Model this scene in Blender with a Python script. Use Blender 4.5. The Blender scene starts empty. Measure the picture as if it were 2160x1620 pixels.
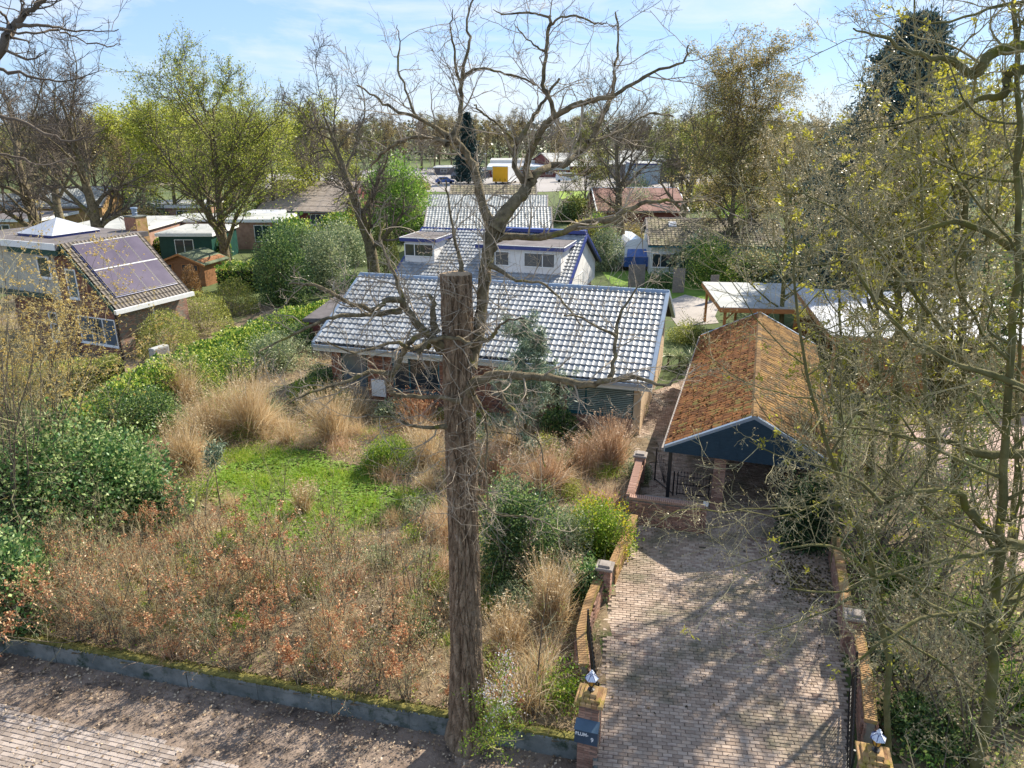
import bpy, math, random
import numpy as np
from mathutils import Vector, Matrix
from mathutils.geometry import tessellate_polygon
R = math.radians
S = bpy.context.scene
COL = S.collection
rng = np.random.default_rng(7)
random.seed(7)

# ------------------------------------------------------------------ camera, sky, sun, exposure
FPX, PITCH, CAMH = 1556.5, 0.334, 12.5
cd = bpy.data.cameras.new('camera'); cam = bpy.data.objects.new('camera', cd); COL.objects.link(cam)
cd.sensor_width = 36.0; cd.lens = FPX / 2160 * 36.0; cd.clip_start = 0.1; cd.clip_end = 6000
cam.location = (0, 0, CAMH); cam.rotation_euler = (math.pi / 2 - PITCH, 0, 0)
S.camera = cam

SUN_AZ, SUN_EL = R(43), R(41)          # azimuth from +Y towards +X
w = bpy.data.worlds.new("World"); S.world = w; w.use_nodes = True
nt = w.node_tree; nt.nodes.clear()
def N(t, tree, **kw):
    n = tree.nodes.new(t)
    for k, v in kw.items(): setattr(n, k, v)
    return n
out = N('ShaderNodeOutputWorld', nt); bg = N('ShaderNodeBackground', nt)
sky = N('ShaderNodeTexSky', nt, sky_type='NISHITA'); sky.sun_disc = False
sky.sun_elevation = SUN_EL; sky.sun_rotation = SUN_AZ; sky.altitude = 0; sky.air_density = 1.0; sky.dust_density = 0.1; sky.ozone_density = 1.6
tc = N('ShaderNodeTexCoord', nt); mp = N('ShaderNodeMapping', nt); mp.inputs['Scale'].default_value = (1.1, 1.1, 5.0)
mp.inputs['Rotation'].default_value = (0, 0.25, 0.3)
nz = N('ShaderNodeTexNoise', nt); nz.inputs['Scale'].default_value = 2.3; nz.inputs['Detail'].default_value = 8; nz.inputs['Roughness'].default_value = .62; nz.inputs['Distortion'].default_value = .6
cr = N('ShaderNodeValToRGB', nt); cr.color_ramp.elements[0].position = .45; cr.color_ramp.elements[1].position = .72
mx = N('ShaderNodeMix', nt, data_type='RGBA'); mx.inputs['B'].default_value = (3.3, 3.5, 3.75, 1)
tint = N('ShaderNodeMix', nt, data_type='RGBA', blend_type='MULTIPLY'); tint.inputs['Factor'].default_value = 1; tint.inputs['B'].default_value = (.62, .72, .92, 1)
nt.links.new(tc.outputs['Generated'], mp.inputs['Vector']); nt.links.new(mp.outputs[0], nz.inputs['Vector'])
nt.links.new(nz.outputs['Fac'], cr.inputs[0])
nt.links.new(sky.outputs[0], tint.inputs['A'])
even = N('ShaderNodeMix', nt, data_type='RGBA'); even.inputs['Factor'].default_value = .72; even.inputs['B'].default_value = (1.28, 1.88, 2.85, 1)
nt.links.new(tint.outputs['Result'], even.inputs['A']); nt.links.new(even.outputs['Result'], mx.inputs['A']); nt.links.new(cr.outputs[0], mx.inputs['Factor'])
nt.links.new(mx.outputs['Result'], bg.inputs['Color']); bg.inputs['Strength'].default_value = 0.15
nt.links.new(bg.outputs[0], out.inputs[0])
sl = bpy.data.lights.new('sun', 'SUN'); so = bpy.data.objects.new('sun', sl); COL.objects.link(so)
sl.energy = 4.9; sl.angle = R(.53); sl.color = (1, .92, .78)
sdir = Vector((math.sin(SUN_AZ) * math.cos(SUN_EL), math.cos(SUN_AZ) * math.cos(SUN_EL), math.sin(SUN_EL)))
so.rotation_euler = sdir.to_track_quat('Z', 'Y').to_euler(); so.location = (30, 30, 60)
S.view_settings.view_transform = 'Standard'; S.view_settings.look = 'None'; S.view_settings.gamma = 1
S.view_settings.exposure = 1.0; S.view_settings.use_curve_mapping = False
S.cycles.max_bounces = 6; S.cycles.diffuse_bounces = 3; S.cycles.glossy_bounces = 3; S.cycles.transparent_max_bounces = 6
S.cycles.use_denoising = True

# ------------------------------------------------------------------ survey helpers (photo pixel -> place)
_c, _s = math.cos(PITCH), math.sin(PITCH)
def ray(px, py):
    a = (px - 1080) / FPX; b = (py - 810) / FPX
    return np.array([a, _c - b * _s, -_s - b * _c])
def W(px, py, z=0.0):
    d = ray(px, py); return np.array([0, 0, CAMH]) + d * ((z - CAMH) / d[2])
def WD(px, py, D):
    d = ray(px, py); return np.array([0, 0, CAMH]) + d * (D / d[1])
def scale_at(p):                      # metres per photo pixel at a place
    return (p[1] * _c - (p[2] - CAMH) * _s) / FPX
def on_front(px, py, o, yaw, yl):     # photo pixel -> local (x, z) on the vertical plane y = yl of a yawed frame
    n = np.array([-math.sin(yaw), math.cos(yaw), 0]); u = np.array([math.cos(yaw), math.sin(yaw), 0])
    o3 = np.array([o[0], o[1], 0.0]); C0 = np.array([0, 0, CAMH]); d = ray(px, py)
    t = (yl - (C0 - o3) @ n) / (d @ n); P = C0 + d * t
    return (P - o3) @ u, P[2]
def on_side(px, py, o, yaw, xl):      # the same on the plane x = xl: gives (y, z)
    n = np.array([-math.sin(yaw), math.cos(yaw), 0]); u = np.array([math.cos(yaw), math.sin(yaw), 0])
    o3 = np.array([o[0], o[1], 0.0]); C0 = np.array([0, 0, CAMH]); d = ray(px, py)
    t = (xl - (C0 - o3) @ u) / (d @ u); P = C0 + d * t
    return (P - o3) @ n, P[2]

# ------------------------------------------------------------------ objects
def tag(o, label=None, cat=None, group=None, kind=None):
    if label: o['label'] = label
    if cat: o['category'] = cat
    if group: o['group'] = group
    if kind: o['kind'] = kind
    return o
def empty(name, loc=(0, 0, 0), rz=0, label=None, cat=None, group=None, scale=1):
    o = bpy.data.objects.new(name, None); COL.objects.link(o); o.location = Vector([float(v) for v in loc]); o.rotation_euler = (0, 0, rz)
    if scale != 1: o.scale = (scale,) * 3
    o.empty_display_size = .2
    return tag(o, label, cat, group)
def link(name, me, parent=None, loc=None, rot=None):
    o = bpy.data.objects.new(name, me); COL.objects.link(o)
    if parent is not None: o.parent = parent
    if loc is not None: o.location = Vector([float(v) for v in loc])
    if rot is not None: o.rotation_euler = rot
    return o
def kids(o): return [c for c in bpy.data.objects if c.parent == o]
def copy_tree(o, loc, rz=0, scale=None, label=None, group=None, ch=None):
    r = o.copy(); COL.objects.link(r); r.location = Vector([float(v) for v in loc]); r.rotation_euler = (0, 0, rz)
    if scale is not None: r.scale = (scale,) * 3 if not hasattr(scale, '__len__') else scale
    if label: r['label'] = label
    if group: r['group'] = group
    for c in (ch if ch is not None else list(o.children)):
        d = c.copy(); COL.objects.link(d); d.parent = r
        for g in c.children:
            e = g.copy(); COL.objects.link(e); e.parent = d
    return r

class Geo:
    """collects vertex / face arrays, then becomes ONE mesh"""
    def __init__(s): s.V = []; s.Q = []; s.T = []; s.n = 0; s.sm = []
    def add(s, V, Q=None, T=None):
        V = np.asarray(V, dtype=np.float64).reshape(-1, 3)
        if Q is not None and len(Q): s.Q.append(np.asarray(Q).reshape(-1, 4) + s.n)
        if T is not None and len(T): s.T.append(np.asarray(T).reshape(-1, 3) + s.n)
        s.V.append(V); s.n += len(V); return s
    def box(s, x0, x1, y0, y1, z0, z1, M=None):
        V = np.array([(x, y, z) for z in (z0, z1) for y in (y0, y1) for x in (x0, x1)], float)
        if M is not None: V = V @ np.array(M.to_3x3()).T + np.array(M.translation)
        return s.add(V, [(0, 2, 3, 1), (4, 5, 7, 6), (0, 1, 5, 4), (2, 6, 7, 3), (0, 4, 6, 2), (1, 3, 7, 5)])
    def bbox(s, x0, x1, y0, y1, z0, z1, b=.01, M=None):
        """box with chamfered top edges"""
        if b * 2.2 > min(x1 - x0, y1 - y0): b = min(x1 - x0, y1 - y0) / 3
        V = [(x0, y0, z0), (x1, y0, z0), (x1, y1, z0), (x0, y1, z0),
             (x0, y0, z1 - b), (x1, y0, z1 - b), (x1, y1, z1 - b), (x0, y1, z1 - b),
             (x0 + b, y0 + b, z1), (x1 - b, y0 + b, z1), (x1 - b, y1 - b, z1), (x0 + b, y1 - b, z1)]
        V = np.array(V, float)
        if M is not None: V = V @ np.array(M.to_3x3()).T + np.array(M.translation)
        Q = [(8, 9, 10, 11), (3, 2, 1, 0)]
        for i in range(4):
            j = (i + 1) % 4; Q += [(i, j, 4 + j, 4 + i), (4 + i, 4 + j, 8 + j, 8 + i)]
        return s.add(V, Q)
    def bar(s, a, b, r, k=6, r2=None):
        return s.tube(np.array([a, b], float), [r, r if r2 is None else r2], k, cap=True)
    def tube(s, pts, rad, k=6, cap=False):
        V, Q = tubes(np.asarray(pts, float)[None], np.asarray(rad, float)[None], k)
        s.add(V, Q)
        if cap:
            n = len(pts); b = s.n - n * k
            T = [(b, b + i + 1, b + i) for i in range(1, k - 1)] + [(b + (n - 1) * k, b + (n - 1) * k + i, b + (n - 1) * k + i + 1) for i in range(1, k - 1)]
            s.T.append(np.array(T))
        return s
    def prism(s, poly, z0, z1):
        """extrude an xy polygon"""
        n = len(poly); V = [(x, y, z0) for x, y in poly] + [(x, y, z1) for x, y in poly]
        Q = [(i, (i + 1) % n, n + (i + 1) % n, n + i) for i in range(n)]
        T = [(0, i + 1, i) for i in range(1, n - 1)] + [(n, n + i, n + i + 1) for i in range(1, n - 1)]
        return s.add(V, Q, T)
    def hexa(s, P):
        """8 corners: bottom four ccw, top four ccw"""
        return s.add(P, [(3, 2, 1, 0), (4, 5, 6, 7), (0, 1, 5, 4), (1, 2, 6, 5), (2, 3, 7, 6), (3, 0, 4, 7)])
    def lathe(s, prof, k=12, c=(0, 0, 0)):
        a = np.arange(k) * 2 * math.pi / k; V = []
        for r, z in prof: V += [(c[0] + r * math.cos(t), c[1] + r * math.sin(t), c[2] + z) for t in a]
        Q = [(i * k + j, i * k + (j + 1) % k, (i + 1) * k + (j + 1) % k, (i + 1) * k + j) for i in range(len(prof) - 1) for j in range(k)]
        return s.add(V, Q)
    def mesh(s, name, m, smooth=False):
        V = np.concatenate(s.V) if s.V else np.zeros((0, 3)); me = bpy.data.meshes.new(name)
        Q = np.concatenate(s.Q) if s.Q else np.zeros((0, 4), int); T = np.concatenate(s.T) if s.T else np.zeros((0, 3), int)
        nq, ntr = len(Q), len(T)
        me.vertices.add(len(V)); me.vertices.foreach_set('co', V.astype(np.float32).ravel())
        L = np.concatenate([Q.ravel(), T.ravel()]).astype(np.int32); me.loops.add(len(L)); me.loops.foreach_set('vertex_index', L)
        me.polygons.add(nq + ntr)
        st = np.concatenate([np.arange(nq) * 4, nq * 4 + np.arange(ntr) * 3]).astype(np.int32)
        me.polygons.foreach_set('loop_start', st)
        me.polygons.foreach_set('use_smooth', np.full(nq + ntr, smooth, dtype=bool))
        me.update(calc_edges=True); me.validate()
        if m is not None: me.materials.append(m)
        return me
    def build(s, name, m, parent=None, smooth=False, loc=None, **kw):
        o = link(name, s.mesh(name, m, smooth), parent, loc)
        return tag(o, **kw)

def norm(v): return v / np.maximum(np.linalg.norm(v, axis=-1, keepdims=True), 1e-9)
def tubes(P, Rd, k=3):
    """P (N,n,3), Rd (N,n) -> verts, quads of N tubes"""
    Nn, n, _ = P.shape
    T = np.empty_like(P); T[:, 1:-1] = P[:, 2:] - P[:, :-2]; T[:, 0] = P[:, 1] - P[:, 0]; T[:, -1] = P[:, -1] - P[:, -2]
    T = norm(T)
    ref = np.where(np.abs(T[:, :1, 2:3]) > .8, np.array([1.0, 0, 0]), np.array([0, 0, 1.0])); ref = np.broadcast_to(ref, T.shape)
    A = norm(np.cross(T, ref)); B = np.cross(T, A)
    th = np.arange(k) * 2 * math.pi / k
    V = P[:, :, None] + Rd[:, :, None, None] * (A[:, :, None] * np.cos(th)[:, None] + B[:, :, None] * np.sin(th)[:, None])
    base = (np.arange(Nn)[:, None, None] * n + np.arange(n - 1)[None, :, None]) * k
    j = np.arange(k)[None, None]; j2 = (j + 1) % k
    Q = np.stack([base + j, base + j2, base + k + j2, base + k + j], -1)
    return V.reshape(-1, 3), Q.reshape(-1, 4)

# ------------------------------------------------------------------ materials
MATS = {}
def mat(name, c1, c2=None, scale=4, rough=.85, bump=0, bscale=40, isl=0, metallic=0, spec=.3, trans=0, c3=None, kind='noise', detail=5, coat=0, dots=None, ramp=(.35, .65), stretch=(1, 1, 1), objr=0, emit=None):
    m = bpy.data.materials.new(name); m.use_nodes = True; t = m.node_tree; p = t.nodes['Principled BSDF']; L = t.links
    tcn = N('ShaderNodeTexCoord', t); mpn = N('ShaderNodeMapping', t); mpn.inputs['Scale'].default_value = stretch
    L.new(tcn.outputs['Object'], mpn.inputs[0]); vec = mpn.outputs[0]
    col = None
    if c2 is None: c2 = tuple(x * .8 for x in c1)
    nz = N('ShaderNodeTexNoise', t); nz.inputs['Scale'].default_value = scale; nz.inputs['Detail'].default_value = detail; nz.inputs['Roughness'].default_value = .6
    L.new(vec, nz.inputs['Vector'])
    fac = nz.outputs['Fac']
    if isl or objr:
        if isl: g = N('ShaderNodeNewGeometry', t); rnd = g.outputs['Random Per Island']; amt = isl
        else: g = N('ShaderNodeObjectInfo', t); rnd = g.outputs['Random']; amt = objr
        ma = N('ShaderNodeMapRange', t); ma.inputs['To Min'].default_value = -.5 * amt; ma.inputs['To Max'].default_value = .5 * amt; L.new(rnd, ma.inputs['Value'])
        ad = N('ShaderNodeMath', t, operation='ADD'); L.new(fac, ad.inputs[0]); L.new(ma.outputs[0], ad.inputs[1]); fac = ad.outputs[0]
    rp = N('ShaderNodeValToRGB', t); e = rp.color_ramp.elements
    e[0].position = ramp[0]; e[0].color = (*c1, 1); e[1].position = ramp[1]; e[1].color = (*c2, 1)
    if c3 is not None: x = e.new((ramp[0] + ramp[1]) / 2 + .28 if ramp[1] < .7 else .95); x.color = (*c3, 1)
    L.new(fac, rp.inputs[0]); col = rp.outputs[0]
    if dots is not None:      # (colour, scale, threshold) blotches of dirt, moss or lichen
        dc, ds, dt, dw = dots
        n2 = N('ShaderNodeTexNoise', t); n2.inputs['Scale'].default_value = ds; n2.inputs['Detail'].default_value = 6; n2.inputs['Roughness'].default_value = .7; L.new(tcn.outputs['Object'], n2.inputs['Vector'])
        mr = N('ShaderNodeMapRange', t); mr.inputs['From Min'].default_value = dt; mr.inputs['From Max'].default_value = dt + dw; L.new(n2.outputs['Fac'], mr.inputs['Value'])
        mm = N('ShaderNodeMix', t, data_type='RGBA'); mm.inputs['B'].default_value = (*dc, 1); L.new(mr.outputs[0], mm.inputs['Factor']); L.new(col, mm.inputs['A']); col = mm.outputs['Result']
    L.new(col, p.inputs['Base Color'])
    p.inputs['Roughness'].default_value = rough; p.inputs['Metallic'].default_value = metallic
    p.inputs['Specular IOR Level'].default_value = spec
    if coat: p.inputs['Coat Weight'].default_value = coat; p.inputs['Coat Roughness'].default_value = .2
    if bump:
        n3 = N('ShaderNodeTexNoise', t); n3.inputs['Scale'].default_value = bscale; n3.inputs['Detail'].default_value = 4; L.new(vec, n3.inputs['Vector'])
        bp = N('ShaderNodeBump', t); bp.inputs['Strength'].default_value = bump; bp.inputs['Distance'].default_value = .02
        L.new(n3.outputs['Fac'], bp.inputs['Height']); L.new(bp.outputs[0], p.inputs['Normal'])
    if trans:
        tr = N('ShaderNodeBsdfTranslucent', t); L.new(col, tr.inputs['Color']); ms = N('ShaderNodeMixShader', t); ms.inputs[0].default_value = trans
        L.new(p.outputs[0], ms.inputs[1]); L.new(tr.outputs[0], ms.inputs[2]); L.new(ms.outputs[0], t.nodes['Material Output'].inputs['Surface'])
    MATS[name] = m; return m
def glassmat(name, c=(.03, .04, .05), rough=.06):
    m = bpy.data.materials.new(name); m.use_nodes = True; p = m.node_tree.nodes['Principled BSDF']
    p.inputs['Base Color'].default_value = (*c, 1); p.inputs['Roughness'].default_value = rough; p.inputs['Specular IOR Level'].default_value = .8
    return m

M_tile = mat('blue grey roof tile', (.22, .235, .255), (.33, .345, .36), 2.5, rough=.5, spec=.42, isl=.6, bump=.2, bscale=30, dots=((.13, .135, .12), 1.2, .52, .2))
M_tileo = mat('blue grey roof tile single', (.22, .235, .255), (.33, .345, .36), 2.5, rough=.5, spec=.42, objr=.6, bump=.2, bscale=30, dots=((.13, .135, .12), 6, .55, .2))
M_tile_far = mat('weathered grey roof tile', (.19, .21, .21), (.34, .35, .34), 1.2, rough=.45, spec=.6, isl=.6)
M_tile_brown = mat('brown roof tile', (.13, .11, .08), (.24, .20, .13), .8, rough=.8, isl=.6, dots=((.16, .17, .06), 1.5, .5, .25))
M_tile_dark = mat('dark brown roof tile', (.07, .055, .045), (.15, .12, .09), 3, rough=.6, spec=.5, isl=.4, objr=0)
M_tile_moss = mat('moss covered roof tile', (.12, .05, .02), (.24, .10, .035), 3, rough=1, isl=.6, bump=.6, bscale=22, c3=(.16, .13, .04), dots=((.13, .14, .06), 1.1, .62, .12))
M_tile_mossy = mat('yellow mossy roof tile', (.14, .08, .035), (.26, .15, .055), 3, rough=1, isl=.6, bump=.6, bscale=22, dots=((.09, .07, .045), 2, .5, .2))
M_under = mat('roof underlay', (.03, .03, .035), (.05, .05, .05), 3)
M_zinc = mat('blue grey metal trim', (.22, .28, .36), (.28, .34, .42), 2, rough=.35, spec=.7, metallic=.3)
M_fascia = mat('pale painted fascia', (.55, .55, .5), (.65, .64, .58), 2, rough=.5)
M_blue = mat('dark blue paint', (.02, .035, .16), (.03, .05, .22), 2, rough=.35, spec=.5)
M_navy = mat('weathered blue boards', (.012, .034, .058), (.022, .052, .08), 6, rough=.6, stretch=(1, 1, 8))
M_teal = mat('teal paint', (.02, .10, .13), (.03, .14, .17), 2, rough=.5)
M_green = mat('dark green paint', (.01, .05, .04), (.015, .07, .055), 2, rough=.5)
M_white = mat('white paint', (.74, .74, .72), (.82, .82, .8), 3, rough=.5, dots=((.5, .5, .46), 2, .62, .3))
M_plaster = mat('beige plaster', (.52, .38, .24), (.62, .46, .30), 1.5, rough=.9, bump=.1)
M_render = mat('white render', (.66, .64, .62), (.78, .76, .74), 1.2, rough=.9, bump=.15, dots=((.4, .38, .34), 1.5, .6, .3))
M_brick = mat('red brown brick', (.25, .11, .065), (.38, .19, .12), 2.5, rough=.9, isl=.9, bump=.3, c3=(.14, .08, .07))
M_bricko = mat('weathered brick single', (.28, .155, .11), (.43, .255, .185), 3, rough=.9, objr=.9, bump=.3, c3=(.2, .13, .10), dots=((.30, .20, .05), 3, .6, .15))
M_brickp = mat('pink brown brick', (.29, .165, .12), (.43, .265, .20), 2.5, rough=.9, isl=.8, bump=.3, dots=((.10, .09, .07), 1.2, .58, .2))
M_brickor = mat('orange moss stained brick', (.31, .17, .085), (.46, .29, .14), 5, rough=.9, isl=.8, objr=0, bump=.4, dots=((.25, .21, .03), 3, .5, .15))
M_mortar = mat('mortar', (.20, .17, .14), (.28, .25, .2), 6)
M_paver = mat('worn klinker paver', (.30, .222, .168), (.48, .375, .295), .35, rough=.85, isl=.42, bump=.25, c3=(.22, .15, .12), dots=((.13, .12, .075), .6, .47, .2))
M_pavero = mat('worn klinker paver single', (.30, .222, .168), (.48, .375, .295), .8, rough=.85, objr=.42, bump=.25, c3=(.22, .15, .12))
M_joint = mat('paving joint', (.075, .06, .045), (.13, .105, .08), 6, bump=.5)
M_streetp = mat('street paver', (.25, .205, .175), (.38, .32, .28), .5, rough=.9, isl=.6, bump=.3, dots=((.15, .12, .10), 5, .57, .08))
M_soil = mat('leaf strewn soil', (.12, .088, .055), (.25, .19, .12), 3.2, rough=1, bump=1, bscale=18, c3=(.26, .18, .10), dots=((.07, .09, .03), .35, .55, .1))
M_verge = mat('street verge soil', (.17, .125, .095), (.30, .23, .18), 1.2, rough=1, bump=1, bscale=25, dots=((.07, .055, .045), 2.5, .5, .15))
M_field = mat('rough field grass', (.06, .085, .028), (.11, .135, .045), .05, rough=1, c3=(.16, .14, .07), dots=((.20, .17, .12), .02, .58, .05))
M_lawn = mat('lawn soil', (.11, .19, .03), (.17, .26, .04), 1, rough=1)
M_grav = mat('pale gravel', (.32, .29, .26), (.42, .38, .35), .3, rough=1, bump=.6)
M_asph = mat('pale car park paving', (.26, .24, .225), (.33, .305, .29), .08, rough=.9)
M_pink = mat('pink brick yard', (.40, .28, .24), (.50, .36, .31), .4, rough=.9, bump=.4)
M_conc = mat('stained concrete', (.10, .115, .11), (.23, .24, .225), 1.6, rough=.9, bump=.6, bscale=20, dots=((.03, .05, .03), 2.2, .52, .15))
M_moss = mat('green yellow moss', (.11, .11, .03), (.24, .21, .06), 6, rough=1, bump=1, bscale=60, c3=(.08, .06, .02))
M_bark = mat('ridged pale bark', (.13, .086, .052), (.35, .255, .17), 3.5, rough=1, bump=1, bscale=55, stretch=(2.2, 2.2, .9), c3=(.46, .37, .28), ramp=(.3, .62), dots=((.16, .085, .05), .9, .58, .12))
M_cut = mat('sawn wood', (.38, .26, .15), (.48, .35, .22), 5, rough=.9)
M_limb = mat('limb bark', (.075, .06, .036), (.235, .19, .115), 7, rough=1, bump=1, bscale=35, dots=((.17, .16, .03), 2.4, .56, .1))
M_twig = mat('twig bark', (.24, .20, .145), (.42, .35, .27), 2, rough=.9)
M_twigr = mat('grey green twig bark', (.21, .185, .095), (.43, .38, .23), 1.2, rough=.9, dots=((.22, .19, .04), 2, .55, .1))
M_twigd = mat('dark twig bark', (.085, .068, .052), (.18, .145, .115), 1, rough=1)
M_stemy = mat('mossy stem bark', (.075, .072, .028), (.19, .17, .075), 2, rough=1, bump=.8, bscale=20, dots=((.12, .12, .02), 1.5, .5, .15))
M_wood = mat('orange stained timber', (.40, .16, .05), (.52, .23, .08), 3, rough=.7, stretch=(1, 1, 6))
M_shedwood = mat('brown timber boards', (.22, .10, .04), (.32, .15, .07), 3, rough=.8, stretch=(1, 1, 5))
M_grey = mat('grey weathered timber', (.22, .19, .17), (.32, .28, .25), 3, rough=.9, stretch=(1, 1, 5))
M_flat = mat('pale bitumen roof', (.32, .33, .32), (.44, .44, .42), .5, rough=.8, dots=((.28, .29, .27), .7, .55, .2))
M_flatw = mat('white roof sheet', (.40, .42, .46), (.55, .56, .60), .5, rough=.45)
M_flatd = mat('dark bitumen roof', (.10, .09, .09), (.17, .15, .15), 1, rough=.9)
M_thatch = mat('grey thatch', (.26, .21, .17), (.38, .32, .27), 1.5, rough=1, bump=.8, bscale=12, stretch=(1, 4, 1))
M_iron = mat('black wrought iron', (.012, .012, .014), (.02, .02, .022), 3, rough=.45, spec=.5)
M_mailbox = mat('blue grey steel box', (.035, .06, .09), (.05, .08, .12), 3, rough=.4, spec=.5)
M_letter = mat('white lettering', (.75, .75, .75), (.8, .8, .8), 3)
M_amber = mat('amber lantern glass', (.45, .22, .03), (.6, .32, .05), 6, rough=.2, spec=.6)
M_lampcap = mat('flaking white blue enamel', (.6, .64, .75), (.75, .78, .85), 8, rough=.4, dots=((.03, .05, .2), 12, .55, .05))
M_solar = mat('solar panel', (.095, .075, .105), (.13, .105, .14), .8, rough=.12, spec=.55)
M_glass = glassmat('dark window glass'); M_glassb = glassmat('bluish window glass', (.09, .12, .15), .1)
M_blind = mat('slatted blind', (.20, .27, .25), (.26, .33, .31), 2, rough=.5)
M_curtain = mat('curtain', (.28, .24, .18), (.36, .30, .22), 4)
M_yellow = mat('yellow box body', (.72, .36, .01), (.78, .40, .02), 1, rough=.4)
M_rubber = mat('rubber', (.015, .015, .015), (.02, .02, .02))
M_carw = mat('white car paint', (.7, .71, .72), (.76, .77, .78), 1, rough=.25, spec=.6, coat=.5)
M_card = mat('dark car paint', (.03, .035, .05), (.04, .045, .06), 1, rough=.25, spec=.6, coat=.5)
M_carb = mat('blue car paint', (.03, .08, .28), (.04, .10, .33), 1, rough=.3, spec=.6, coat=.5)
M_redb = mat('dark red wall', (.16, .05, .045), (.22, .075, .06), 1)
M_redroof = mat('red brown roof', (.17, .085, .07), (.24, .125, .10), .5)

def leafmat(name, a, b, c, tr=.35, rough=.45, spec=.4):
    return mat(name, a, b, .7, rough=rough, spec=spec, isl=1.1, trans=tr, c3=c, ramp=(.3, .62))
L_ivy = leafmat('ivy leaf', (0.069, 0.162, 0.026), (0.196, 0.343, 0.045), (0.586, 0.637, 0.128))
L_laurel = leafmat('laurel leaf', (0.062, 0.148, 0.048), (0.164, 0.314, 0.082), (0.451, 0.54, 0.219))
L_box = leafmat('box leaf', (0.176, 0.211, 0.045), (0.351, 0.369, 0.075), (0.527, 0.527, 0.133))
L_dark = leafmat('dark evergreen leaf', (0.049, 0.108, 0.041), (0.122, 0.216, 0.065), (0.292, 0.389, 0.113))
L_greyg = leafmat('grey green leaf', (0.133, 0.194, 0.105), (0.265, 0.316, 0.164), (0.511, 0.545, 0.297))
L_bright = leafmat('bright green leaf', (0.132, 0.242, 0.022), (0.242, 0.363, 0.039), (0.396, 0.462, 0.066), .45)
L_spring = leafmat('spring olive leaf', (.19, .25, .03), (.33, .36, .05), (.45, .46, .10), .55)
L_brownbud = leafmat('brown bud leaf', (0.286, 0.221, 0.084), (0.442, 0.351, 0.132), (0.546, 0.455, 0.18), .45)
L_birch = leafmat('birch catkin leaf', (.26, .23, .06), (.40, .35, .10), (.48, .36, .17), .5)
L_copper = leafmat('dead copper leaf', (0.386, 0.15, 0.07), (0.58, 0.285, 0.14), (0.75, 0.495, 0.265), .35)
L_tan = leafmat('fallen tan leaf', (.26, .18, .11), (.40, .29, .185), (.54, .43, .30), .1)
L_yellow = leafmat('yellow flower', (.55, .42, .01), (.68, .53, .02), (.6, .6, .05), .4)
L_ybud = leafmat('yellow opening bud', (.32, .30, .03), (.46, .43, .05), (.54, .5, .08), .45)
L_gold = leafmat('golden catkin', (.46, .32, .08), (.60, .44, .14), (.70, .56, .24), .5)
L_spruce = leafmat('blue spruce needle', (0.03, 0.068, 0.068), (0.068, 0.12, 0.112), (0.135, 0.21, 0.18), .1)
L_pine = leafmat('grey green needle', (0.094, 0.148, 0.098), (0.187, 0.252, 0.166), (0.343, 0.415, 0.263), .2)
L_pampas = leafmat('dry pampas blade', (.50, .35, .18), (.68, .52, .31), (.80, .68, .48), .4)
L_rust = leafmat('rust dry grass', (.46, .28, .16), (.62, .43, .28), (.72, .56, .40), .35)
L_dry = leafmat('dry brush', (0.348, 0.235, 0.125), (0.592, 0.42, 0.218), (0.75, 0.605, 0.343), .2)
L_grass = leafmat('lush grass blade', (.18, .33, .02), (.32, .46, .04), (.48, .54, .10), .5)
L_blossom = leafmat('pale blossom', (.55, .52, .5), (.7, .68, .66), (.75, .7, .75), .4)

# ------------------------------------------------------------------ plant growers (vectorised)
def grow(P0, D0, L, R0, R1, n, wander, up, rg, droop=0):
    Nn = len(P0); P = np.empty((Nn, n, 3)); P[:, 0] = P0; d = norm(D0.copy()); st = (L / (n - 1))[:, None]
    for i in range(1, n):
        d = norm(d + rg.normal(0, wander, (Nn, 3)) + np.array([0, 0, up - droop * i / n])); P[:, i] = P[:, i - 1] + d * st
    t = np.linspace(0, 1, n); Rr = R0[:, None] * (1 - t) + R1[:, None] * t
    return P, Rr
def spawn(P, Rr, m, t0, t1, ang, lr, rr, rg, angv=.2, planar=0, skew=0):
    """m children per parent; returns start, direction, length, radius"""
    Nn, n, _ = P.shape; t = t0 + (t1 - t0) * ((np.arange(m)[None] + rg.random((Nn, m))) / m)
    f = t * (n - 1); i = np.clip(f.astype(int), 0, n - 2); fr = (f - i)[..., None]; ar = np.arange(Nn)[:, None]
    A = P[ar, i]; B = P[ar, i + 1]; st = A + (B - A) * fr; T = norm(B - A)
    rnd = rg.normal(0, 1, T.shape); 
    if planar: rnd[..., 2] *= (1 - planar)
    perp = norm(rnd - T * (rnd * T).sum(-1, keepdims=True)); a = ang + rg.normal(0, angv, t.shape)
    D = T * np.cos(a)[..., None] + perp * np.sin(a)[..., None]
    PL = np.linalg.norm(P[:, 1:] - P[:, :-1], axis=-1).sum(1)[:, None]
    L = PL * lr * (1 - skew * t) * rg.uniform(.65, 1.2, t.shape)
    rad = (Rr[ar, i] * (1 - fr[..., 0]) + Rr[ar, i + 1] * fr[..., 0]) * rr
    return st.reshape(-1, 3), D.reshape(-1, 3), L.ravel(), rad.ravel()
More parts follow.
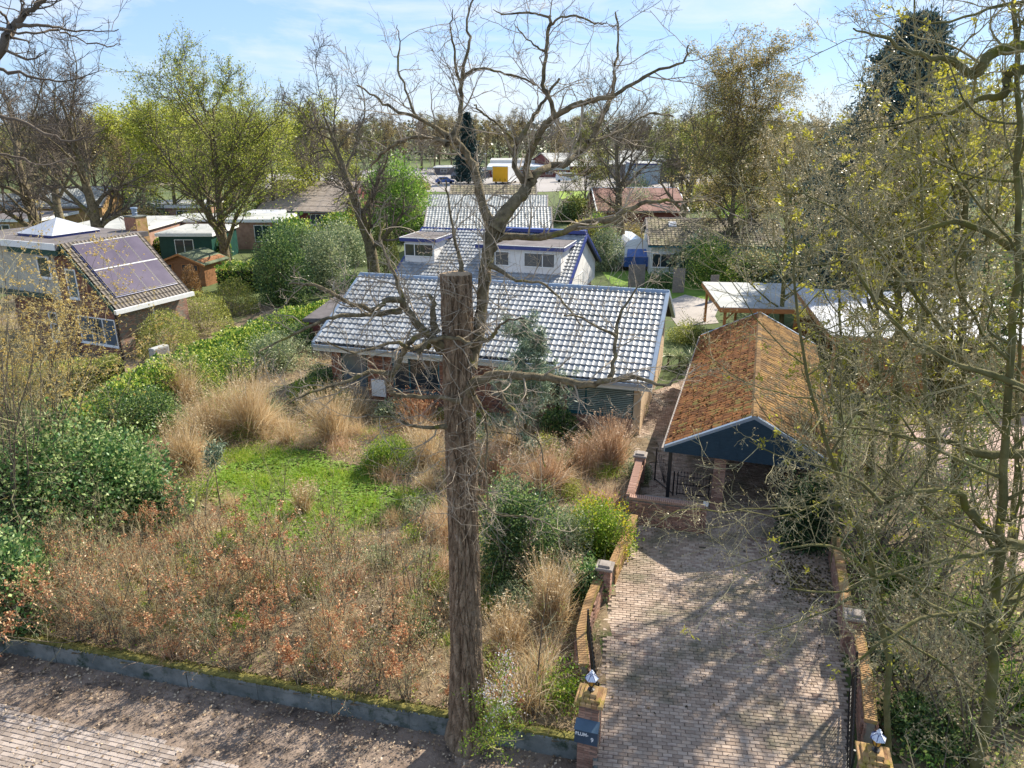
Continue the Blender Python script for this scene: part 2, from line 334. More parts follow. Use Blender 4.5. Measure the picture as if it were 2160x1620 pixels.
def leaves(P, size, rg, aspect=.6, out=None, flat=0):
    """one folded diamond (2 triangles) per point"""
    n = len(P); d = norm(rg.normal(0, 1, (n, 3)) if out is None else out + rg.normal(0, .6, (n, 3)))
    r = norm(np.cross(d, rg.normal(0, 1, (n, 3))))
    if flat: 
        d[:, 2] *= (1 - flat); d = norm(d); r[:, 2] *= (1 - flat); r = norm(r)
    s = (size * rg.uniform(.6, 1.3, n))[:, None]
    V = np.stack([P, P + d * s * .5 + r * s * aspect * .5, P + d * s, P + d * s * .5 - r * s * aspect * .5], 1)
    return V.reshape(-1, 3), (np.arange(n)[:, None] * 4 + np.arange(4)[None])
def blades(P, D, L, wd, rg, droop=.5, n=4):
    """tapering curved strips"""
    Nn = len(P); pts = np.empty((Nn, n, 3)); pts[:, 0] = P; d = norm(D.copy()); st = (L / (n - 1))[:, None]
    for i in range(1, n):
        pts[:, i] = pts[:, i - 1] + d * st; d = norm(d + np.array([0, 0, -droop]) * rg.uniform(.3, 1, (Nn, 1)) + rg.normal(0, .06, (Nn, 3)))
    side = norm(np.cross(D, rg.normal(0, 1, (Nn, 3)))); wv = wd * (1 - np.linspace(0, 1, n) * .85)
    A = pts + side[:, None] * wv[None, :, None]; B = pts - side[:, None] * wv[None, :, None]
    V = np.stack([A, B], 2).reshape(-1, 3); b = np.arange(Nn)[:, None] * 2 * n + np.arange(n - 1)[None] * 2
    return V, np.stack([b, b + 1, b + 3, b + 2], -1).reshape(-1, 4)

def tree_parts(seed, H=14, r=.25, trunk=None, fork=.35, m1=12, m2=7, m3=6, m4=0, a1=.8, l1=.45, up=.08, wander=.12, leaf=None, nleaf=0, lsize=.12, spread=1., lean=0, planar=0, t1=1., k3=3, thin=.012, droop=0, mat_t=None, mat_c=None, l2=.5, l3=.5, skew=.35, leafspread=.12, clump=0, lasp=.6):
    """returns [(partname, mesh)] for a tree whose base is at the origin"""
    rg = np.random.default_rng(seed)
    if trunk is None:
        P, Rr = grow(np.zeros((1, 3)), np.array([[lean, lean * .5, 1.0]]), np.array([H * .85]), np.array([r]), np.array([r * .12]), 12, wander * .35, .05, rg)
        Rr[0, 0] *= 1.35
    else: P, Rr = trunk
    gt = Geo(); gt.add(*tubes(P, Rr, 9))
    s, d, L, ra = spawn(P, Rr, m1, fork, t1, a1, l1, .5, rg, skew=skew, planar=planar)
    P1, R1 = grow(s, d, L * spread, np.minimum(ra, r * .5), ra * .15 + thin * .5, 9, wander, up, rg)
    gt.add(*tubes(P1, R1, 6)); gc = Geo()
    s, d, L, ra = spawn(P1, R1, m2, .18, 1, .75, l2, .55, rg, skew=.3, planar=planar)
    P2, R2 = grow(s, d, L, np.maximum(ra, thin), np.maximum(ra * .2, thin * .5), 7, wander * 1.2, up * .8, rg, droop * .4)
    gc.add(*tubes(P2, R2, 4))
    s, d, L, ra = spawn(P2, R2, m3, .12, 1, .7, l3, .5, rg, planar=planar)
    P3, R3 = grow(s, d, L, np.maximum(ra, thin * .7), np.maximum(ra * .2, thin * .35), 5, wander * 1.4, up * .6, rg, droop)
    gc.add(*tubes(P3, R3, k3)); tips = P3
    if m4:
        s, d, L, ra = spawn(P3, R3, m4, .15, 1, .65, .5, .6, rg)
        P4, R4 = grow(s, d, L, np.maximum(ra, thin * .55), np.full(len(s), thin * .3), 3, .15, up * .5, rg, droop)
        gc.add(*tubes(P4, R4, 3)); tips = P4
    res = [('trunk', gt.mesh('trunk', mat_t or M_limb, True)), ('crown', gc.mesh('crown', mat_c or M_twigd, False))]
    if leaf is not None and nleaf:
        T = tips.reshape(-1, 3)
        if clump: c_ = T[rg.integers(0, len(T), max(1, nleaf // clump))]; T = np.repeat(c_, clump, 0); T = T + rg.normal(0, lsize * .45, T.shape); nleaf = len(T)
        else: T = T[rg.integers(0, len(T), nleaf)] + rg.normal(0, leafspread, (nleaf, 3))
        gl = Geo(); gl.add(*leaves(T, lsize, rg, lasp)); res.append(('foliage', gl.mesh('foliage', leaf)))
    return res
def plant(name, parts, loc, rz=0, scale=1, label='', cat='tree', group=None):
    e = empty(name, loc, rz, label, cat, group)
    e.scale = (scale,) * 3 if not hasattr(scale, '__len__') else scale
    for pn, me in parts: link(pn, me, e)
    return e

def noise3(P, seed, f):
    """cheap smooth pseudo noise from sines"""
    rg = np.random.default_rng(seed); v = np.zeros(len(P))
    for i in range(5):
        k = rg.normal(0, 1, 3) * f * (1 + i * .6); v += np.sin(P @ k + rg.uniform(0, 6.28)) / (1 + i * .5)
    return v / 2.5
def bush_mesh(seed, rx, ry, rz, n, size, m, aspect=.55, shell=.45, lump=.2, flat_bottom=True, clip=0, out=.8, lobes=7):
    rg = np.random.default_rng(seed)
    if lobes > 1:
        g = Geo(); k = lobes
        for i in range(k):
            a = i * 2.4 + rg.uniform(0, 1); rr = .55 * math.sqrt(i / k) if i else 0; f = rg.uniform(.5, .72); zc = rg.uniform(0, .42) * (1 - rr); nn_ = int(n / k); d = norm(rg.normal(0, 1, (nn_, 3))); rad = (1 - .5 * rg.random(nn_) ** 1.6) * (1 + lump * noise3(d, seed + i, 2.6) + .22 * rg.normal(0, 1, nn_) * (rg.random(nn_) < .25))
            p = d * rad[:, None] * f * np.array([rx, ry, rz * .85]) + np.array([rr * math.cos(a) * rx, rr * math.sin(a) * ry, zc * rz + .2 * rz]); p[:, 2] = np.where(p[:, 2] < 0, rg.random(nn_) * .3 * rz, p[:, 2])
            g.add(*leaves(p, size, rg, aspect, out=d * out))
        return g.mesh('foliage', m)
    d = norm(rg.normal(0, 1, (n, 3)))
    if flat_bottom: d[:, 2] = np.abs(d[:, 2])
    rr = 1 - shell * rg.random(n) ** 1.8
    lum = 1 + lump * noise3(d, seed, 2.6) + lump * .6 * noise3(d, seed + 1, 6)
    p = d * (rr * lum)[:, None] * np.array([rx, ry, rz])
    V, Q = leaves(p, size, rg, aspect, out=d * out)
    g = Geo(); g.add(V, Q); return g.mesh('foliage', m)
def bush(name, seed, loc, rx, ry, h, n, size, m, label, cat='shrub', stem=True, group=None, smat=None, **kw):
    e = empty(name, loc, 0, label, cat, group)
    link('foliage', bush_mesh(seed, rx, ry, h, n, size, m, **kw), e)
    if stem:
        rg = np.random.default_rng(seed + 5); k = 14
        P, Rr = grow(rg.normal(0, .08, (k, 3)) * np.array([rx, ry, 0]), norm(np.stack([rg.normal(0, rx, k), rg.normal(0, ry, k), np.full(k, h)], 1)), np.full(k, h * .95) * rg.uniform(.7, 1.1, k), np.full(k, .025), np.full(k, .008), 5, .12, .05, rg)
        g = Geo(); g.add(*tubes(P, Rr, 4))
        s, d, L, ra = spawn(P, Rr, 6, .3, 1, .7, .4, .6, rg); P2, R2 = grow(s, d, L, ra, ra * .4, 4, .15, .05, rg); g.add(*tubes(P2, R2, 3))
        g.build('stems', smat or M_twigd, e)
    return e

# ================================================================== GROUND
wa, wb = W(0, 1344, .1), W(1218, 1567, .1)
wdir = (wb - wa) / np.linalg.norm(wb - wa); wnrm = np.array([wdir[1], -wdir[0], 0])      # towards the street
def wall_pt(t, off=0, z=0): p = wa + wdir * t - wnrm * off; return (p[0], p[1], z)
A0 = wall_pt(-40); A1 = wall_pt(np.linalg.norm(wb - wa))
STREET_Z = -.38
def sheet(name, pts, z, m, **kw):
    g = Geo(); n = len(pts); V = [(p[0], p[1], z) for p in pts]
    g.add(V, None, tessellate_polygon([[Vector(v) for v in V]])); return g.build(name, m, kind='structure', **kw)
sheet('ground', [(A1[0], A1[1]), (A1[0] + .4, A1[1] - .1), (2.2, -30), (60, -30), (2500, 0), (2500, 3500), (-2500, 3500), (-2500, A0[1] + 575), (A0[0], A0[1])], 0, M_field)
sheet('street_ground', [(-300, -60), (2.2, -60), (2.25, 12.2), (A1[0] + .4, A1[1] + .3), (A0[0], A0[1] + .3), (-300, A0[1] + 60)], STREET_Z, M_verge)
gl = [W(-900, 1000), wall_pt(-20, .05), wall_pt(np.linalg.norm(wb - wa), .05), (2.0, 13), W(1300, 1200), W(1340, 1080), (4.4, 23), (6.2, 28.5), (-9.5, 37), (-12, 52), (-40, 60)]
def bumpy_sheet(name, x0, x1, y0, y1, inside, z, amp, m, step=.35):
    xs = np.arange(x0, x1, step); ys = np.arange(y0, y1, step); X, Y = np.meshgrid(xs, ys); P = np.stack([X.ravel(), Y.ravel(), np.zeros(X.size)], 1)
    Z = z + amp * (noise3(P, 3, .5) + .5 * noise3(P, 4, 1.7) + 1.2) ; P[:, 2] = Z; nx, ny = len(xs), len(ys)
    i = (np.arange(ny - 1)[:, None] * nx + np.arange(nx - 1)[None]).ravel(); Q = np.stack([i, i + 1, i + nx + 1, i + nx], 1)
    c = P[Q].mean(1); Q = Q[inside(c)]
    g = Geo(); g.add(P, Q); return g.build(name, m, smooth=True, kind='structure')
DRV = [W(1258, 1700), W(1264, 1450), W(1281, 1290), W(1303, 1195), W(1350, 1100), W(1490, 1113), (6.9, 22.3), (10.6, 21.2), W(1745, 1170), W(1768, 1330), W(1785, 1450), W(1800, 1700)]
DRV = [np.array(p[:2], float) for p in DRV]
def inpoly(P, poly):
    x, y = P[:, 0], P[:, 1]; ins = np.zeros(len(P), bool); n = len(poly)
    for i in range(n):
        x1, y1 = poly[i][:2]; x2, y2 = poly[(i + 1) % n][:2]
        c = ((y1 > y) != (y2 > y)); xi = (x2 - x1) * (y - y1) / ((y2 - y1) if y2 != y1 else 1e-9) + x1; ins ^= c & (x < xi)
    return ins
def behind_wall(P, off=.12): return (P[:, 0] - wa[0]) * (-wnrm[0]) + (P[:, 1] - wa[1]) * (-wnrm[1]) > off
PATHP = [W(1350, 1100), W(1490, 1113), (6.9, 22.6), (10.9, 21.5), (16.5, 36.5), (11.0, 38.5), (7.2, 35.0), (5.1, 28.4), (4.3, 24.0)]
def garden(P): return inpoly(P, [p[:2] for p in gl]) & behind_wall(P) & ~inpoly(P, DRV)
bumpy_sheet('garden_ground', -45, 7, 10, 60, garden, .004, .035, M_soil)
LAWN = [W(470, 960), W(560, 945), W(640, 955), W(700, 985), W(780, 1010), W(810, 1050), W(800, 1100), W(740, 1150), W(650, 1160), W(560, 1130), W(480, 1060), W(455, 1010)]
RG = [W(1760, 1180), W(1790, 1330), W(1815, 1450), (7.4, 8), (30, 8), (34, 34), (22, 34), (17.5, 34), (10.9, 21.5)]
YARD = [W(1900, 900)[:2], W(2400, 860)[:2], W(2500, 1100)[:2], W(2300, 1230)[:2], W(2090, 1200)[:2], W(2030, 1060)[:2], W(1930, 960)[:2]]
bumpy_sheet('woodland_ground', 6, 34, 8, 36, lambda P: inpoly(P, [p[:2] for p in RG]) & ~inpoly(P, DRV) & ~inpoly(P, YARD), .01, .04, M_soil)
sheet('brick_yard', [W(1900, 900)[:2], W(2400, 860)[:2], W(2500, 1100)[:2], W(2300, 1230)[:2], W(2090, 1200)[:2], W(2030, 1060)[:2], W(1930, 960)[:2]], .02, M_pink)
sheet('gravel_terrace', [W(1395, 640)[:2], W(1445, 622)[:2], W(1520, 640)[:2], W(1508, 668)[:2], W(1516, 682)[:2], W(1430, 690)[:2]], .03, M_grav)
sheet('car_park', [W(560, 368), W(960, 352), W(1300, 358), W(1560, 372), W(1500, 402), W(1210, 402), W(1150, 405), W(900, 405), W(560, 402)], .06, M_asph)
sheet('lawn_strip', [W(1180, 404), W(1500, 404), W(1500, 420), W(1180, 420)], .05, mat('far lawn', (.16, .24, .04), (.24, .32, .05), .2, rough=1))
sheet('back_lawn', [W(1270, 575), W(1500, 560), W(1530, 640), W(1440, 640), W(1290, 600)], .02, M_lawn)

# ------------------------------------------------------------------ paving laid brick by brick
def bricks_mesh(C, ang, lx, ly, h, rg, tilt=.004, b=.008):
    """C (N,3) centres; each brick a chamfered block: top + chamfer + sides"""
    n = len(C); ca, sa = math.cos(ang), math.sin(ang)
    base = np.array([(-1, -1, 0, 0), (1, -1, 0, 0), (1, 1, 0, 0), (-1, 1, 0, 0), (-1, -1, 1, 0), (1, -1, 1, 0), (1, 1, 1, 0), (-1, 1, 1, 0), (-1, -1, 2, 1), (1, -1, 2, 1), (1, 1, 2, 1), (-1, 1, 2, 1)], float)
    x = base[:, 0] * (lx / 2 - base[:, 3] * b); y = base[:, 1] * (ly / 2 - base[:, 3] * b); z = np.where(base[:, 2] == 0, -h, np.where(base[:, 2] == 1, -b, 0))
    X = np.broadcast_to(x * ca - y * sa, (n, 12)); Y = np.broadcast_to(x * sa + y * ca, (n, 12))
    tz = rg.normal(0, tilt, (n, 1)) + rg.normal(0, tilt * 4, (n, 1)) * x[None] + rg.normal(0, tilt * 4, (n, 1)) * y[None]
    V = np.stack([C[:, :1] + X, C[:, 1:2] + Y, C[:, 2:] + z[None] + tz], -1)
    q = [(8, 9, 10, 11)] + [(i, (i + 1) % 4, 4 + (i + 1) % 4, 4 + i) for i in range(4)] + [(4 + i, 4 + (i + 1) % 4, 8 + (i + 1) % 4, 8 + i) for i in range(4)]
    Q = (np.arange(n)[:, None, None] * 12 + np.array(q)[None]).reshape(-1, 4)
    return V.reshape(-1, 3), Q
def paving(parent, name, poly, z, ang, lx, ly, gap, mj, mo, origin, ext, nparts, rg, near=(0, 0), h=.04, keep=None):
    ca, sa = math.cos(ang), math.sin(ang); px, py = lx + gap, ly + gap
    nx, ny = int(ext / px), int(ext / py); I, J = np.meshgrid(np.arange(-nx, nx), np.arange(-ny, ny)); I, J = I.ravel(), J.ravel()
    x = (I + (J % 2) * .5) * px + rg.normal(0, .003, I.size); y = J * py
    C = np.stack([origin[0] + x * ca - y * sa, origin[1] + x * sa + y * ca, np.full(I.size, z) + .012 * noise3(np.stack([x, y, x * 0], 1), 9, .8)], 1)
    C = C[inpoly(C, poly)]
    if keep is not None: C = C[keep(C)]
    d = np.hypot(C[:, 0] - near[0], C[:, 1] - near[1]); C = C[np.argsort(d)]
    V, Q = bricks_mesh(np.zeros((1, 3)), 0, lx, ly, h, rg, 0); g = Geo(); g.add(V, Q); me = g.mesh('brick', mo)
    for c in C[:nparts]: link('brick', me, parent, c, (rg.normal(0, .008), rg.normal(0, .008), ang + rg.normal(0, .008)))
    V, Q = bricks_mesh(C[nparts:], ang, lx, ly, h, rg); g = Geo(); g.add(V, Q); return g.build('further_bricks', mj, parent, kind='stuff')
drv_all = DRV[:4] + [W(1303, 1180)[:2] * 1.0] + [np.array(p[:2]) for p in [W(1350, 1100), (4.3, 24.0), (5.1, 28.4), (7.2, 35.0), (11, 38.5), (16.5, 36.5), (10.9, 21.5)]] + DRV[8:]
jo = sheet('driveway', drv_all, .006, M_joint)
in_view = lambda C: (810 + FPX * (-C[:, 1] * _s - (C[:, 2] - CAMH) * _c) / (C[:, 1] * _c - (C[:, 2] - CAMH) * _s)) < 1640
paving(jo, 'brick', drv_all, .03, R(-8), .20, .094, .008, M_paver, M_pavero, (4, 15), 26, 300, rng, near=(3.5, 11.4), keep=in_view)
stp = [W(-60, 1470, STREET_Z), W(120, 1520, STREET_Z), W(330, 1560, STREET_Z), W(560, 1640, STREET_Z), W(500, 1700, STREET_Z), W(-60, 1700, STREET_Z)]
sj = sheet('street', stp, STREET_Z + .01, M_verge)
paving(sj, 'brick', stp, STREET_Z + .03, R(-14), .21, .105, .008, M_streetp, mat('street paver single', (.25, .205, .175), (.38, .32, .28), 2, rough=.9, objr=.6, bump=.3, dots=((.15, .12, .10), 5, .6, .08)), (-8, 12), 12, 300, rng, near=(-8, 11), keep=lambda C: noise3(C, 17, 1.1) > -.75)

# ------------------------------------------------------------------ building kit
def tile_mesh(tw, tl, h, t, m, nx=8):
    x = np.linspace(0, 1, nx + 1); z = h * (1 - np.sin(np.pi * x)) ** 1.2; r0 = np.stack([x * tw, 0 * x, z + t * 1.6], 1); r1 = np.stack([x * tw, 0 * x + tl * 1.05, z + .002], 1)
    rl0 = r0.copy(); rl1 = np.stack([x * tw, 0 * x, z - .002], 1); n = nx + 1
    V = np.concatenate([r0, r1, rl0, rl1]); i = np.arange(nx)
    Q = np.concatenate([np.stack([i, i + 1, n + i + 1, n + i], 1), np.stack([3 * n + i, 3 * n + i + 1, 2 * n + i + 1, 2 * n + i], 1)])
    return V, Q
def flat_tile(tw, tl, h, t, m, nx=4):
    x = np.array([0, .15, .3, .96, 1.]); z = h * np.array([0, 1, .15, .1, 0]); n = 5
    r0 = np.stack([x * tw, 0 * x, z + t * 1.5], 1); r1 = np.stack([x * tw, 0 * x + tl * 1.05, z + .002], 1); rl = np.stack([x * tw, 0 * x, z - .002], 1)
    V = np.concatenate([r0, r1, r0, rl]); i = np.arange(4)
    return V, np.concatenate([np.stack([i, i + 1, n + i + 1, n + i], 1), np.stack([3 * n + i, 3 * n + i + 1, 2 * n + i + 1, 2 * n + i], 1)])
def roof_tiles(parent, O, u, v, wid, ln, tw, tl, mj, mo=None, nparts=0, h=.035, t=.02, skip=None, kindf=tile_mesh, jit=.004, name='tile', rg=rng):
    O, u, v = np.array(O, float), np.array(u, float), np.array(v, float); v /= np.linalg.norm(v); n = np.cross(u, v)
    nc, nr = max(1, round(wid / tw)), max(1, round(ln / tl)); tw, tl = wid / nc, ln / nr; V, Q = kindf(tw, tl, h, t, None)
    IJ = [(i, j) for j in range(nr) for i in range(nc) if skip is None or not skip((i + .5) * tw, (j + .5) * tl)]
    B = np.stack([u, v, n], 1)
    if nparts:
        g = Geo(); g.add(V, Q); me = g.mesh('tile', mo or mj, True)
        for i, j in IJ[:nparts]:
            o = bpy.data.objects.new('tile', me); COL.objects.link(o); o.parent = parent
            p = O + u * (i * tw) + v * (j * tl) + n * rg.normal(0, jit * .5)
            M = Matrix([[*B[0], p[0]], [*B[1], p[1]], [*B[2], p[2]], [0, 0, 0, 1]]); o.matrix_local = M @ Matrix.Rotation(rg.normal(0, .006), 4, 'Z')
    IJ = np.array(IJ[nparts:])
    if len(IJ):
        off = O + IJ[:, :1] * tw * u + IJ[:, 1:] * tl * v + rg.normal(0, jit, (len(IJ), 1)) * n
        VV = (V @ B.T)[None] + off[:, None]; QQ = Q[None] + (np.arange(len(IJ)) * len(V))[:, None, None]
        g = Geo(); g.add(VV.reshape(-1, 3), QQ.reshape(-1, 4)); g.build('tiles', mj, parent, smooth=True, kind='stuff')
def brickwall(parent, O, u, out, wid, hgt, holes=(), mj=None, mo=None, nparts=0, top=None, bl=.21, bh=.052, gap=.011, dep=.09, mortar=True, rg=rng, zoff=0):
    """running bond of real bricks on the plane O + u*x + z, faces looking along out"""
    mj = mj or M_brick; O, u, out = np.array(O, float), np.array(u, float), np.array(out, float); items = []; k = 0; z = 0
    while z + bh <= hgt + 1e-6:
        iv = [(0.0, wid)] if top is None else [top(z + bh / 2)]
        for hx0, hx1, hz0, hz1 in holes:
            if hz0 < z + bh * .6 and z + bh * .4 < hz1:
                niv = []
                for a, b in iv:
                    if hx1 <= a or hx0 >= b: niv.append((a, b))
                    else:
                        if a < hx0: niv.append((a, hx0))
                        if hx1 < b: niv.append((hx1, b))
                iv = niv
        for a, b in iv:
            x = math.floor(a / (bl + gap)) * (bl + gap) - (k % 2) * (bl + gap) / 2
            while x < b:
                xa, xb = max(x, a), min(x + bl, b)
                if xb - xa > .035: items.append((xa, xb, z))
                x += bl + gap
        z += bh + gap; k += 1
    it = np.array(items)
    if nparts:
        full = np.abs(it[:, 1] - it[:, 0] - bl) < .003; idx = np.where(full)[0]; idx = idx[::-1][:nparts]; g = Geo(); g.bbox(0, bl, -dep, 0, 0, bh, .004); me = g.mesh('brick', mo or mj)
        rz = math.atan2(u[1], u[0])
        for i in idx:
            p = O + u * it[i, 0] + np.array([0, 0, it[i, 2]]) + out * rg.normal(0, .002); link('brick', me, parent, p, (0, 0, rz))
        msk = np.ones(len(it), bool); msk[idx] = False; it = it[msk]
    # local brick mesh assumes +y = -out  (out = u x z reversed); joined version built explicitly
    if len(it):
        x0, x1, zz = it[:, 0], it[:, 1], it[:, 2]; pr = rg.normal(0, .003, len(it)); P = []
        for dz in (0, bh):
            for dd in (-dep, 0):
                for xx in (x0, x1): P.append(O[None] + xx[:, None] * u + np.array([0, 0, 1.]) * (zz + dz)[:, None] + out * (dd + pr)[:, None])
        V = np.stack(P, 1); q = np.array([(0, 2, 3, 1), (4, 5, 7, 6), (0, 1, 5, 4), (2, 6, 7, 3), (0, 4, 6, 2), (1, 3, 7, 5)])
        QQ = q[None] + (np.arange(len(it)) * 8)[:, None, None]; g = Geo(); g.add(V.reshape(-1, 3), QQ.reshape(-1, 4)); g.build('bricks', mj, parent, kind='stuff')
def window(parent, O, rz, w_, h_, cols=(), rows=(), frame=M_white, glass=M_glass, fw=.06, dp=.08, sill=True, name='window', blinds=False, behind=None):
    g = Geo()
    g.box(0, w_, 0, dp, 0, fw); g.box(0, w_, 0, dp, h_ - fw, h_); g.box(0, fw, .002, dp - .002, fw, h_ - fw); g.box(w_ - fw, w_, .002, dp - .002, fw, h_ - fw)
    for c in cols: g.box(c * w_ - fw * .45, c * w_ + fw * .45, .004, dp - .004, fw, h_ - fw)
    for c in rows: g.box(fw, w_ - fw, .006, dp - .006, c * h_ - fw * .4, c * h_ + fw * .4)
    o = g.build(name, frame, parent, loc=O); o.rotation_euler = (0, 0, rz)
    xs = [fw] + [c * w_ for c in cols] + [w_ - fw]
    for a, b in zip(xs[:-1], xs[1:]):
        p = Geo(); p.box(a + .01, b - .01, dp * .45, dp * .55, fw, h_ - fw); p.build('pane', glass, o)
    if blinds:
        p = Geo(); k = int(h_ / .06)
        for i in range(k): p.box(fw + .02, w_ - fw - .02, dp * .55 + .03, dp * .55 + .045, fw + i * .06, fw + i * .06 + .038)
        p.build('blind', M_blind, o)
    if sill: s = Geo(); s.box(-.05, w_ + .05, -.06, dp, -.05, -.004); s.build('sill', frame, o)
    return o
GLASS_CLEAR = glassmat('window glass with blinds behind', (.05, .07, .07))
def gable_poly(g, x0, x1, yf, yb, ze_f, ze_b, zr, yr=0, z0=0):
    """solid pentagon wall between x0 and x1"""
    prof = [(yf, z0), (yb, z0), (yb, ze_b), (yr, zr), (yf, ze_f)]; V = [(x0, y, z) for y, z in prof] + [(x1, y, z) for y, z in prof]
    Q = [(i, (i + 1) % 5, 5 + (i + 1) % 5, 5 + i) for i in range(5)]; T = [(0, 2, 1), (0, 3, 2), (0, 4, 3), (5, 6, 7), (5, 7, 8), (5, 8, 9)]
    g.add(V, Q, T)
def slab(g, x0, x1, yA, zA, yB, zB, th): 
    g.hexa([(x0, yA, zA - th), (x1, yA, zA - th), (x1, yB, zB - th), (x0, yB, zB - th), (x0, yA, zA), (x1, yA, zA), (x1, yB, zB), (x0, yB, zB)])
def roof_pair(e, L, rf, rb, zr, sl, tw, tl, mj, mo=None, nparts=0, trim=M_zinc, fasc=M_fascia, h=.035, t=.02, back=True, kindf=tile_mesh, gut=True, skip=None, backparts=0, mj2=None, ridgecol=None):
    g = Geo(); slab(g, -L, 0, -rf, zr - rf * sl, 0, zr, .08); slab(g, -L, 0, rb, zr - rb * sl, 0, zr, .08); g.build('roof', M_under, e)
    c = 1 / math.hypot(1, sl); lf = rf / c
    roof_tiles(e, (-L + .1, -rf - .03, zr - rf * sl + .012), (1, 0, 0), (0, 1, sl), L - .2, lf - .02, tw, tl, mj, mo, nparts, h, t, kindf=kindf, skip=skip)
    if back: roof_tiles(e, (-.1, rb + .03, zr - rb * sl + .012), (-1, 0, 0), (0, -1, sl), L - .2, rb / c - .02, tw, tl, mj2 or mj, mo, backparts, h, t, kindf=kindf)
    g = Geo()                                   # ridge capping in short lengths
    n = max(2, int(L / .42))
    for i in range(n):
        a, b = -L + i * L / n, -L + (i + 1) * L / n
        g.hexa([(a, -.13, zr - .01), (b + .02, -.13, zr - .01), (b + .02, .13, zr - .01), (a, .13, zr - .01), (a, -.05, zr + .085), (b + .02, -.055, zr + .075), (b + .02, .055, zr + .075), (a, .05, zr + .085)])
    g.build('ridge_cap', ridgecol or trim, e)
    for x0, x1 in ((-L - .03, -L + .12), (-.12, .03)):
        for yy, s_ in ((-rf, 1), (rb, -1)): g = Geo(); slab(g, x0, x1, yy * 1.01, zr - rf * sl + .075 if s_ > 0 else zr - rb * sl + .075, 0, zr + .08, .20); g.build('bargeboard', trim, e)
    if gut:
        g = Geo(); g.box(-L, 0, -rf - .12, -rf - .001, zr - rf * sl - .17, zr - rf * sl - .03); g.build('gutter', fasc, e)
    return e

# ================================================================== MAIN BUNGALOW
MO, MY = (7.406, 34.26), -.287; ZR, SL = 5.168, .451
e = empty('bungalow', (*MO, 0), MY, 'low brick bungalow with wavy blue grey tiled roof behind the big trunk', 'house')
L, rb = 16.08, 5.2; fl = 4.141; rfl, rfr = 5.201, 5.827
g = Geo(); slab(g, -L, -fl, -rfl, ZR - rfl * SL, 0, ZR, .08); slab(g, -fl, 0, -rfr, ZR - rfr * SL, 0, ZR - .001, .08); slab(g, -L, 0, rb, ZR - rb * SL, 0, ZR - .002, .08); g.build('roof', M_under, e)
cc = math.hypot(1, SL)
# one field of tiles: right bay runs one and a half courses lower than the rest
TL, TW = .385, .25
tileV, tileQ = tile_mesh(TW, TL, .036, .032, None); uu = np.array([1, 0, 0.]); vv = norm(np.array([0, 1, SL])); nn = np.cross(uu, vv); B = np.stack([uu, vv, nn], 1)
rows_r = int(rfr * cc / TL) ; nc = int((L - .24) / TW); TW2 = (L - .24) / nc; spots = []
for j in range(rows_r + 1):
    for i in range(nc):
        x = -L + .12 + i * TW2; s0 = rfr * cc - j * TL          # distance from ridge of the tile's lower edge
        if s0 < .1: continue
        if x + TW2 * .5 < -fl and s0 > rfl * cc + .12: continue
        y = -s0 / cc; spots.append((x, y, ZR + y * SL + .012))
spots = np.array(spots); spots[:, 0] += rng.normal(0, .002, len(spots)); 
uvec = np.array([math.cos(MY), math.sin(MY)]); dist = np.array([np.hypot(MO[0] + s[0] * uvec[0] - s[1] * uvec[1], MO[1] + s[0] * uvec[1] + s[1] * uvec[0]) for s in spots]); spots = spots[np.argsort(dist)]
g = Geo(); g.add(tileV * np.array([TW2 / TW, 1, 1]), tileQ); tme = g.mesh('tile', M_tileo, True)
for p in spots[:300]:
    o = bpy.data.objects.new('tile', tme); COL.objects.link(o); o.parent = e
    o.matrix_local = Matrix([[*B[0], p[0]], [*B[1], p[1]], [*B[2], p[2] + rng.normal(0, .002)], [0, 0, 0, 1]]) @ Matrix.Rotation(rng.normal(0, .005), 4, 'Z')
rest = spots[300:]; VV = ((tileV * np.array([TW2 / TW, 1, 1])) @ B.T)[None] + rest[:, None] + rng.normal(0, .002, (len(rest), 1, 1)) * nn
g = Geo(); g.add(VV.reshape(-1, 3), (tileQ[None] + (np.arange(len(rest)) * len(tileV))[:, None, None]).reshape(-1, 4)); g.build('tiles', M_tile, e, smooth=True, kind='stuff')
roof_tiles(e, (-.1, rb + .03, ZR - rb * SL + .012), (-1, 0, 0), (0, -1, SL), L - .2, rb * cc - .02, TW, TL, M_tile, h=.05)
g = Geo(); g.hexa([(-L, -.14, ZR + .0), (0, -.14, ZR), (0, .14, ZR), (-L, .14, ZR), (-L, -.07, ZR + .12), (0, -.07, ZR + .12), (0, .07, ZR + .12), (-L, .07, ZR + .12)])
for i in range(9): x = -L + .9 + i * 1.8; g.hexa([(x, -.15, ZR), (x + .05, -.15, ZR), (x + .05, .15, ZR), (x, .15, ZR), (x, -.08, ZR + .135), (x + .05, -.08, ZR + .135), (x + .05, .08, ZR + .135), (x, .08, ZR + .135)])
g.build('ridge_cap', M_zinc, e)
for q in ((-L - .03, -L + .12, -rfl - .05, ZR - rfl * SL + .08, 0, ZR + .10, .22), (-L - .03, -L + .12, rb + .05, ZR - rb * SL + .08, 0, ZR + .10, .22), (-.14, .03, -rfr - .05, ZR - rfr * SL + .08, 0, ZR + .10, .22), (-.14, .03, rb + .05, ZR - rb * SL + .08, 0, ZR + .10, .22), (-fl - .02, -fl + .10, -rfr - .02, ZR - rfr * SL + .07, -rfl, ZR - rfl * SL + .07, .2)):
    g = Geo(); slab(g, *q); g.build('bargeboard', M_zinc, e)

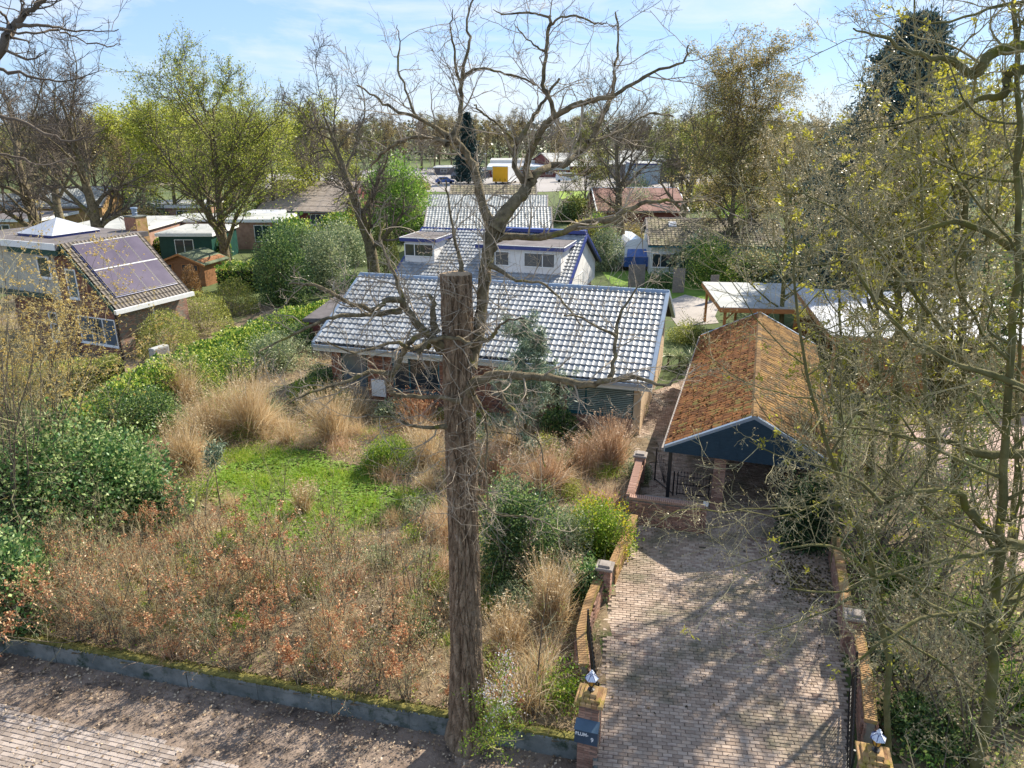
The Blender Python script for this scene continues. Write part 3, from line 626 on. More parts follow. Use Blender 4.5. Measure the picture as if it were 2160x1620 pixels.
g = Geo(); zl, zrr = ZR - rfl * SL, ZR - rfr * SL
g.box(-L, -fl - .03, -rfl - .14, -rfl - .02, zl - .15, zl - .02); g.box(-fl - .02, 0, -rfr - .14, -rfr - .02, zrr - .15, zrr - .02); g.build('gutter', M_zinc, e)
g = Geo(); g.box(-L, -fl - .03, -rfl - .02, -rfl + .55, zl - .34, zl - .16); g.box(-fl - .02, 0, -rfr - .02, -rfr + .5, zrr - .34, zrr - .16); g.build('eaves_board', M_fascia, e)
yl, yr = -rfl + .55, -rfr + .5
def fx(px, py, yy): return on_front(px, py, MO, MY, yy)
# openings measured on the facade
wl = [fx(826, 742, yl), fx(928, 832, yl)]; wr = [fx(1197, 812, yr), fx(1337, 882, yr)]
wlx0, wlx1, wlz0, wlz1 = wl[0][0], wl[1][0], wl[1][1], zl - .36
wrx0, wrx1, wrz0, wrz1 = wr[0][0], wr[1][0], wr[1][1], zrr - .36
dx0, dx1 = fx(722, 800, yl)[0], fx(776, 800, yl)[0]; ddx0, ddx1 = fx(1035, 790, yl)[0], fx(1075, 790, yl)[0]
g = Geo(); x0w = -L + .6
g.box(x0w, -fl - .2, yl + .02, yl + .3, 0, wlz0 - .01) ; g.box(x0w, dx0, yl + .021, yl + .299, wlz0 - .01, zl - .30); g.box(dx1, wlx0, yl + .021, yl + .299, wlz0 - .01, zl - .30); g.box(wlx1, -fl - .2, yl + .021, yl + .299, wlz0 - .01, zl - .30)
g.box(-fl + .15, -.46, yr + .02, yr + .3, 0, wrz0 - .01); g.box(-fl + .15, wrx0, yr + .021, yr + .299, wrz0 - .01, zrr - .2); g.box(wrx1, -.46, yr + .021, yr + .299, wrz0 - .01, zrr - .2)
g.box(-fl + .15, -fl + .4, yr + .301, yl + .3, 0, zrr - .1)
g.box(x0w, x0w + .25, yl + .31, rb - .4, 0, zl - .1); g.box(x0w + .26, -.8, rb - .7, rb - .4, 0, ZR - rb * SL - .1); g.build('wall', M_mortar, e)
brickwall(e, (x0w, yl, 0), (1, 0, 0), (0, -1, 0), -fl - .2 - x0w, zl - .32, [(dx0 - x0w, dx1 - x0w, .1, 3), (wlx0 - x0w, wlx1 - x0w, wlz0 - .02, 3), (ddx0 - x0w, ddx1 - x0w, .9, 1.9)], mj=M_brick)
brickwall(e, (-fl + .15, yr, 0), (1, 0, 0), (0, -1, 0), fl - .15 - .46, zrr - .3, [(wrx0 + fl - .15, wrx1 + fl - .15, wrz0 - .02, 3)], mj=M_brickp)
g = Geo(); gable_poly(g, -.76, -.45, yr - .02, rb - .5, ZR - (rfr - .5) * SL - .1, ZR - (rb - .5) * SL - .1, ZR - .1); g.build('gable_wall', M_plaster, e)
g = Geo(); gable_poly(g, x0w, x0w + .2, yl + .05, rb - .5, zl - .0, ZR - (rb - .5) * SL - .1, ZR - .1, z0=zl - .3); g.build('left_gable', M_plaster, e)
window(e, (wlx0, yl + .03, wlz0), 0, wlx1 - wlx0, wlz1 - wlz0, cols=(.36,), rows=(), frame=M_teal, glass=M_glass, fw=.07)
g = Geo(); g.box(wlx0 + .1, wlx0 + (wlx1 - wlx0) * .34, yl - .01, yl + .04, wlz1 - .38, wlz1 - .03); g.build('vent_window', M_white, e)
window(e, (wrx0, yr + .03, wrz0), 0, wrx1 - wrx0, wrz1 - wrz0, cols=(.28,), frame=M_teal, glass=GLASS_CLEAR, fw=.07, dp=.05)
g = Geo(); k = int((wrz1 - wrz0 - .14) / .085)
for i in range(k):
    z = wrz0 + .09 + i * .085
    for a, b in ((wrx0 + .09, wrx0 + (wrx1 - wrx0) * .28 - .05), (wrx0 + (wrx1 - wrx0) * .28 + .05, wrx1 - .09)): g.box(a, b, yr - .005, yr + .02, z, z + .05)
g.build('blind', M_blind, e, label='pale slatted shutter across the right bay window')
window(e, (dx0, yl + .03, .1), 0, dx1 - dx0, zl - .4, frame=M_green, glass=M_glassb, fw=.06, name='door')
g = Geo(); a, z1 = fx(783, 800, yl - .12); b, z0 = fx(815, 850, yl - .12); g.box(a, b, yl - .14, yl - .04, .3, z1); g.build('panel', M_white, e)
for px, yy in ((1186, yr), (812, yl)):
    x = fx(px, 800, yy)[0]; g = Geo(); g.bar((x, yy - .07, 0), (x, yy - .07, zl - .2 if yy == yl else zrr - .15), .04, 8); g.build('downpipe', M_grey, e)
vx, vz = fx(1028, 712, -2.9); g = Geo(); zz = ZR - 2.9 * SL; g.lathe([(.0, .62), (.17, .6), (.17, .5), (.11, .5), (.11, 0)], 12, (vx, -2.9, zz)); g.box(vx - .3, vx + .3, -3.25, -2.6, zz - .02, zz + .06, Matrix.Identity(4)); g.build('roof_vent', mat('galvanised metal', (.5, .52, .54), (.6, .62, .64), rough=.35, metallic=.4), e)
# room behind the glass
g = Geo(); g.box(wlx0 + .9, wlx1 - .9, yl + .9, yl + .95, .2, 2.3); g.build('curtain', M_curtain, e)

p = W(640, 668, 1.9); e = empty('lean_to', (p[0], p[1], 0), MY, 'dark roofed lean-to at the left end of the bungalow', 'lean-to')
g = Geo(); g.hexa([(0, 0, 1.72), (3.6, 0, 1.95), (3.6, 4.2, 2.5), (0, 4.2, 2.3), (0, 0, 1.8), (3.6, 0, 2.03), (3.6, 4.2, 2.58), (0, 4.2, 2.38)]); g.build('roof', M_flatd, e)
g = Geo(); g.box(.2, 3.4, .2, 4.0, 0, 1.74); g.build('wall', M_redb, e); g = Geo(); g.box(-.05, 3.65, -.06, -.002, 1.6, 1.78); g.build('fascia', M_flatd, e); window(e, (1, .14, .8), 0, 1.2, .7, cols=(.5,), sill=False)

# ================================================================== BLUE-TRIMMED NEIGHBOUR BEHIND
NY = -.30; NO = W(1240, 495, 5.6)
e = empty('dormer_house', (NO[0], NO[1], 0), NY, 'white house with dark blue trim and two flat dormers behind the bungalow', 'house'); NL, nrf, nsl, nzr = 12.3, 5.3, .5, 5.6; NO2 = (NO[0], NO[1])
roof_pair(e, NL, nrf, nrf, nzr, nsl, .24, .36, M_tile, trim=M_blue, fasc=M_blue, h=.032, t=.03)
g = Geo(); g.box(-NL + .5, -.6, -nrf + .5, nrf - .5, 0, nzr - nrf * nsl + .05); g.build('wall', M_brickp, e)
g = Geo(); gable_poly(g, -.65, -.35, -nrf + .45, nrf - .45, nzr - (nrf - .45) * nsl - .1, nzr - (nrf - .45) * nsl - .1, nzr - .1, z0=1.7); g.build('gable_wall', M_render, e)
window(e, (-.33, -1.0, 2.0), R(90), 1.5, 1.0, cols=(.5,)); window(e, (-.33, -3.6, .2), R(90), 1.1, 2.0, cols=(.5,))
def dormer(pxl, pxr, pyt, pyb, yf, wins, over=.25):
    yf = min((abs(on_front(pxl, pyb, NO2, NY, y)[1] - (nzr + y * nsl)), y) for y in np.arange(-5.2, -.8, .05))[1]
    x0, zt = on_front(pxl, pyt, NO2, NY, yf); x1, _ = on_front(pxr, pyt, NO2, NY, yf); zb = nzr + yf * nsl + .04; yb = (zt + .02 - nzr) / nsl if zt < nzr else 0
    yb = min(yb, -.05)
    g = Geo(); g.box(x0, x1, yf, yb, zb - .15, zt); g.build('dormer', M_render, e)
    g = Geo(); ov = over
    g.box(x0 - ov, x1 + ov, yf - ov, yb + .1, zt + .002, zt + .24); d = g.build('dormer_roof', M_blue, e)
    g = Geo(); g.box(x0 - ov + .03, x1 + ov - .03, yf - ov + .03, yb + .08, zt + .242, zt + .26); g.build('roof_felt', M_flatd, d)
    g = Geo(); g.box(x0 - ov - .02, x1 + ov + .02, yf - ov - .02, yf - ov + .03, zt + .241, zt + .275); g.box(x0 - ov - .02, x0 - ov + .03, yf - ov + .031, yb + .1, zt + .241, zt + .275); g.box(x1 + ov - .03, x1 + ov + .02, yf - ov + .031, yb + .1, zt + .241, zt + .275); g.build('roof_edge', M_white, d)
    for a, b, cols in wins:
        xa = on_front(a, pyt, NO2, NY, yf)[0]; xb = on_front(b, pyt, NO2, NY, yf)[0]; hh = (zt - zb)
        window(e, (xa, yf - .07, zb + hh * .28), 0, xb - xa, hh * .62, cols=cols, sill=False, glass=M_glass)
dormer(853, 915, 508, 553, -3.1, [(853, 914, (.35,))])
dormer(1012, 1184, 522, 573, -3.4, [(1015, 1075, (.5,)), (1105, 1172, (.6,))])
g = Geo(); g.box(-6.5, -.1, -.3, .35, nzr + .05, nzr + .28); g.build('ridge_box', M_blue, e)

# ================================================================== LONG ROOFS BEYOND
def simple_house(name, pl, pr, zr, rf, sl, label, tm, wm, tw=.33, tl=.4, rb=None, trim=M_grey, fasc=M_grey, h=.05, kindf=tile_mesh, cat='house', yaw=None, wins=(), back=False, group=None, D=None):
    a, b = (W(*pl, zr), W(*pr, zr)) if D is None else (WD(*pl, D), WD(*pr, D))
    zr = a[2]
    if yaw is None: yaw = math.atan2(b[1] - a[1], b[0] - a[0]); L = np.hypot(b[0] - a[0], b[1] - a[1])
    else: L = abs(b[0] - a[0]) / math.cos(yaw)
    rb = rb or rf; e = empty(name, (b[0], b[1], 0), yaw, label, cat, group); roof_pair(e, L, rf, rb, zr, sl, tw, tl, tm, trim=trim, fasc=fasc, h=h, kindf=kindf, back=back)
    g = Geo(); ze = zr - rf * sl; g.box(-L + .3, -.3, -rf + .4, rb - .4, 0, ze + .05); gable_poly(g, -L + .32, -.32, -rf + .45, rb - .45, ze, zr - rb * sl, zr - .1, z0=ze - .2); g.build('wall', wm, e)
    for x0, x1, z0, z1, cols, fm in wins: window(e, (x0, -rf + .36, z0), 0, x1 - x0, z1 - z0, cols=cols, frame=fm)
    return e, L
simple_house('long_house', (901, 437), (1163, 437), 4.6, 5.5, .42, 'long grey tiled roof nearest of the three behind the blue dormers', M_tile_far, M_render, rb=4.2)
simple_house('long_house', (905, 411), (1156, 412), 4.7, 6, .3, 'middle grey tiled roof of the three stacked behind the dormers', M_tile_far, M_brickp, rb=4)
simple_house('barn', (950, 390), (1132, 390), 4.8, 6, .4, 'brown tiled roof just in front of the yellow box body', M_tile_brown, M_redb, tw=.5, tl=.6)

# small house at the right with teal eaves, skylight
e, L = simple_house('garden_house', (1366, 463), (1640, 463), 4.6, 4.4, .42, 'white clad garden house with mossy brown tiles, teal gutter and skylight', M_tile_brown, M_white, tw=.33, tl=.36, trim=M_grey, fasc=M_teal, kindf=flat_tile, h=.05, yaw=-.09)
go, gy = (e.location.x, e.location.y), e.rotation_euler[2]
def gf(px, py): return on_front(px, py, go, gy, -4.0)
a, b = gf(1376, 532), gf(1428, 562); window(e, (a[0], -4.09, .75), 0, b[0] - a[0], 1.25, cols=(.34,), glass=M_glass)
a, b = gf(1436, 540), gf(1452, 580); g = Geo(); g.box(a[0], b[0], -4.08, -4.01, .05, 2.1); d = g.build('door', M_teal, e); g = Geo(); g.box(a[0] + .12, b[0] - .12, -4.10, -4.085, 1.1, 1.9); g.build('pane', M_glassb, d)
a = on_front(1418, 474, go, gy, -1.0)[0]; g = Geo(); slab(g, a - .35, a + .35, -1.5, 4.6 - 1.5 * .42 + .16, -.8, 4.6 - .8 * .42 + .16, .12); g.build('skylight', M_flatw, e)
g = Geo()
for i in range(24): x = -L + .35 + i * .3; g.box(x, x + .02, -4.025, -4.003, .05, 2.6)
g.build('cladding', M_flat, e)
# thatched farmhouse and grey roofed bungalow at the left
e, L = simple_house('thatched_house', (583, 381), (764, 383), 5.6, 7, .48, 'low farmhouse under a wide pale thatched roof left of the bare tree', M_thatch, M_redb, tw=2, tl=1.4, h=.05, kindf=flat_tile, trim=M_tile_dark, wins=[(-9, -6.5, .5, 1.9, (.3, .6), M_white), (-5, -2.5, .5, 1.9, (.3, .6), M_white)])
e, L = simple_house('grey_roof_house', (90, 395), (236, 393), 5.2, 5, .42, 'brick bungalow with dark grey roof behind the twin bare trees', M_tile_far, M_brickor, trim=M_tile_dark, rb=5)
simple_house('grey_roof_house', (-60, 412), (60, 408), 4.2, 5, .3, 'pale grey roofed house cut by the left edge behind the golden shrub', M_tile_far, M_brickp, rb=4)
simple_house('farm_building', (1215, 372), (1430, 396), 4.5, 8, .3, 'low building under a red brown roof behind the tawny bush', M_redroof, M_redb, tw=2, tl=2, h=.05, kindf=flat_tile, trim=M_white, yaw=0)

# flat roofed homes behind the left house
def flat_house(name, px0, px1, py, z, depth, label, rm, wm, edge=M_white, yaw=0, cat='house', wins=True, th=.3, D=None):
    a, b = (W(px0, py, z), W(px1, py, z)) if D is None else (WD(px0, py, D), WD(px1, py, D))
    z = a[2]; L = abs(b[0] - a[0]); e = empty(name, (min(a[0], b[0]), (a[1] + b[1]) / 2, 0), yaw, label, cat)
    g = Geo(); g.box(.1, L - .1, .1, depth - .1, 0, z - th); g.build('wall', wm, e); g = Geo(); g.box(-.15, L + .15, -.15, depth + .15, z - th + .002, z); g.build('roof', edge, e)
    g = Geo(); g.box(-.05, L + .05, -.05, depth + .05, z + .003, z + .03); g.build('roof_felt', rm, e)
    if wins:
        n = max(1, int(L / 3.5))
        for i in range(n): window(e, ((i + .3) * L / n, .03, .8), 0, min(1.8, L / n * .5), z - th - 1.1, cols=(.5,), sill=False)
    return e, L
flat_house('flat_roof_house', 330, 445, 492, 3.0, 7, 'flat roofed outbuilding with white edge beside the timber shed', M_flat, M_green)
flat_house('flat_roof_house', 345, 590, 463, 3.2, 6, 'long low house with pale flat roof behind the olive green tree', M_flat, M_brickp)
flat_house('flat_roof_house', 275, 420, 434, 3.1, 8, 'farther flat roofed house with white roof edge left of the green tree', M_flatw, M_brickp)
flat_house('flat_roof_house', 70, 262, 492, 3.4, 14, 'wide pale gravel flat roof just behind the glass pyramid', M_flat, M_brickp, wins=False)
flat_house('flat_roof_house', -60, 75, 462, 3.2, 8, 'flat roofed house at the left edge behind the golden catkin shrub', M_flatd, M_brickor)
flat_house('conservatory', 505, 575, 452, 2.8, 5, 'pale blue roofed lean-to beside the white playhouse', M_flatw, M_glassb, wins=False)

# far businesses round the car park
flat_house('warehouse', 1028, 1200, 352, 5.5, 20, 'dark red flat roofed business hall behind the yellow box body', M_flatw, M_redb, edge=mat('pale green fascia', (.5, .6, .55)), th=.8, D=205, cat='hall')
flat_house('warehouse', 1035, 1150, 338, 9, 16, 'upper grey clad hall rising behind the dark red one', M_flat, M_flatd, th=.9, wins=False, D=228, cat='hall')
simple_house('big_shed', (1140, 322), (1260, 322), 15, 14, .22, 'large shed with pale pitched roof behind the business hall', M_flat, M_redb, tw=4, tl=4, kindf=flat_tile, yaw=.25, D=225, cat='shed')
simple_house('big_shed', (1285, 318), (1400, 322), 13, 14, .22, 'grey roofed farm shed behind the oak at the right of the car park', M_flat, M_grey, tw=4, tl=4, kindf=flat_tile, yaw=-.1, D=215, cat='shed')
flat_house('metal_shed', 1335, 1395, 345, 7, 12, 'pale blue metal shed between two trees beyond the car park', M_flat, mat('pale blue steel', (.28, .36, .42), (.34, .42, .48)), edge=M_blue, wins=False, D=178, cat='shed')
flat_house('metal_shed', 1395, 1445, 338, 6, 12, 'low dark shed with grey roof right of the pale blue one', M_flat, M_flatd, wins=False, D=185, cat='shed')
flat_house('workshop', 915, 962, 352, 5, 10, 'dark open workshop left of the yellow box body', M_flat, M_flatd, D=215, cat='workshop')

# ================================================================== LEFT HOUSE WITH SOLAR PANELS
LY = R(66); LO = (-22.95, 46.0); LL, LR, LZ, LS = 5.3, 3.5, 6.4, .97
e = empty('brick_house', (*LO, 0), LY, 'red brick house with solar panels on its steep dark tiled roof', 'house'); left_house = e
g = Geo(); slab(g, -LL, 0, -LR, LZ - LR * LS, 0, LZ, .1); g.build('roof', M_under, e); cl = math.hypot(1, LS)
px0, px1, py0, py1 = .55, LL - .45, .75, LR * cl - .3
roof_tiles(e, (-LL + .05, -LR - .05, LZ - LR * LS + .012), (1, 0, 0), (0, 1, LS), LL - .1, LR * cl, .25, .34, M_tile_dark, M_tile_dark, 230, .05, .025, skip=lambda x, y: px0 + .3 < x < px1 - .3 and py0 + .2 < y < py1 - .2)
vs = norm(np.array([0, 1, LS])); ns = np.cross([1, 0, 0], vs)
def slope_box(g, x0, x1, s0, s1, n0, n1):
    O = np.array([-LL, -LR, LZ - LR * LS]); P = []
    for n_ in (n0, n1):
        for x, s_ in ((x0, s0), (x1, s0), (x1, s1), (x0, s1)): P.append(O + np.array([x, 0, 0]) + vs * s_ + ns * n_)
    g.hexa(P)
pw = (px1 - px0) / 4; ph = (py1 - py0) / 2
for j in range(2):
    for i in range(4):
        g = Geo(); slope_box(g, px0 + i * pw + .012, px0 + (i + 1) * pw - .012, py0 + j * (ph + .02), py0 + j * (ph + .02) + ph - .02, .13, .17); p = g.build('solar_panel', M_solar, e)
        g = Geo(); a, b, c_, d_ = px0 + i * pw + .012, px0 + (i + 1) * pw - .012, py0 + j * (ph + .02), py0 + j * (ph + .02) + ph - .02
        for q in ((a, b, c_, c_ + .025), (a, b, d_ - .025, d_), (a, a + .02, c_ + .025, d_ - .025), (b - .02, b, c_ + .025, d_ - .025)): slope_box(g, *q, .171, .176)
        g.build('panel_frame', M_iron, p)
g = Geo(); slope_box(g, px0, px1, py0 + ph - .03, py0 + ph + .03, .178, .185); slope_box(g, px0, px1, py1 + .0, py1 + .03, .13, .18); g.build('panel_rail', M_flatw, e)
g = Geo(); slope_box(g, px0 - .05, px0 + .0, py0, py1, .04, .128); slope_box(g, px0, px1, py0 - .06, py0 - .005, .04, .128); g.build('panel_mount', M_blue, e)
ze = LZ - LR * LS
g = Geo(); g.box(-LL - .1, .1, -LR - .26, -LR - .07, ze - .22, ze + .02); g.build('gutter', M_white, e)
g = Geo(); slab(g, -LL - .06, -LL + .0, -LR, ze + .06, 0, LZ + .06, .28); g.build('bargeboard', M_green, e)
g = Geo()                                             # brick core walls
xg = -LL + .25; g.box(xg + .1, -.2, -LR + .35, 5.5, 0, ze - .05)
for x0, x1 in ((xg + .1, xg + .35), (-.45, -.2)):
    g.hexa([(x0, -LR + .35, ze - .05), (x1, -LR + .35, ze - .05), (x1, 0, ze - .05), (x0, 0, ze - .05), (x0, -LR + .35, ze + .2), (x1, -LR + .35, ze + .2), (x1, 0, LZ - .2), (x0, 0, LZ - .2)])
g.build('wall', M_mortar, e)
def lf(px, py): return on_side(px, py, LO, LY, xg)           # near gable is the plane x = xg: (y, z)
# near gable brick (axis runs from the right corner to the left = +y)
a, b = lf(162, 657), lf(250, 724)
wy0, wy1, wz0, wz1 = b[0], a[0], min(a[1], b[1]), max(a[1], b[1])
wy0, wy1, wz0, wz1 = min(wy0, wy1), max(wy0, wy1), .75, 2.35
a2, b2 = lf(102, 665), lf(134, 735); v0, v1 = min(a2[0], b2[0]), max(a2[0], b2[0])
c1, c2 = lf(131, 545), lf(166, 612); t0_, t1_ = min(c1[0], c2[0]), max(c1[0], c2[0])
base_y = -LR + .34
holes = [(wy0 - base_y, wy1 - base_y, wz0, wz1), (v0 - base_y, v1 - base_y, .5, 2.3), (t0_ - base_y, t1_ - base_y, 3.3, 5.0)]
brickwall(e, (xg, base_y, 0), (0, 1, 0), (-1, 0, 0), 8.6, 5.9, holes, M_brick, bl=.21, bh=.055, gap=.012,
          top=lambda z: (max(0, (z - ze - .1) / LS), 8.6 if z < 3.1 else 4.2))
brickwall(e, (-.2 - (-LL + .25) and xg + .1, -LR + .35, 0), (1, 0, 0), (0, -1, 0), LL - .35, ze - .1, [], M_brickp, bh=.055, gap=.012)
def gwin(y0, y1, z0, z1, **k): return window(e, (xg - .02, y1, z0), R(-90), y1 - y0, z1 - z0, **k)
gwin(wy0, wy1, wz0, wz1, cols=(.33, .66), rows=(), glass=M_glassb, fw=.07)
g = Geo(); ym = (wy0 + wy1) / 2; g.box(xg - .16, xg - .05, ym - .1, ym + .55, wz1 - .8, wz1 - .08); o = g.build('open_vent', M_iron, e); g = Geo(); g.box(xg - .17, xg - .162, ym - .03, ym + .48, wz1 - .72, wz1 - .16); g.build('pane', M_glassb, o)
gwin(v0, v1, .5, 2.3, rows=(.6,), glass=M_glass, fw=.07); gwin(t0_, t1_, 3.3, 5.0, glass=M_glassb, fw=.09)
# flat part to the left of the ridge with skylight
g = Geo(); g.box(xg + .12, .3, .05, 8.4, ze - .04, LZ - .28); g.build('upper_wall', mat('cream panels', (.45, .42, .34), (.55, .52, .44)), e)
g = Geo(); g.box(xg - .5, .6, -.05, 9, LZ - .27, LZ + .02); g.build('flat_roof', M_flatd, e)
g = Geo(); g.box(xg - .56, xg - .502, .0, 9, LZ - .3, LZ + .07); g.build('roof_edge', M_white, e)
g = Geo(); g.box(xg - .49, xg - .1, .0, 4.2, LZ - .62, LZ - .28); g.box(xg - .45, xg + .05, 1.9, 8.5, ze + .2, ze + .36); g.build('canopy', M_green, e)
gwin(1.5, 2.6, 4.3, 5.6, glass=M_glass, fw=.1, cols=()); 
sk = WD(128, 505, 45.5)
g = Geo(); q = Matrix.Rotation(-LY, 4, 'Z') @ Matrix.Translation((sk[0] - LO[0], sk[1] - LO[1], 0)); c0 = q.translation; r_ = 1.55
g.box(c0[0] - r_, c0[0] + r_, c0[1] - r_, c0[1] + r_, LZ + .02, LZ + .16); o = g.build('skylight_base', M_blue, e)
g = Geo(); V = [(c0[0] - r_ - .05, c0[1] - r_ - .05, LZ + .161), (c0[0] + r_ + .05, c0[1] - r_ - .05, LZ + .161), (c0[0] + r_ + .05, c0[1] + r_ + .05, LZ + .161), (c0[0] - r_ - .05, c0[1] + r_ + .05, LZ + .161), (c0[0], c0[1], LZ + 1.0)]
g.add(V, [(3, 2, 1, 0)], [(0, 1, 4), (1, 2, 4), (2, 3, 4), (3, 0, 4)]); g.build('skylight', M_flatw, e)
# chimney
ck = WD(292, 500, 47.2); q = Matrix.Rotation(-LY, 4, 'Z') @ Matrix.Translation((ck[0] - LO[0], ck[1] - LO[1], 0)); c0 = q.translation
g = Geo(); g.box(c0[0] - .42, c0[0] + .42, c0[1] - .5, c0[1] + .5, 3.0, 7.25); ch = g.build('chimney', M_brickor, e)
g = Geo(); g.box(c0[0] - .44, c0[0] - .421, c0[1] - .49, c0[1] + .49, 3.0, 7.2); g.build('painted_shade_face', M_brick, ch)  # darker brick layer paints the shade on the chimney's near face
g = Geo(); g.box(c0[0] - .46, c0[0] + .46, c0[1] - .54, c0[1] + .54, 7.251, 7.31); g.build('chimney_cap', M_conc, ch)
g = Geo(); g.lathe([(0, .52), (.2, .5), (.22, .42), (.17, .4), (.15, .2), (.2, .18), (.15, .16), (.15, 0)], 12, (c0[0], c0[1], 7.31)); g.build('flue', M_zinc, ch)
g = Geo(); g.bar((xg - .05, -LR + .28, 0), (xg - .05, -LR + .28, ze - .2), .045, 8); g.bar((xg - .08, base_y + (wy1 - base_y) + .35, 0), (xg - .08, base_y + (wy1 - base_y) + .35, 3.2), .045, 8); g.build('downpipe', M_iron, e)
g = Geo(); g.bar((-2.6, -LR + .25, 0), (-2.6, -LR + .25, ze - .2), .045, 8); g.build('white_downpipe', M_white, e)
# air conditioner outside the house
ac = W(336, 742, .9); e = empty('heat_pump', (ac[0], ac[1], 0), LY, 'pale outdoor heat pump unit standing against the sunlit brick side wall', 'heat pump')
g = Geo(); g.bbox(-.5, .5, -.2, .2, .5, 1.2, .03); g.build('casing', M_flat, e); g = Geo(); g.lathe([(.26, -.02), (.28, 0), (.26, .02)], 16); 
g = Geo()
for i in range(8): g.box(-.45, .45, -.215, -.202, .58 + i * .07, .60 + i * .07)
g.build('grille', M_grey, e); g = Geo(); g.box(-.4, -.34, -.18, .18, 0, .5); g.box(.34, .4, -.18, .18, 0, .5); g.build('stand', M_grey, e)

# timber shed
sh = W(345, 600, 0); shr = W(446, 600, 0); ey = math.atan2(shr[1] - sh[1], shr[0] - sh[0]); Ls = np.hypot(*(shr - sh)[:2])
e = empty('garden_shed', (sh[0], sh[1], 0), R(-12), 'brown timber shed with green felt gable roof behind the left house', 'shed')
g = Geo(); gable_poly(g, 0, 0, 0, 0, 0, 0, 0); g = Geo()
V = [(0, 0, 0), (Ls, 0, 0), (Ls, 0, 2.0), (Ls * .5, 0, 2.65), (0, 0, 2.0)]; V = [(x, y, z) for y in (0, 3.2) for x, _, z in V]
g.add(V, [(i, (i + 1) % 5, 5 + (i + 1) % 5, 5 + i) for i in range(5)], [(0, 1, 2), (0, 2, 3), (0, 3, 4), (5, 7, 6), (5, 8, 7), (5, 9, 8)]); g.build('wall', M_shedwood, e)
g = Geo()
for i in range(15): z = .1 + i * .125; g.box(.0, Ls, -.02, -.004, z, z + .11)
g.build('cladding', M_shedwood, e)
for s_ in (-1, 1):
    g = Geo(); x0, x1 = (-.3, Ls * .5) if s_ < 0 else (Ls * .5, Ls + .3); za, zb = (1.86, 2.72) if s_ < 0 else (2.72, 1.86)
    g.hexa([(x0, -.35, za - .06), (x1, -.35, zb - .06), (x1, 3.4, zb - .06), (x0, 3.4, za - .06), (x0, -.35, za), (x1, -.35, zb), (x1, 3.4, zb), (x0, 3.4, za)]); g.build('roof', mat('green felt', (.10, .13, .08), (.16, .18, .11), 1), e)
    g = Geo(); g.hexa([(x0, -.39, za - .16), (x1, -.39, zb - .16), (x1, -.351, zb - .16), (x0, -.351, za - .16), (x0, -.39, za - .0), (x1, -.39, zb), (x1, -.351, zb), (x0, -.351, za)]); g.build('bargeboard', M_wood, e)
window(e, (.35, -.1, 1.1), 0, .8, .7, cols=(.5,), rows=(.5,), frame=M_wood, fw=.05); window(e, (Ls * .5, -.1, 1.2), 0, 1.5, .6, cols=(.25, .5, .75), frame=M_wood, fw=.05)
# playhouse
pp = W(597, 462, 0); e = empty('playhouse', (pp[0], pp[1], 0), R(10), 'small white playhouse on posts with pale gable roof among the dark shrubs', 'playhouse')
g = Geo(); g.box(-.8, .8, -.7, .7, 1.0, 2.3); g.build('wall', M_white, e); g = Geo()
for x in (-.75, .75):
    for y in (-.65, .65): g.box(x - .06, x + .06, y - .06, y + .06, 0, 1)
g.build('post', M_grey, e); g = Geo(); slab(g, -1.1, 1.1, -1.1, 2.2, 0, 3.1, .08); slab(g, -1.1, 1.1, 1.1, 2.2, 0, 3.1, .08); g.build('roof', M_flatw, e); window(e, (-.35, -.74, 1.4), 0, .7, .6, cols=(.5,), sill=False)

# ================================================================== MOSSY GARAGE / CARPORT
gA = W(1592, 882, 3.7); GY = math.pi / 2 - .318; GL, GRr, GS = 15.0, 2.75, .52
go_ = gA[:2] + np.array([math.cos(GY), math.sin(GY)]) * GL
e = empty('garage', (go_[0], go_[1], 0), GY, 'long garage and carport with orange mossy tiled roof and blue gable', 'garage')
roof_pair(e, GL, GRr, GRr, 3.7, GS, .27, .34, M_tile_mossy, h=.04, kindf=flat_tile, trim=M_zinc, gut=False, mj2=M_tile_moss, mo=M_tile_moss, backparts=0, ridgecol=M_tile_mossy)
zg = 3.7 - GRr * GS
g = Geo(); V = [(-GL - .04, -GRr, zg - .12), (-GL - .04, GRr, zg - .12), (-GL - .04, GRr, zg + .0), (-GL - .04, 0, 3.66), (-GL - .04, -GRr, zg + .0)]; V += [(-GL + .04, y, z) for _, y, z in V]
g.add(V, [(i, (i + 1) % 5, 5 + (i + 1) % 5, 5 + i) for i in range(5)], [(0, 2, 1), (0, 3, 2), (0, 4, 3), (5, 6, 7), (5, 7, 8), (5, 8, 9)]); g.build('gable_board', M_navy, e)
g = Geo()
for i in range(9):
    y0 = -GRr + .15 + i * .6
    if y0 + .02 < GRr: top = 3.6 - abs(y0) * GS; g.box(-GL - .052, -GL - .041, y0, y0 + .02, zg - .11, top)
g.build('batten', M_navy, e)
g = Geo(); g.box(-GL, -.1, GRr + .01, GRr + .12, zg - .12, zg - .0); g.build('gutter', M_grey, e)
g = Geo(); g.box(-GL + .05, -GL + .17, GRr - .25, GRr - .13, 0, zg - .05); g.build('post', M_iron, e)
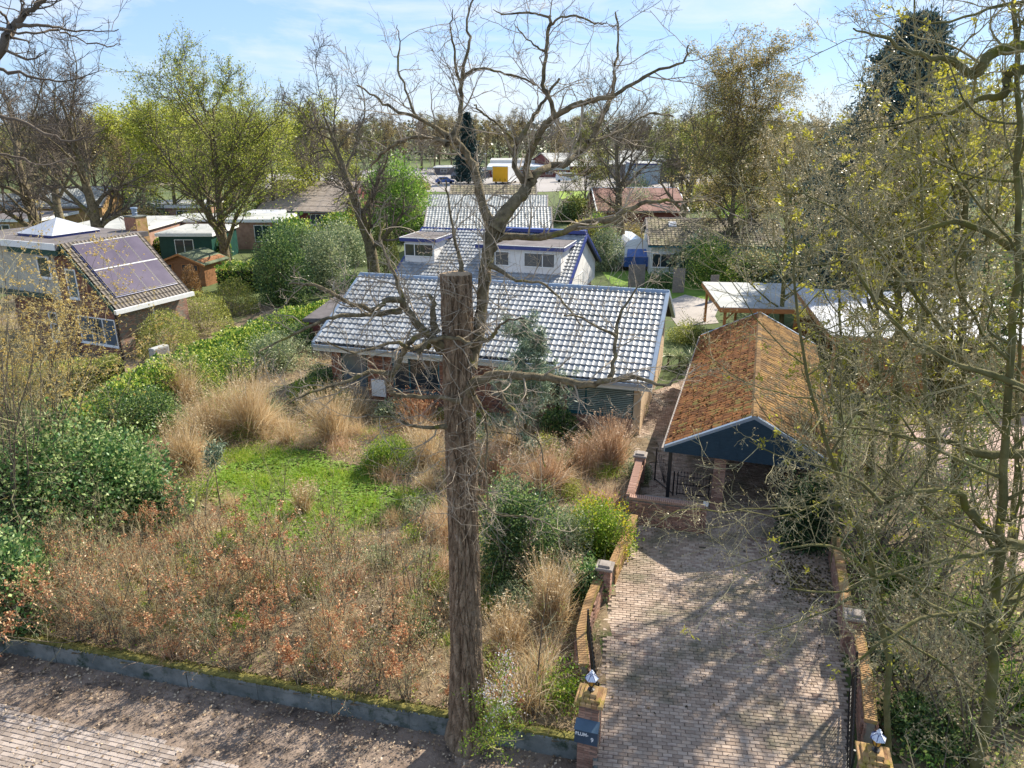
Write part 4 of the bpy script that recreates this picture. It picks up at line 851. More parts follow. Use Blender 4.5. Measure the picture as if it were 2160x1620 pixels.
# brick pillar in the middle, back walls
brk = dict(mj=M_brickp)
g = Geo(); g.box(-GL + .42, -GL + .78, .75, 1.1, 0, 2.9); g.build('pillar_core', M_mortar, e)
brickwall(e, (-GL + .4, .73, 0), (0, 1, 0), (-1, 0, 0), .39, 2.9, mj=M_brickp, bl=.19); brickwall(e, (-GL + .8, 1.12, 0), (-1, 0, 0), (0, 1, 0), .39, 2.9, mj=M_brickp, bl=.19)
g = Geo(); g.box(-GL + 5, -.4, -GRr + .3, -GRr + .5, 0, zg); g.box(-GL + 5, -.4, GRr - .5, GRr - .35, 0, zg); g.box(-.6, -.4, -GRr + .51, GRr - .51, 0, 2.3); g.box(-GL + 5.0, -GL + 5.2, -.4 , GRr - .51, 0, 2.3); g.box(-GL + 1.6, -GL + 5, -GRr + .3, -GRr + .5, 0, zg); g.build('wall', M_redb, e)
brickwall(e, (-.4, GRr - .34, 0), (-1, 0, 0), (0, 1, 0), GL - 5.4, zg, mj=M_brickp); brickwall(e, (-GL + 4.99, -.4, 0), (0, 1, 0), (-1, 0, 0), GRr - .1, 2.28, mj=M_brickp)
g = Geo(); g.box(-GL + 5.02, -GL + 5.1, -GRr + .52, -.42, .02, 2.3); g.build('garage_door', M_flatd, e)
# fallen leaves and moss tufts on the left slope
n = 5200; xs = rng.uniform(-GL + .1, -.2, n); yy = rng.random(n) * (GRr - .1) + .05; P = np.stack([xs, yy, 3.7 - yy * GS + .045], 1); k = noise3(P, 31, .9) > -.55; P = P[k]
g = Geo(); g.add(*leaves(P, .10, rng, .8, flat=.6)); g.build('moss_and_leaves', leafmat('rust roof litter', (.15, .065, .025), (.25, .115, .04), (.24, .16, .06), 0, rough=1, spec=.1), e, kind='stuff')
n = 2600; xs = rng.uniform(-GL + .1, -.2, n); yy = -(rng.random(n) * (GRr - .1) + .05); P = np.stack([xs, yy, 3.7 + yy * GS + .045], 1); k = noise3(P, 33, .9) > .1; P = P[k]
g = Geo(); g.add(*leaves(P, .08, rng, .8, flat=.6)); g.build('moss_and_leaves', leafmat('yellow roof moss', (.13, .09, .03), (.23, .15, .04), (.22, .19, .06), 0, rough=1, spec=.1), e, kind='stuff')

# ================================================================== TIMBER CARPORTS AT THE RIGHT
def carport(pxl, pxr, pyb, pyf, z, label, rm, edge=M_wood, posts=5, yaw=0, back=False, walls=False):
    f0, f1 = W(pxl, pyf, z), W(pxr, pyf, z); bk = W(pxl, pyb, z); Lx = abs(f1[0] - f0[0]); dep = bk[1] - f0[1]; e = empty('carport', (f0[0], f0[1], 0), yaw, label, 'carport')
    g = Geo(); g.box(0, Lx, 0, dep, z - .04, z); g.build('roof_sheet', rm, e); g = Geo()
    k = int(Lx / 1.05)
    for i in range(1, k): g.box(i * Lx / k - .02, i * Lx / k + .02, .02, dep, z + .001, z + .035)
    g.build('seam', rm, e)
    g = Geo(); g.box(-.02, Lx + .02, -.05, .07, z - .3, z - .045); g.box(-.02, .10, .071, dep, z - .3, z - .045); g.box(Lx - .1, Lx + .02, .071, dep, z - .3, z - .045); g.box(.1, Lx - .1, dep - .1, dep, z - .3, z - .045); g.build('beam', edge, e)
    for i in range(posts):
        for y in (.3, dep - .3):
            x = .35 + i * (Lx - .7) / (posts - 1); g = Geo(); g.box(x - .075, x + .075, y - .075, y + .075, 0, z - .302); g.build('post', edge, e)
            g = Geo(); g.bar((x, y, z - .85), (x + (.5 if i < posts - 1 else -.5), y, z - .32), .05, 4); g.build('brace', edge, e)
    if walls:
        for q in ((.2, Lx - .2, dep - .3, dep - .26), (Lx * .12, Lx * .12 + 3.0, .2, .24), (Lx * .5, Lx * .5 + 2.6, .2, .24), (Lx * .8, Lx * .8 + 3, .2, .24)):
            for i in range(int(z / .16) - 2): g = Geo(); g.box(*q, .05 + i * .16, .05 + i * .16 + .145); g.build('board', M_wood, e)
    return e
carport(1520, 1765, 594, 648, 2.7, 'timber carport with pale felt roof behind the mossy garage', M_flat, posts=4, yaw=-.1)
carport(1752, 2330, 606, 706, 3.0, 'wide orange timber stable with white metal roof behind the right hand trees', M_flatw, posts=7, yaw=-.2, walls=True)
p = W(1715, 600, 0); e = empty('shed', (p[0], p[1] + 9, 0), 0, 'dark teal shed half hidden by twigs behind the pale carport roof', 'shed')
g = Geo(); g.box(-4, 2.6, 0, 4, 0, 2.7); g.build('wall', M_teal, e); g = Geo(); slab(g, -4.3, 2.9, -.4, 2.7, 2, 3.3, .08); slab(g, -4.3, 2.9, 4.4, 2.7, 2, 3.3, .08); g.build('roof', M_tile_brown, e); window(e, (-3, -.05, 1), 0, 1.2, 1, cols=(.5,))
for i in range(14):
    g = Geo(); g.box(-3.98 + i * .47, -3.98 + i * .47 + .02, -.02, -.003, .05, 2.6); g.build('batten', M_teal, e)
# screens of grey timber on the terrace
for (x, yt, yb, wd_), lb in zip(((1430, 566, 618, 26), (1504, 580, 636, 18), (1342, 558, 606, 36)), ('middle grey timber screen standing on the back lawn', 'narrow grey timber screen nearest the gravel terrace', 'grey timber screen in front of the white blue caravan')):
    p = W(x, yb, 0); zt = WD(x, yt, p[1])[2]; hw = wd_ * scale_at(p) / 2; e = empty('timber_screen', (p[0], p[1], 0), .1, lb, 'screen', 'grey timber garden screens')
    k = max(3, int(hw * 2 / .14))
    for i in range(k): g = Geo(); g.box(-hw + i * 2 * hw / k, -hw + (i + .9) * 2 * hw / k, -.02, .02, .03, zt); g.build('plank', M_grey, e)
    for z in (.3, zt - .3): g = Geo(); g.box(-hw, hw, .021, .06, z, z + .07); g.build('rail', M_grey, e)
# caravan / old bus
p = W(1340, 572, 0); e = empty('camper_van', (p[0] + .1, p[1], 0), .05, 'old white and blue camper van parked beside the white garden house', 'camper van')
hw = 1.15
def van_body(g, w_, prof, ylen, r=.3):
    V = []; n = len(prof)
    for y in (0, ylen): V += [(x, y + (.28 * max(0, (z - 1.2)) if y == 0 else 0), z) for x, z in prof]
    Q = [(i, (i + 1) % n, n + (i + 1) % n, n + i) for i in range(n)]; T = [(0, i + 1, i) for i in range(1, n - 1)] + [(n, n + i, n + i + 1) for i in range(1, n - 1)]; g.add(V, Q, T)
pr = [(-hw, .45), (hw, .45), (hw + .02, 1.5), (hw - .02, 2.2), (hw - .2, 2.6), (hw - .55, 2.82), (0, 2.9), (-hw + .55, 2.82), (-hw + .2, 2.6), (-hw + .02, 2.2), (-hw - .02, 1.5)]
g = Geo(); van_body(g, 0, pr, 6); g.build('body', M_carw, e, smooth=False); g = Geo(); g.box(-hw - .03, hw + .03, -.03, 3, .42, 1.28); g.build('lower_panel', M_carb, e)
g = Geo(); g.hexa([(-.95, .03, 1.32), (.95, .03, 1.32), (.95, .1, 1.32), (-.95, .1, 1.32), (-.85, .22, 2.0), (.85, .22, 2.0), (.85, .3, 2.0), (-.85, .3, 2.0)]); g.build('windscreen', mat('blue sheeted windscreen', (.10, .18, .5), (.16, .25, .6), 2, rough=.2), e)
g = Geo(); g.box(-.45, .45, .36, .4, 2.2, 2.3); g.build('vent', M_carb, e)
for x in (-.8, .8): g = Geo(); g.lathe([(0, -.03), (.12, -.02), (.12, .02)], 12); me = g.mesh('headlight', M_flatw); o = link('headlight', me, e, (x, -.05, .9), (R(90), 0, 0))
for x in (-hw + .1, hw - .1):
    for y in (1.2, 4.6): g = Geo(); g.lathe([(0, -.12), (.2, -.12), (.36, -.1), (.4, -.04), (.4, .04), (.36, .1), (0, .1)], 16); link('wheel', g.mesh('wheel', M_rubber), e, (x, y, .4), (0, R(90), 0))

p = (A1[0] + .42, A1[1] - .1); g = Geo(); q = (2.2, -30); d = np.array(q) - np.array(p); Lk = np.hypot(*d); M = Matrix.Translation((p[0], p[1], 0)) @ Matrix.Rotation(math.atan2(d[1], d[0]), 4, 'Z')
g.box(0, Lk, -.12, .0, -.5, .005, M); g.build('kerb', M_conc, kind='structure')
# ================================================================== CONCRETE FRONT WALL
Lw = np.linalg.norm(wb - wa); wyaw = math.atan2(wdir[1], wdir[0]); s0, s1 = -6, Lw; p0 = wall_pt(s0)
e = empty('retaining_wall', (p0[0], p0[1], STREET_Z), wyaw, 'low stained concrete wall with yellow green moss along its top', 'wall')
k = 11; ln = (s1 - s0) / k; zt = .1 - STREET_Z
for i in range(k): g = Geo(); g.bbox(i * ln + .006, (i + 1) * ln - .006, 0 + rng.normal(0, .008), .2, -.1, zt + rng.normal(0, .006), .02); g.build('concrete_slab', M_conc, e)
n = 16000; P = np.stack([rng.uniform(0, s1 - s0, n), .02 + rng.random(n) ** 1.3 * .30, np.full(n, zt - .005)], 1); P = P[noise3(P, 12, 1.6) + rng.normal(0, .3, len(P)) > -.5]
g = Geo(); g.add(*leaves(P, .05, rng, .9)); n = 220; xs = np.linspace(0, s1 - s0, n)
ys = [.02, .04, .08, .13, .19, .27]; zz = [.0, .045, .06, .05, .035, .0]; V = np.stack([np.stack([xs, np.full(n, y) + rng.normal(0, .008, n), zt + z * (1 + rng.normal(0, .35, n))], 1) for y, z in zip(ys, zz)], 0)
i = (np.arange(len(ys) - 1)[:, None] * n + np.arange(n - 1)[None]).ravel(); g.add(V.reshape(-1, 3), np.stack([i, i + 1, i + n + 1, i + n], 1)); g.build('moss', M_moss, e, kind='stuff')

# ================================================================== GATE PILLARS, LANTERNS, MAILBOX, GATES
PL = W(1247, 1458, 1.52); PR = W(1846, 1588, 1.5); gyaw = math.atan2(PR[1] - PL[1], PR[0] - PL[0])
def pillar(p, label, half=.21, H=1.36, base=STREET_Z):
    e = empty('gate_pillar', (p[0], p[1], base), gyaw, label, 'gate pillar', 'brick gate pillars'); h = H - base
    g = Geo(); g.box(-half + .012, half - .012, -half + .012, half - .012, 0, h); g.build('mortar_core', M_mortar, e)
    n = int(h / .065); g = Geo(); bl = half * 2 * .64; bs = half * 2 - bl - .012
    g.bbox(0, bl, 0, .095, 0, .053, .004); m1 = g.mesh('brick', M_bricko); g = Geo(); g.bbox(0, bs, 0, .095, 0, .053, .004); m2 = g.mesh('brick', M_bricko)
    for k in range(n):
        z = k * .065; fl_ = k % 2
        for s_ in range(4):
            if s_ == 1 : continue                      # back face is built too (below), kept simple
            a = s_ * math.pi / 2; M = Matrix.Rotation(a, 4, 'Z')
            xs = ((m1, -half), (m2, -half + bl + .012)) if fl_ else ((m2, -half), (m1, -half + bs + .012))
            for me, x in xs:
                v = M @ Vector((x, -half - .001 * ((s_ + 1) % 2), z)); link('brick', me, e, v, (0, 0, a + rng.normal(0, .006)))
    z = h
    for s_, t_ in ((half + .09, .07), (half + .09, .0), (half + .02, .06), (half - .07, .06)):
        if t_ == 0: continue
        g = Geo(); k = max(2, int(s_ * 2 / .11))
        for i in range(k): g.bbox(-s_ + i * 2 * s_ / k + .004, -s_ + (i + 1) * 2 * s_ / k - .004, -s_, s_, z, z + t_, .012)
        g.build('cap_course', M_brickor, e); z += t_ + .004
    return e, z + base
def lantern(p, z, label):
    e = empty('lantern', (p[0], p[1], z), gyaw + .2, label, 'lantern', 'lanterns on the gate pillars')
    g = Geo(); g.lathe([(0, 0), (.07, 0), (.075, .02), (.03, .035), (.02, .09), (.035, .11)], 8); g.build('base', M_iron, e)
    k = 6; ang = np.arange(k) * math.pi / 3; g = Geo(); lo, hi, z0, z1 = .055, .10, .12, .29
    g.lathe([(lo, z0), (hi, z1)], 6); g.build('glass', M_amber, e)
    g = Geo(); [g.bar((lo * 1.05 * math.cos(a), lo * 1.05 * math.sin(a), z0), (hi * 1.05 * math.cos(a), hi * 1.05 * math.sin(a), z1), .008, 4) for a in ang]; g.lathe([(lo * 1.1, z0 - .012), (lo * 1.15, z0), (lo, z0 + .01)], 6); g.build('frame', M_iron, e)
    g = Geo(); g.lathe([(hi * 1.0, z1 - .005), (hi * 1.45, z1), (hi * 1.4, z1 + .015), (.045, z1 + .10), (.04, z1 + .13), (.055, z1 + .14), (.02, z1 + .165), (.025, z1 + .19), (0, z1 + .21)], 6); g.build('cap', M_lampcap, e)
    g = Geo(); [g.bar((hi * 1.42 * math.cos(a), hi * 1.42 * math.sin(a), z1 + .014), (.05 * math.cos(a), .05 * math.sin(a), z1 + .1), .006, 4) for a in ang]; g.build('cap_rib', M_blue, e)
    return e
eL, zL = pillar(PL, 'brick gate pillar carrying the blue mailbox left of the driveway'); lantern(PL, zL, 'lantern with chipped white cap on the mailbox pillar')
eR, zR = pillar(PR, 'brick gate pillar with mossy cap at the bottom right by the twigs'); lantern(PR, zR, 'lantern among the twigs on the right hand gate pillar')
fwd = np.array([math.sin(gyaw), -math.cos(gyaw), 0]); e = empty('mailbox', (PL[0] + fwd[0] * .215, PL[1] + fwd[1] * .215, .52), gyaw, 'blue grey steel mailbox with white name and number 9', 'mailbox')
mw = .24; g = Geo(); V = [(-mw, 0, 0), (mw, 0, 0), (mw, -.2, 0), (-mw, -.2, 0), (-mw, 0, .44), (mw, 0, .44), (mw, -.2, .34), (-mw, -.2, .34)]; g.hexa([V[3], V[2], V[1], V[0], V[7], V[6], V[5], V[4]]); g.build('box', M_mailbox, e)
g = Geo(); g.hexa([(-mw - .008, -.215, .335), (mw + .008, -.215, .335), (mw + .008, .0, .442), (-mw - .008, .0, .442), (-mw - .008, -.215, .35), (mw + .008, -.215, .35), (mw + .008, 0, .458), (-mw - .008, 0, .458)]); g.build('lid', mat('lighter blue grey steel', (.07, .12, .17), (.09, .14, .2), rough=.35), e)
def text(s, size, x, z, y=-.204, bold=0):
    c = bpy.data.curves.new('lettering', 'FONT'); c.body = s; c.size = size; c.extrude = .002; c.offset = bold; c.materials.append(M_letter)
    o0 = bpy.data.objects.new('lettering_curve', c); COL.objects.link(o0); bpy.context.view_layer.update(); me = bpy.data.meshes.new_from_object(o0.evaluated_get(bpy.context.evaluated_depsgraph_get())); bpy.data.objects.remove(o0); o = bpy.data.objects.new('lettering', me); COL.objects.link(o); o.parent = e; o.location = (x, y, z); o.rotation_euler = (R(90), 0, 0); o.scale = (.82, 1, 1); return o
text('BLUM-', .115, -mw + .02, .21, bold=.004); text('9', .15, .10, .10, bold=.003)

def low_wall(name, pts, z, label, th=.22, nparts=0, cap=True, capH=.09, mats=(M_brickor, M_brickp), cat='wall', cap_parts=40):
    """brick wall with a soldier course of bricks on edge along a polyline of ground points"""
    e = empty(name, (pts[0][0], pts[0][1], 0), 0, label, cat); o = np.array([pts[0][0], pts[0][1]]); capi = 0; gcap = Geo()
    for a, b in zip(pts[:-1], pts[1:]):
        a = np.array(a[:2]) - o; b = np.array(b[:2]) - o; d = b - a; L = np.hypot(*d); d /= L; nrm = np.array([d[1], -d[0]])
        M = Matrix.Translation((a[0], a[1], 0)) @ Matrix.Rotation(math.atan2(d[1], d[0]), 4, 'Z')
        g = Geo(); g.box(0, L, -th / 2 + .02, th / 2 - .02, -.1, z - .001, M); g.build('mortar_core', M_mortar, e)
        u = (d[0], d[1], 0)
        brickwall(e, (a[0] + nrm[0] * (th / 2), a[1] + nrm[1] * (th / 2), 0), u, (nrm[0], nrm[1], 0), L, z, mj=mats[1], mo=M_bricko, nparts=nparts, dep=.05)
        a2 = b; brickwall(e, (b[0] - nrm[0] * (th / 2), b[1] - nrm[1] * (th / 2), 0), (-d[0], -d[1], 0), (-nrm[0], -nrm[1], 0), L, z, mj=mats[1], mo=M_bricko, nparts=nparts, dep=.05)
        if cap:
            k = int(L / .066); g = Geo(); g.bbox(0, .056, -th / 2 - .015, th / 2 + .015, 0, capH, .01); me = g.mesh('coping_brick', mats[0])
            for i in range(k):
                m2 = M @ Matrix.Translation((i * .066, rng.normal(0, .003), z + rng.normal(0, .002)))
                if i < cap_parts: ob = link('coping_brick', me, e); ob.matrix_local = m2
                else: gcap.bbox(0, .056, -th / 2 - .015, th / 2 + .015, 0, capH, .01, m2)
    if gcap.n: gcap.build('coping', mats[0], e, kind='stuff')
    return e
def pier(p, yaw, z, label, half=.19):
    e = empty('wall_pier', (p[0], p[1], 0), yaw, label, 'pier'); g = Geo(); g.box(-half + .01, half - .01, -half + .01, half - .01, 0, z); g.build('mortar_core', M_mortar, e)
    for k, (u, o) in enumerate((((1, 0, 0), (0, -1, 0)), ((0, 1, 0), (1, 0, 0)), ((-1, 0, 0), (0, 1, 0)), ((0, -1, 0), (-1, 0, 0)))):
        c = np.array(o) * half - np.array(u) * half; brickwall(e, c, u, o, half * 2, z, mj=M_brickp, dep=.05, bl=.18, nparts=0)
    g = Geo(); g.bbox(-half - .05, half + .05, -half - .05, half + .05, z, z + .07, .02); g.bbox(-half + .03, half - .03, -half + .03, half - .03, z + .071, z + .13, .02); g.build('cap', M_grey, e); return e
# left garden wall along the drive
q = [W(1232, 1400, .75), W(1226, 1330, .75), W(1241, 1270, .75), W(1268, 1205, .75)]; low_wall('garden_wall', q, .66, 'low curved garden wall with mossy brick coping left of the driveway', mats=(M_brickor, M_brickor), cap_parts=70, nparts=60)
pier(W(1276, 1196, 1.0), gyaw, 1.0, 'short brick pier where the low garden wall meets the bushes')
q = [W(1292, 1190, .7), W(1318, 1130, .7), W(1338, 1085, .7)]; low_wall('garden_wall', q, .62, 'garden wall between the short pier and the yellow flowering shrub', mats=(M_brickor, M_brickor), cap_parts=20, nparts=0)
# courtyard wall in front of the carport
c0, c1_, c2_ = W(1352, 1100), W(1490, 1114), W(1350, 985); cA = W(1328, 1045, 1.0); cB = W(1492, 1066, 1.0); cC = W(1349, 968, 1.0)
low_wall('courtyard_wall', [cA, cB], .92, 'pink brown brick wall facing the driveway in front of the carport', nparts=140, mats=(M_brickp, M_brickp), cap_parts=45)
low_wall('courtyard_wall', [cC, cA], .92, 'brick wall running back from the corner beside the side path', nparts=60, mats=(M_brickp, M_brickp), cap_parts=30)
pier(W(1351, 958, 1.15), gyaw, 1.1, 'square brick pier ending the courtyard wall by the side path')
g = Geo(); sp = W(1489, 1063, 1.05); g.box(-.07, .07, -.05, .05, 0, .14); o = g.build('socket_box', M_white, None, loc=(sp[0], sp[1], .98)); tag(o, 'small white socket box on the right end of the courtyard wall', 'socket')
# right side wall
q = [W(1838, 1520, .8), W(1828, 1420, .8), W(1812, 1330, .8)]; low_wall('garden_wall', q, .72, 'right hand garden wall with yellow mossy coping beside the lantern', mats=(M_brickor, M_brickp), cap_parts=60, nparts=60)
pier(W(1802, 1300, 1.0), gyaw, 1.0, 'brick pier on the right side of the driveway among twigs')
q = [W(1790, 1290, .8), W(1772, 1180, .8), W(1762, 1130, .8)]; low_wall('garden_wall', q, .72, 'farther right hand garden wall leading towards the carport', mats=(M_brickor, M_brickp), cap_parts=20, nparts=0)

def iron_fence(name, a, b, H, label, cat='gate', scroll=True, arch=.0, step=.11, z0=.08, spear=True, group=None):
    a = np.array(a, float); b = np.array(b, float); d = b[:2] - a[:2]; L = np.hypot(*d); yaw = math.atan2(d[1], d[0]); e = empty(name, (a[0], a[1], 0), yaw, label, cat, group)
    g = Geo(); 
    for x in (0, L): g.box(x - .02, x + .02, -.02, .02, z0, H + .05)
    g.box(.02, L - .02, -.015, .015, z0 + .05, z0 + .08); g.box(.02, L - .02, -.015, .015, z0 + .42, z0 + .445)
    k = 12; xs = np.linspace(0, L, k + 1); zt = H - arch + arch * np.sin(np.pi * xs / L / 2 + 0)
    for i in range(k): g.bar((xs[i], 0, zt[i] - .12), (xs[i + 1], 0, zt[i + 1] - .12), .014, 4)
    g.build('frame', M_iron, e)
    n = max(3, int(L / step))
    for i in range(1, n):
        x = i * L / n; z = np.interp(x, xs, zt); g = Geo(); g.bar((x, 0, z0 + .06), (x, 0, z), .008, 4)
        if spear: g.lathe([(.008, 0), (.022, .03), (0, .1)], 4, (x, 0, z))
        if scroll: 
            t = np.linspace(0, 5.5, 10); r = .045 * (1 - t / 9); g.tube(np.stack([x + .03 + r * np.cos(t) - .045 * 0, 0 * t, z0 + .25 + r * np.sin(t)], 1), np.full(10, .006), 3)
        g.build('bar', M_iron, e)
    return e
a = W(1262, 1455, 1.2); b = W(1240, 1300, 1.2); iron_fence('iron_gate', a, b, 1.35, 'left leaf of the black iron driveway gate standing open', arch=.25, group='open driveway gate leaves', step=.13)
a = W(1800, 1600, 1.2); b = W(1806, 1390, 1.2); iron_fence('iron_gate', a, b, 1.35, 'right leaf of the black iron driveway gate standing open', arch=.25, group='open driveway gate leaves', step=.13)
a = W(1428, 1048, 0.0) ; b = W(1494, 1060, 0.0); iron_fence('iron_fence', W(1427, 1040, .15), W(1494, 1048, .15), .95, 'short black iron fence between post and brick pillar under the carport', cat='fence', scroll=True)
# sunburst side gate, standing open
a = W(1381, 1010, .1); b = W(1419, 1042, .1); d = (b - a)[:2]; Lg = np.hypot(*d); e = empty('side_gate', (a[0], a[1], 0), math.atan2(d[1], d[0]), 'black iron side gate with sunburst bars ajar beside the carport post', 'gate')
g = Geo(); g.box(-.02, .02, -.02, .02, .05, 1.35); g.box(Lg - .02, Lg + .02, -.02, .02, .05, 1.0); g.box(.02, Lg - .02, -.015, .015, .1, .13); g.build('frame', M_iron, e)
for i in range(11):
    t = i / 10 * math.pi * .5; x1, z1 = min(Lg, .02 + 1.05 * math.sin(t)), .25 + 1.0 * math.cos(t)
    if .02 + 1.05 * math.sin(t) > Lg: z1 = .25 + (z1 - .25) * .95
    g = Geo(); g.bar((Lg * .5, 0, .25), (x1 * 1.0, 0, z1), .009, 4); g.build('bar', M_iron, e)
g = Geo(); t = np.linspace(0, math.pi, 9); g.tube(np.stack([Lg * .5 + .16 * np.cos(t), 0 * t, .25 + .16 * np.sin(t)], 1), np.full(9, .012), 4); g.build('arc', M_iron, e)
# low trough by the gate
p = W(1405, 1060, .3); g = Geo(); g.bbox(-.75, .75, -.18, .18, 0, .42, .02); o = g.build('stone_trough', M_grey, None, loc=(p[0], p[1], 0)); o.rotation_euler = (0, 0, gyaw); tag(o, 'low weathered grey block behind the courtyard wall', 'trough')

# ================================================================== CAR PARK
def car(p, yaw, label, m, L=4.4, W_=1.75, H=1.45, van=False):
    e = empty('parked_van' if van else 'parked_car', (p[0], p[1], .06), yaw, label, 'van' if van else 'car')
    if van: prof = [(0, .35), (L, .35), (L, 1.1), (L - .35, 1.25), (L - .95, H), (.15, H), (0, 1.2)]
    else: prof = [(0, .3), (L, .3), (L, .75), (L - .9, .92), (L - 1.6, H), (1.0, H), (.35, .95), (0, .85)]
    n = len(prof); g = Geo(); V = [(x, -W_ / 2 + (.12 if z > 1 else 0), z) for x, z in prof] + [(x, W_ / 2 - (.12 if z > 1 else 0), z) for x, z in prof]
    g.add(V, [(i, (i + 1) % n, n + (i + 1) % n, n + i) for i in range(n)], [(0, i + 1, i) for i in range(1, n - 1)] + [(n, n + i, n + i + 1) for i in range(1, n - 1)]); g.build('body', m, e)
    zs = (1.25, H - .12) if van else (.98, H - .08)
    for s_ in (-1, 1):
        g = Geo(); g.box(.6 if van else 1.0, L - 1.1 if van else L - 1.75, s_ * (W_ / 2 - .10) - .03, s_ * (W_ / 2 - .10) + .03, *zs); g.build('side_window', M_glass, e)
    for x in (.8, L - .85):
        for s_ in (-1, 1): g = Geo(); g.lathe([(0, -.1), (.3, -.1), (.33, 0), (.3, .1), (0, .1)], 12); link('wheel', g.mesh('wheel', M_rubber), e, (x, s_ * (W_ / 2 - .08), .33), (R(90), 0, 0))
    return e
p = W(1056, 389, 0); e = empty('box_trailer', (p[0] - 1.9, p[1], .06), -.35, 'yellow ended white box trailer standing on the car park', 'trailer'); 
g = Geo(); g.bbox(0, 3.9, 0, 7.5, .55, 4.1, .05); g.build('box', M_carw, e); g = Geo(); g.box(.08, 3.82, -.05, -.002, .55, 3.95); d = g.build('rear_door', M_yellow, e); g = Geo(); [g.box(x, x + .12, -.08, -.052, .8, 1.3) for x in (.6, 1.85, 3.1)]; g.build('latch', M_rubber, d)
for x in (.2, 3.4):
    for y in (1.4, 5.8): g = Geo(); g.lathe([(0, -.12), (.45, -.12), (.48, 0), (.45, .12), (0, .12)], 12); link('wheel', g.mesh('wheel', M_rubber), e, (x + .15, y, .48), (0, R(90), 0))
for px, py, m, lb, van, ya in ((1172, 384, M_carw, 'white minibus parked at the right of the car park', True, 0), (1117, 374, M_carw, 'white car nose on between box trailer and minibus', False, 1.3), (918, 388, M_carb, 'blue car at the left end of the car park', False, .2), (1009, 378, M_card, 'dark van beside the lamp post left of the yellow box', True, 1.2), (958, 378, M_card, 'dark car in front of the open workshop', False, 1.4), (975, 376, M_card, 'second dark vehicle by the workshop', True, 1.5), (636, 378, M_carw, 'white car far left beyond the thatched roof', False, 0), (1240, 380, M_card, 'dark car right of the minibus behind the twigs', False, .2)):
    car(W(px, py, 0), ya, lb, m, van=van, L=5.6 if van else 4.5, H=2.1 if van else 1.5, W_=2 if van else 1.8)
for px, pyb, pyt, lb in ((1024, 382, 326, 'slim grey lamp post left of the yellow ended box trailer'), (1418, 398, 345, 'slim lamp post in front of the low dark shed at the right')):
    p = W(px, pyb, 0); zt = WD(px, pyt, p[1])[2]; e = empty('lamp_post', p, 0, lb, 'lamp post'); g = Geo(); g.bar((0, 0, 0), (0, 0, zt), .09, 8, .06); g.build('pole', M_grey, e); g = Geo(); g.lathe([(0, .35), (.3, .3), (.32, .2), (.1, 0)], 10, (0, 0, zt)); g.build('lamp', M_flatw, e)

# ================================================================== THE CUT TREE IN FRONT
TD = 12.95; TX = WD(985, 1480, TD)[0]
tree = empty('cut_tree', (TX, TD, 0), 0, 'tall ridged trunk sawn flat at the top, with crooked bare limbs spreading from it', 'tree')
ztop = WD(957, 577, TD)[2]
na, nzz = 190, 620; th = np.linspace(0, 2 * np.pi, na, endpoint=False); zz = np.linspace(-.45, ztop, nzz); T_, Z_ = np.meshgrid(th, zz)
rad0 = np.interp(Z_, [-.5, 0, .8, 2, 4.5, 7, ztop], [.52, .41, .35, .305, .27, .262, .245])
def ridge(T, Z, f, fz, seed):
    rg_ = np.random.default_rng(seed); w_ = np.zeros_like(T)
    for k in range(4): w_ += np.sin(Z * fz * (1 + k * .7) + rg_.uniform(0, 6) + np.round(f * .3) * np.sin(T + rg_.uniform(0, 6))) * (.55 / (1 + k))
    return 1 - np.abs(np.sin((T * f / 2) + w_ * 1.5))
r1 = ridge(T_, Z_, 13, .9, 1); r2 = ridge(T_, Z_, 21, 1.7, 2); rgn = np.random.default_rng(5)
fine = noise3(np.stack([np.cos(T_.ravel()) * 5, np.sin(T_.ravel()) * 5, Z_.ravel() * 1.5], 1), 8, 1.6).reshape(T_.shape)
wz = .9 * np.sin(Z_ * 1.3 + 2 * np.sin(T_)) + .5 * np.sin(Z_ * 3.1 + 3 * np.cos(T_ * 2)) + .35 * fine
da, db = np.abs(np.sin(6.5 * T_ + 2.3 * Z_ + wz)), np.abs(np.sin(6 * T_ - 2.9 * Z_ + 1.3 * wz + 1)); plate = np.minimum(1, np.minimum(da, db) * 2.2) ** .7; dc = np.abs(np.sin(11 * T_ + .8 * Z_ + 2 * wz)); crack = np.abs(np.sin(7.5 * Z_ + 5 * np.round(np.sin(6.5 * T_ + 2.3 * Z_ + wz)) + 2 * wz)); crack = np.where(crack < .14, 1, 0) * plate
rad = rad0 + .062 * (plate - .6) + .022 * (np.minimum(1, dc * 2) - .5) - .022 * crack + .010 * fine + .02 * np.sin(T_ * 3 + Z_ * .35) * np.interp(Z_, [0, 2, 8], [1.6, 1, .5]) + rgn.normal(0, .003, T_.shape)
hol = np.exp(-((T_ - 4.4) ** 2 / .012 + (Z_ - 1.9) ** 2 / .9)) + np.exp(-((T_ - 5.0) ** 2 / .006 + (Z_ - 1.0) ** 2 / .5)); rad -= .12 * np.minimum(hol, 1)
V = np.stack([rad * np.cos(T_), rad * np.sin(T_), Z_], -1).reshape(-1, 3); a = (np.arange(nzz - 1)[:, None] * na + np.arange(na)[None]).ravel(); b = (np.arange(nzz - 1)[:, None] * na + (np.arange(na)[None] + 1) % na).ravel()
g = Geo(); g.add(V, np.stack([a, b, b + na, a + na], 1)); g.build('trunk', M_bark, tree, smooth=False)
g = Geo(); rr_ = rad[-1]; g.add(np.concatenate([np.stack([rr_ * np.cos(th), rr_ * np.sin(th), np.full(na, ztop + .002)], 1), [[0, 0, ztop + .012]]]), None, [(i, (i + 1) % na, na) for i in range(na)]); g.build('sawn_top', M_cut, tree)
LIMBF = .76
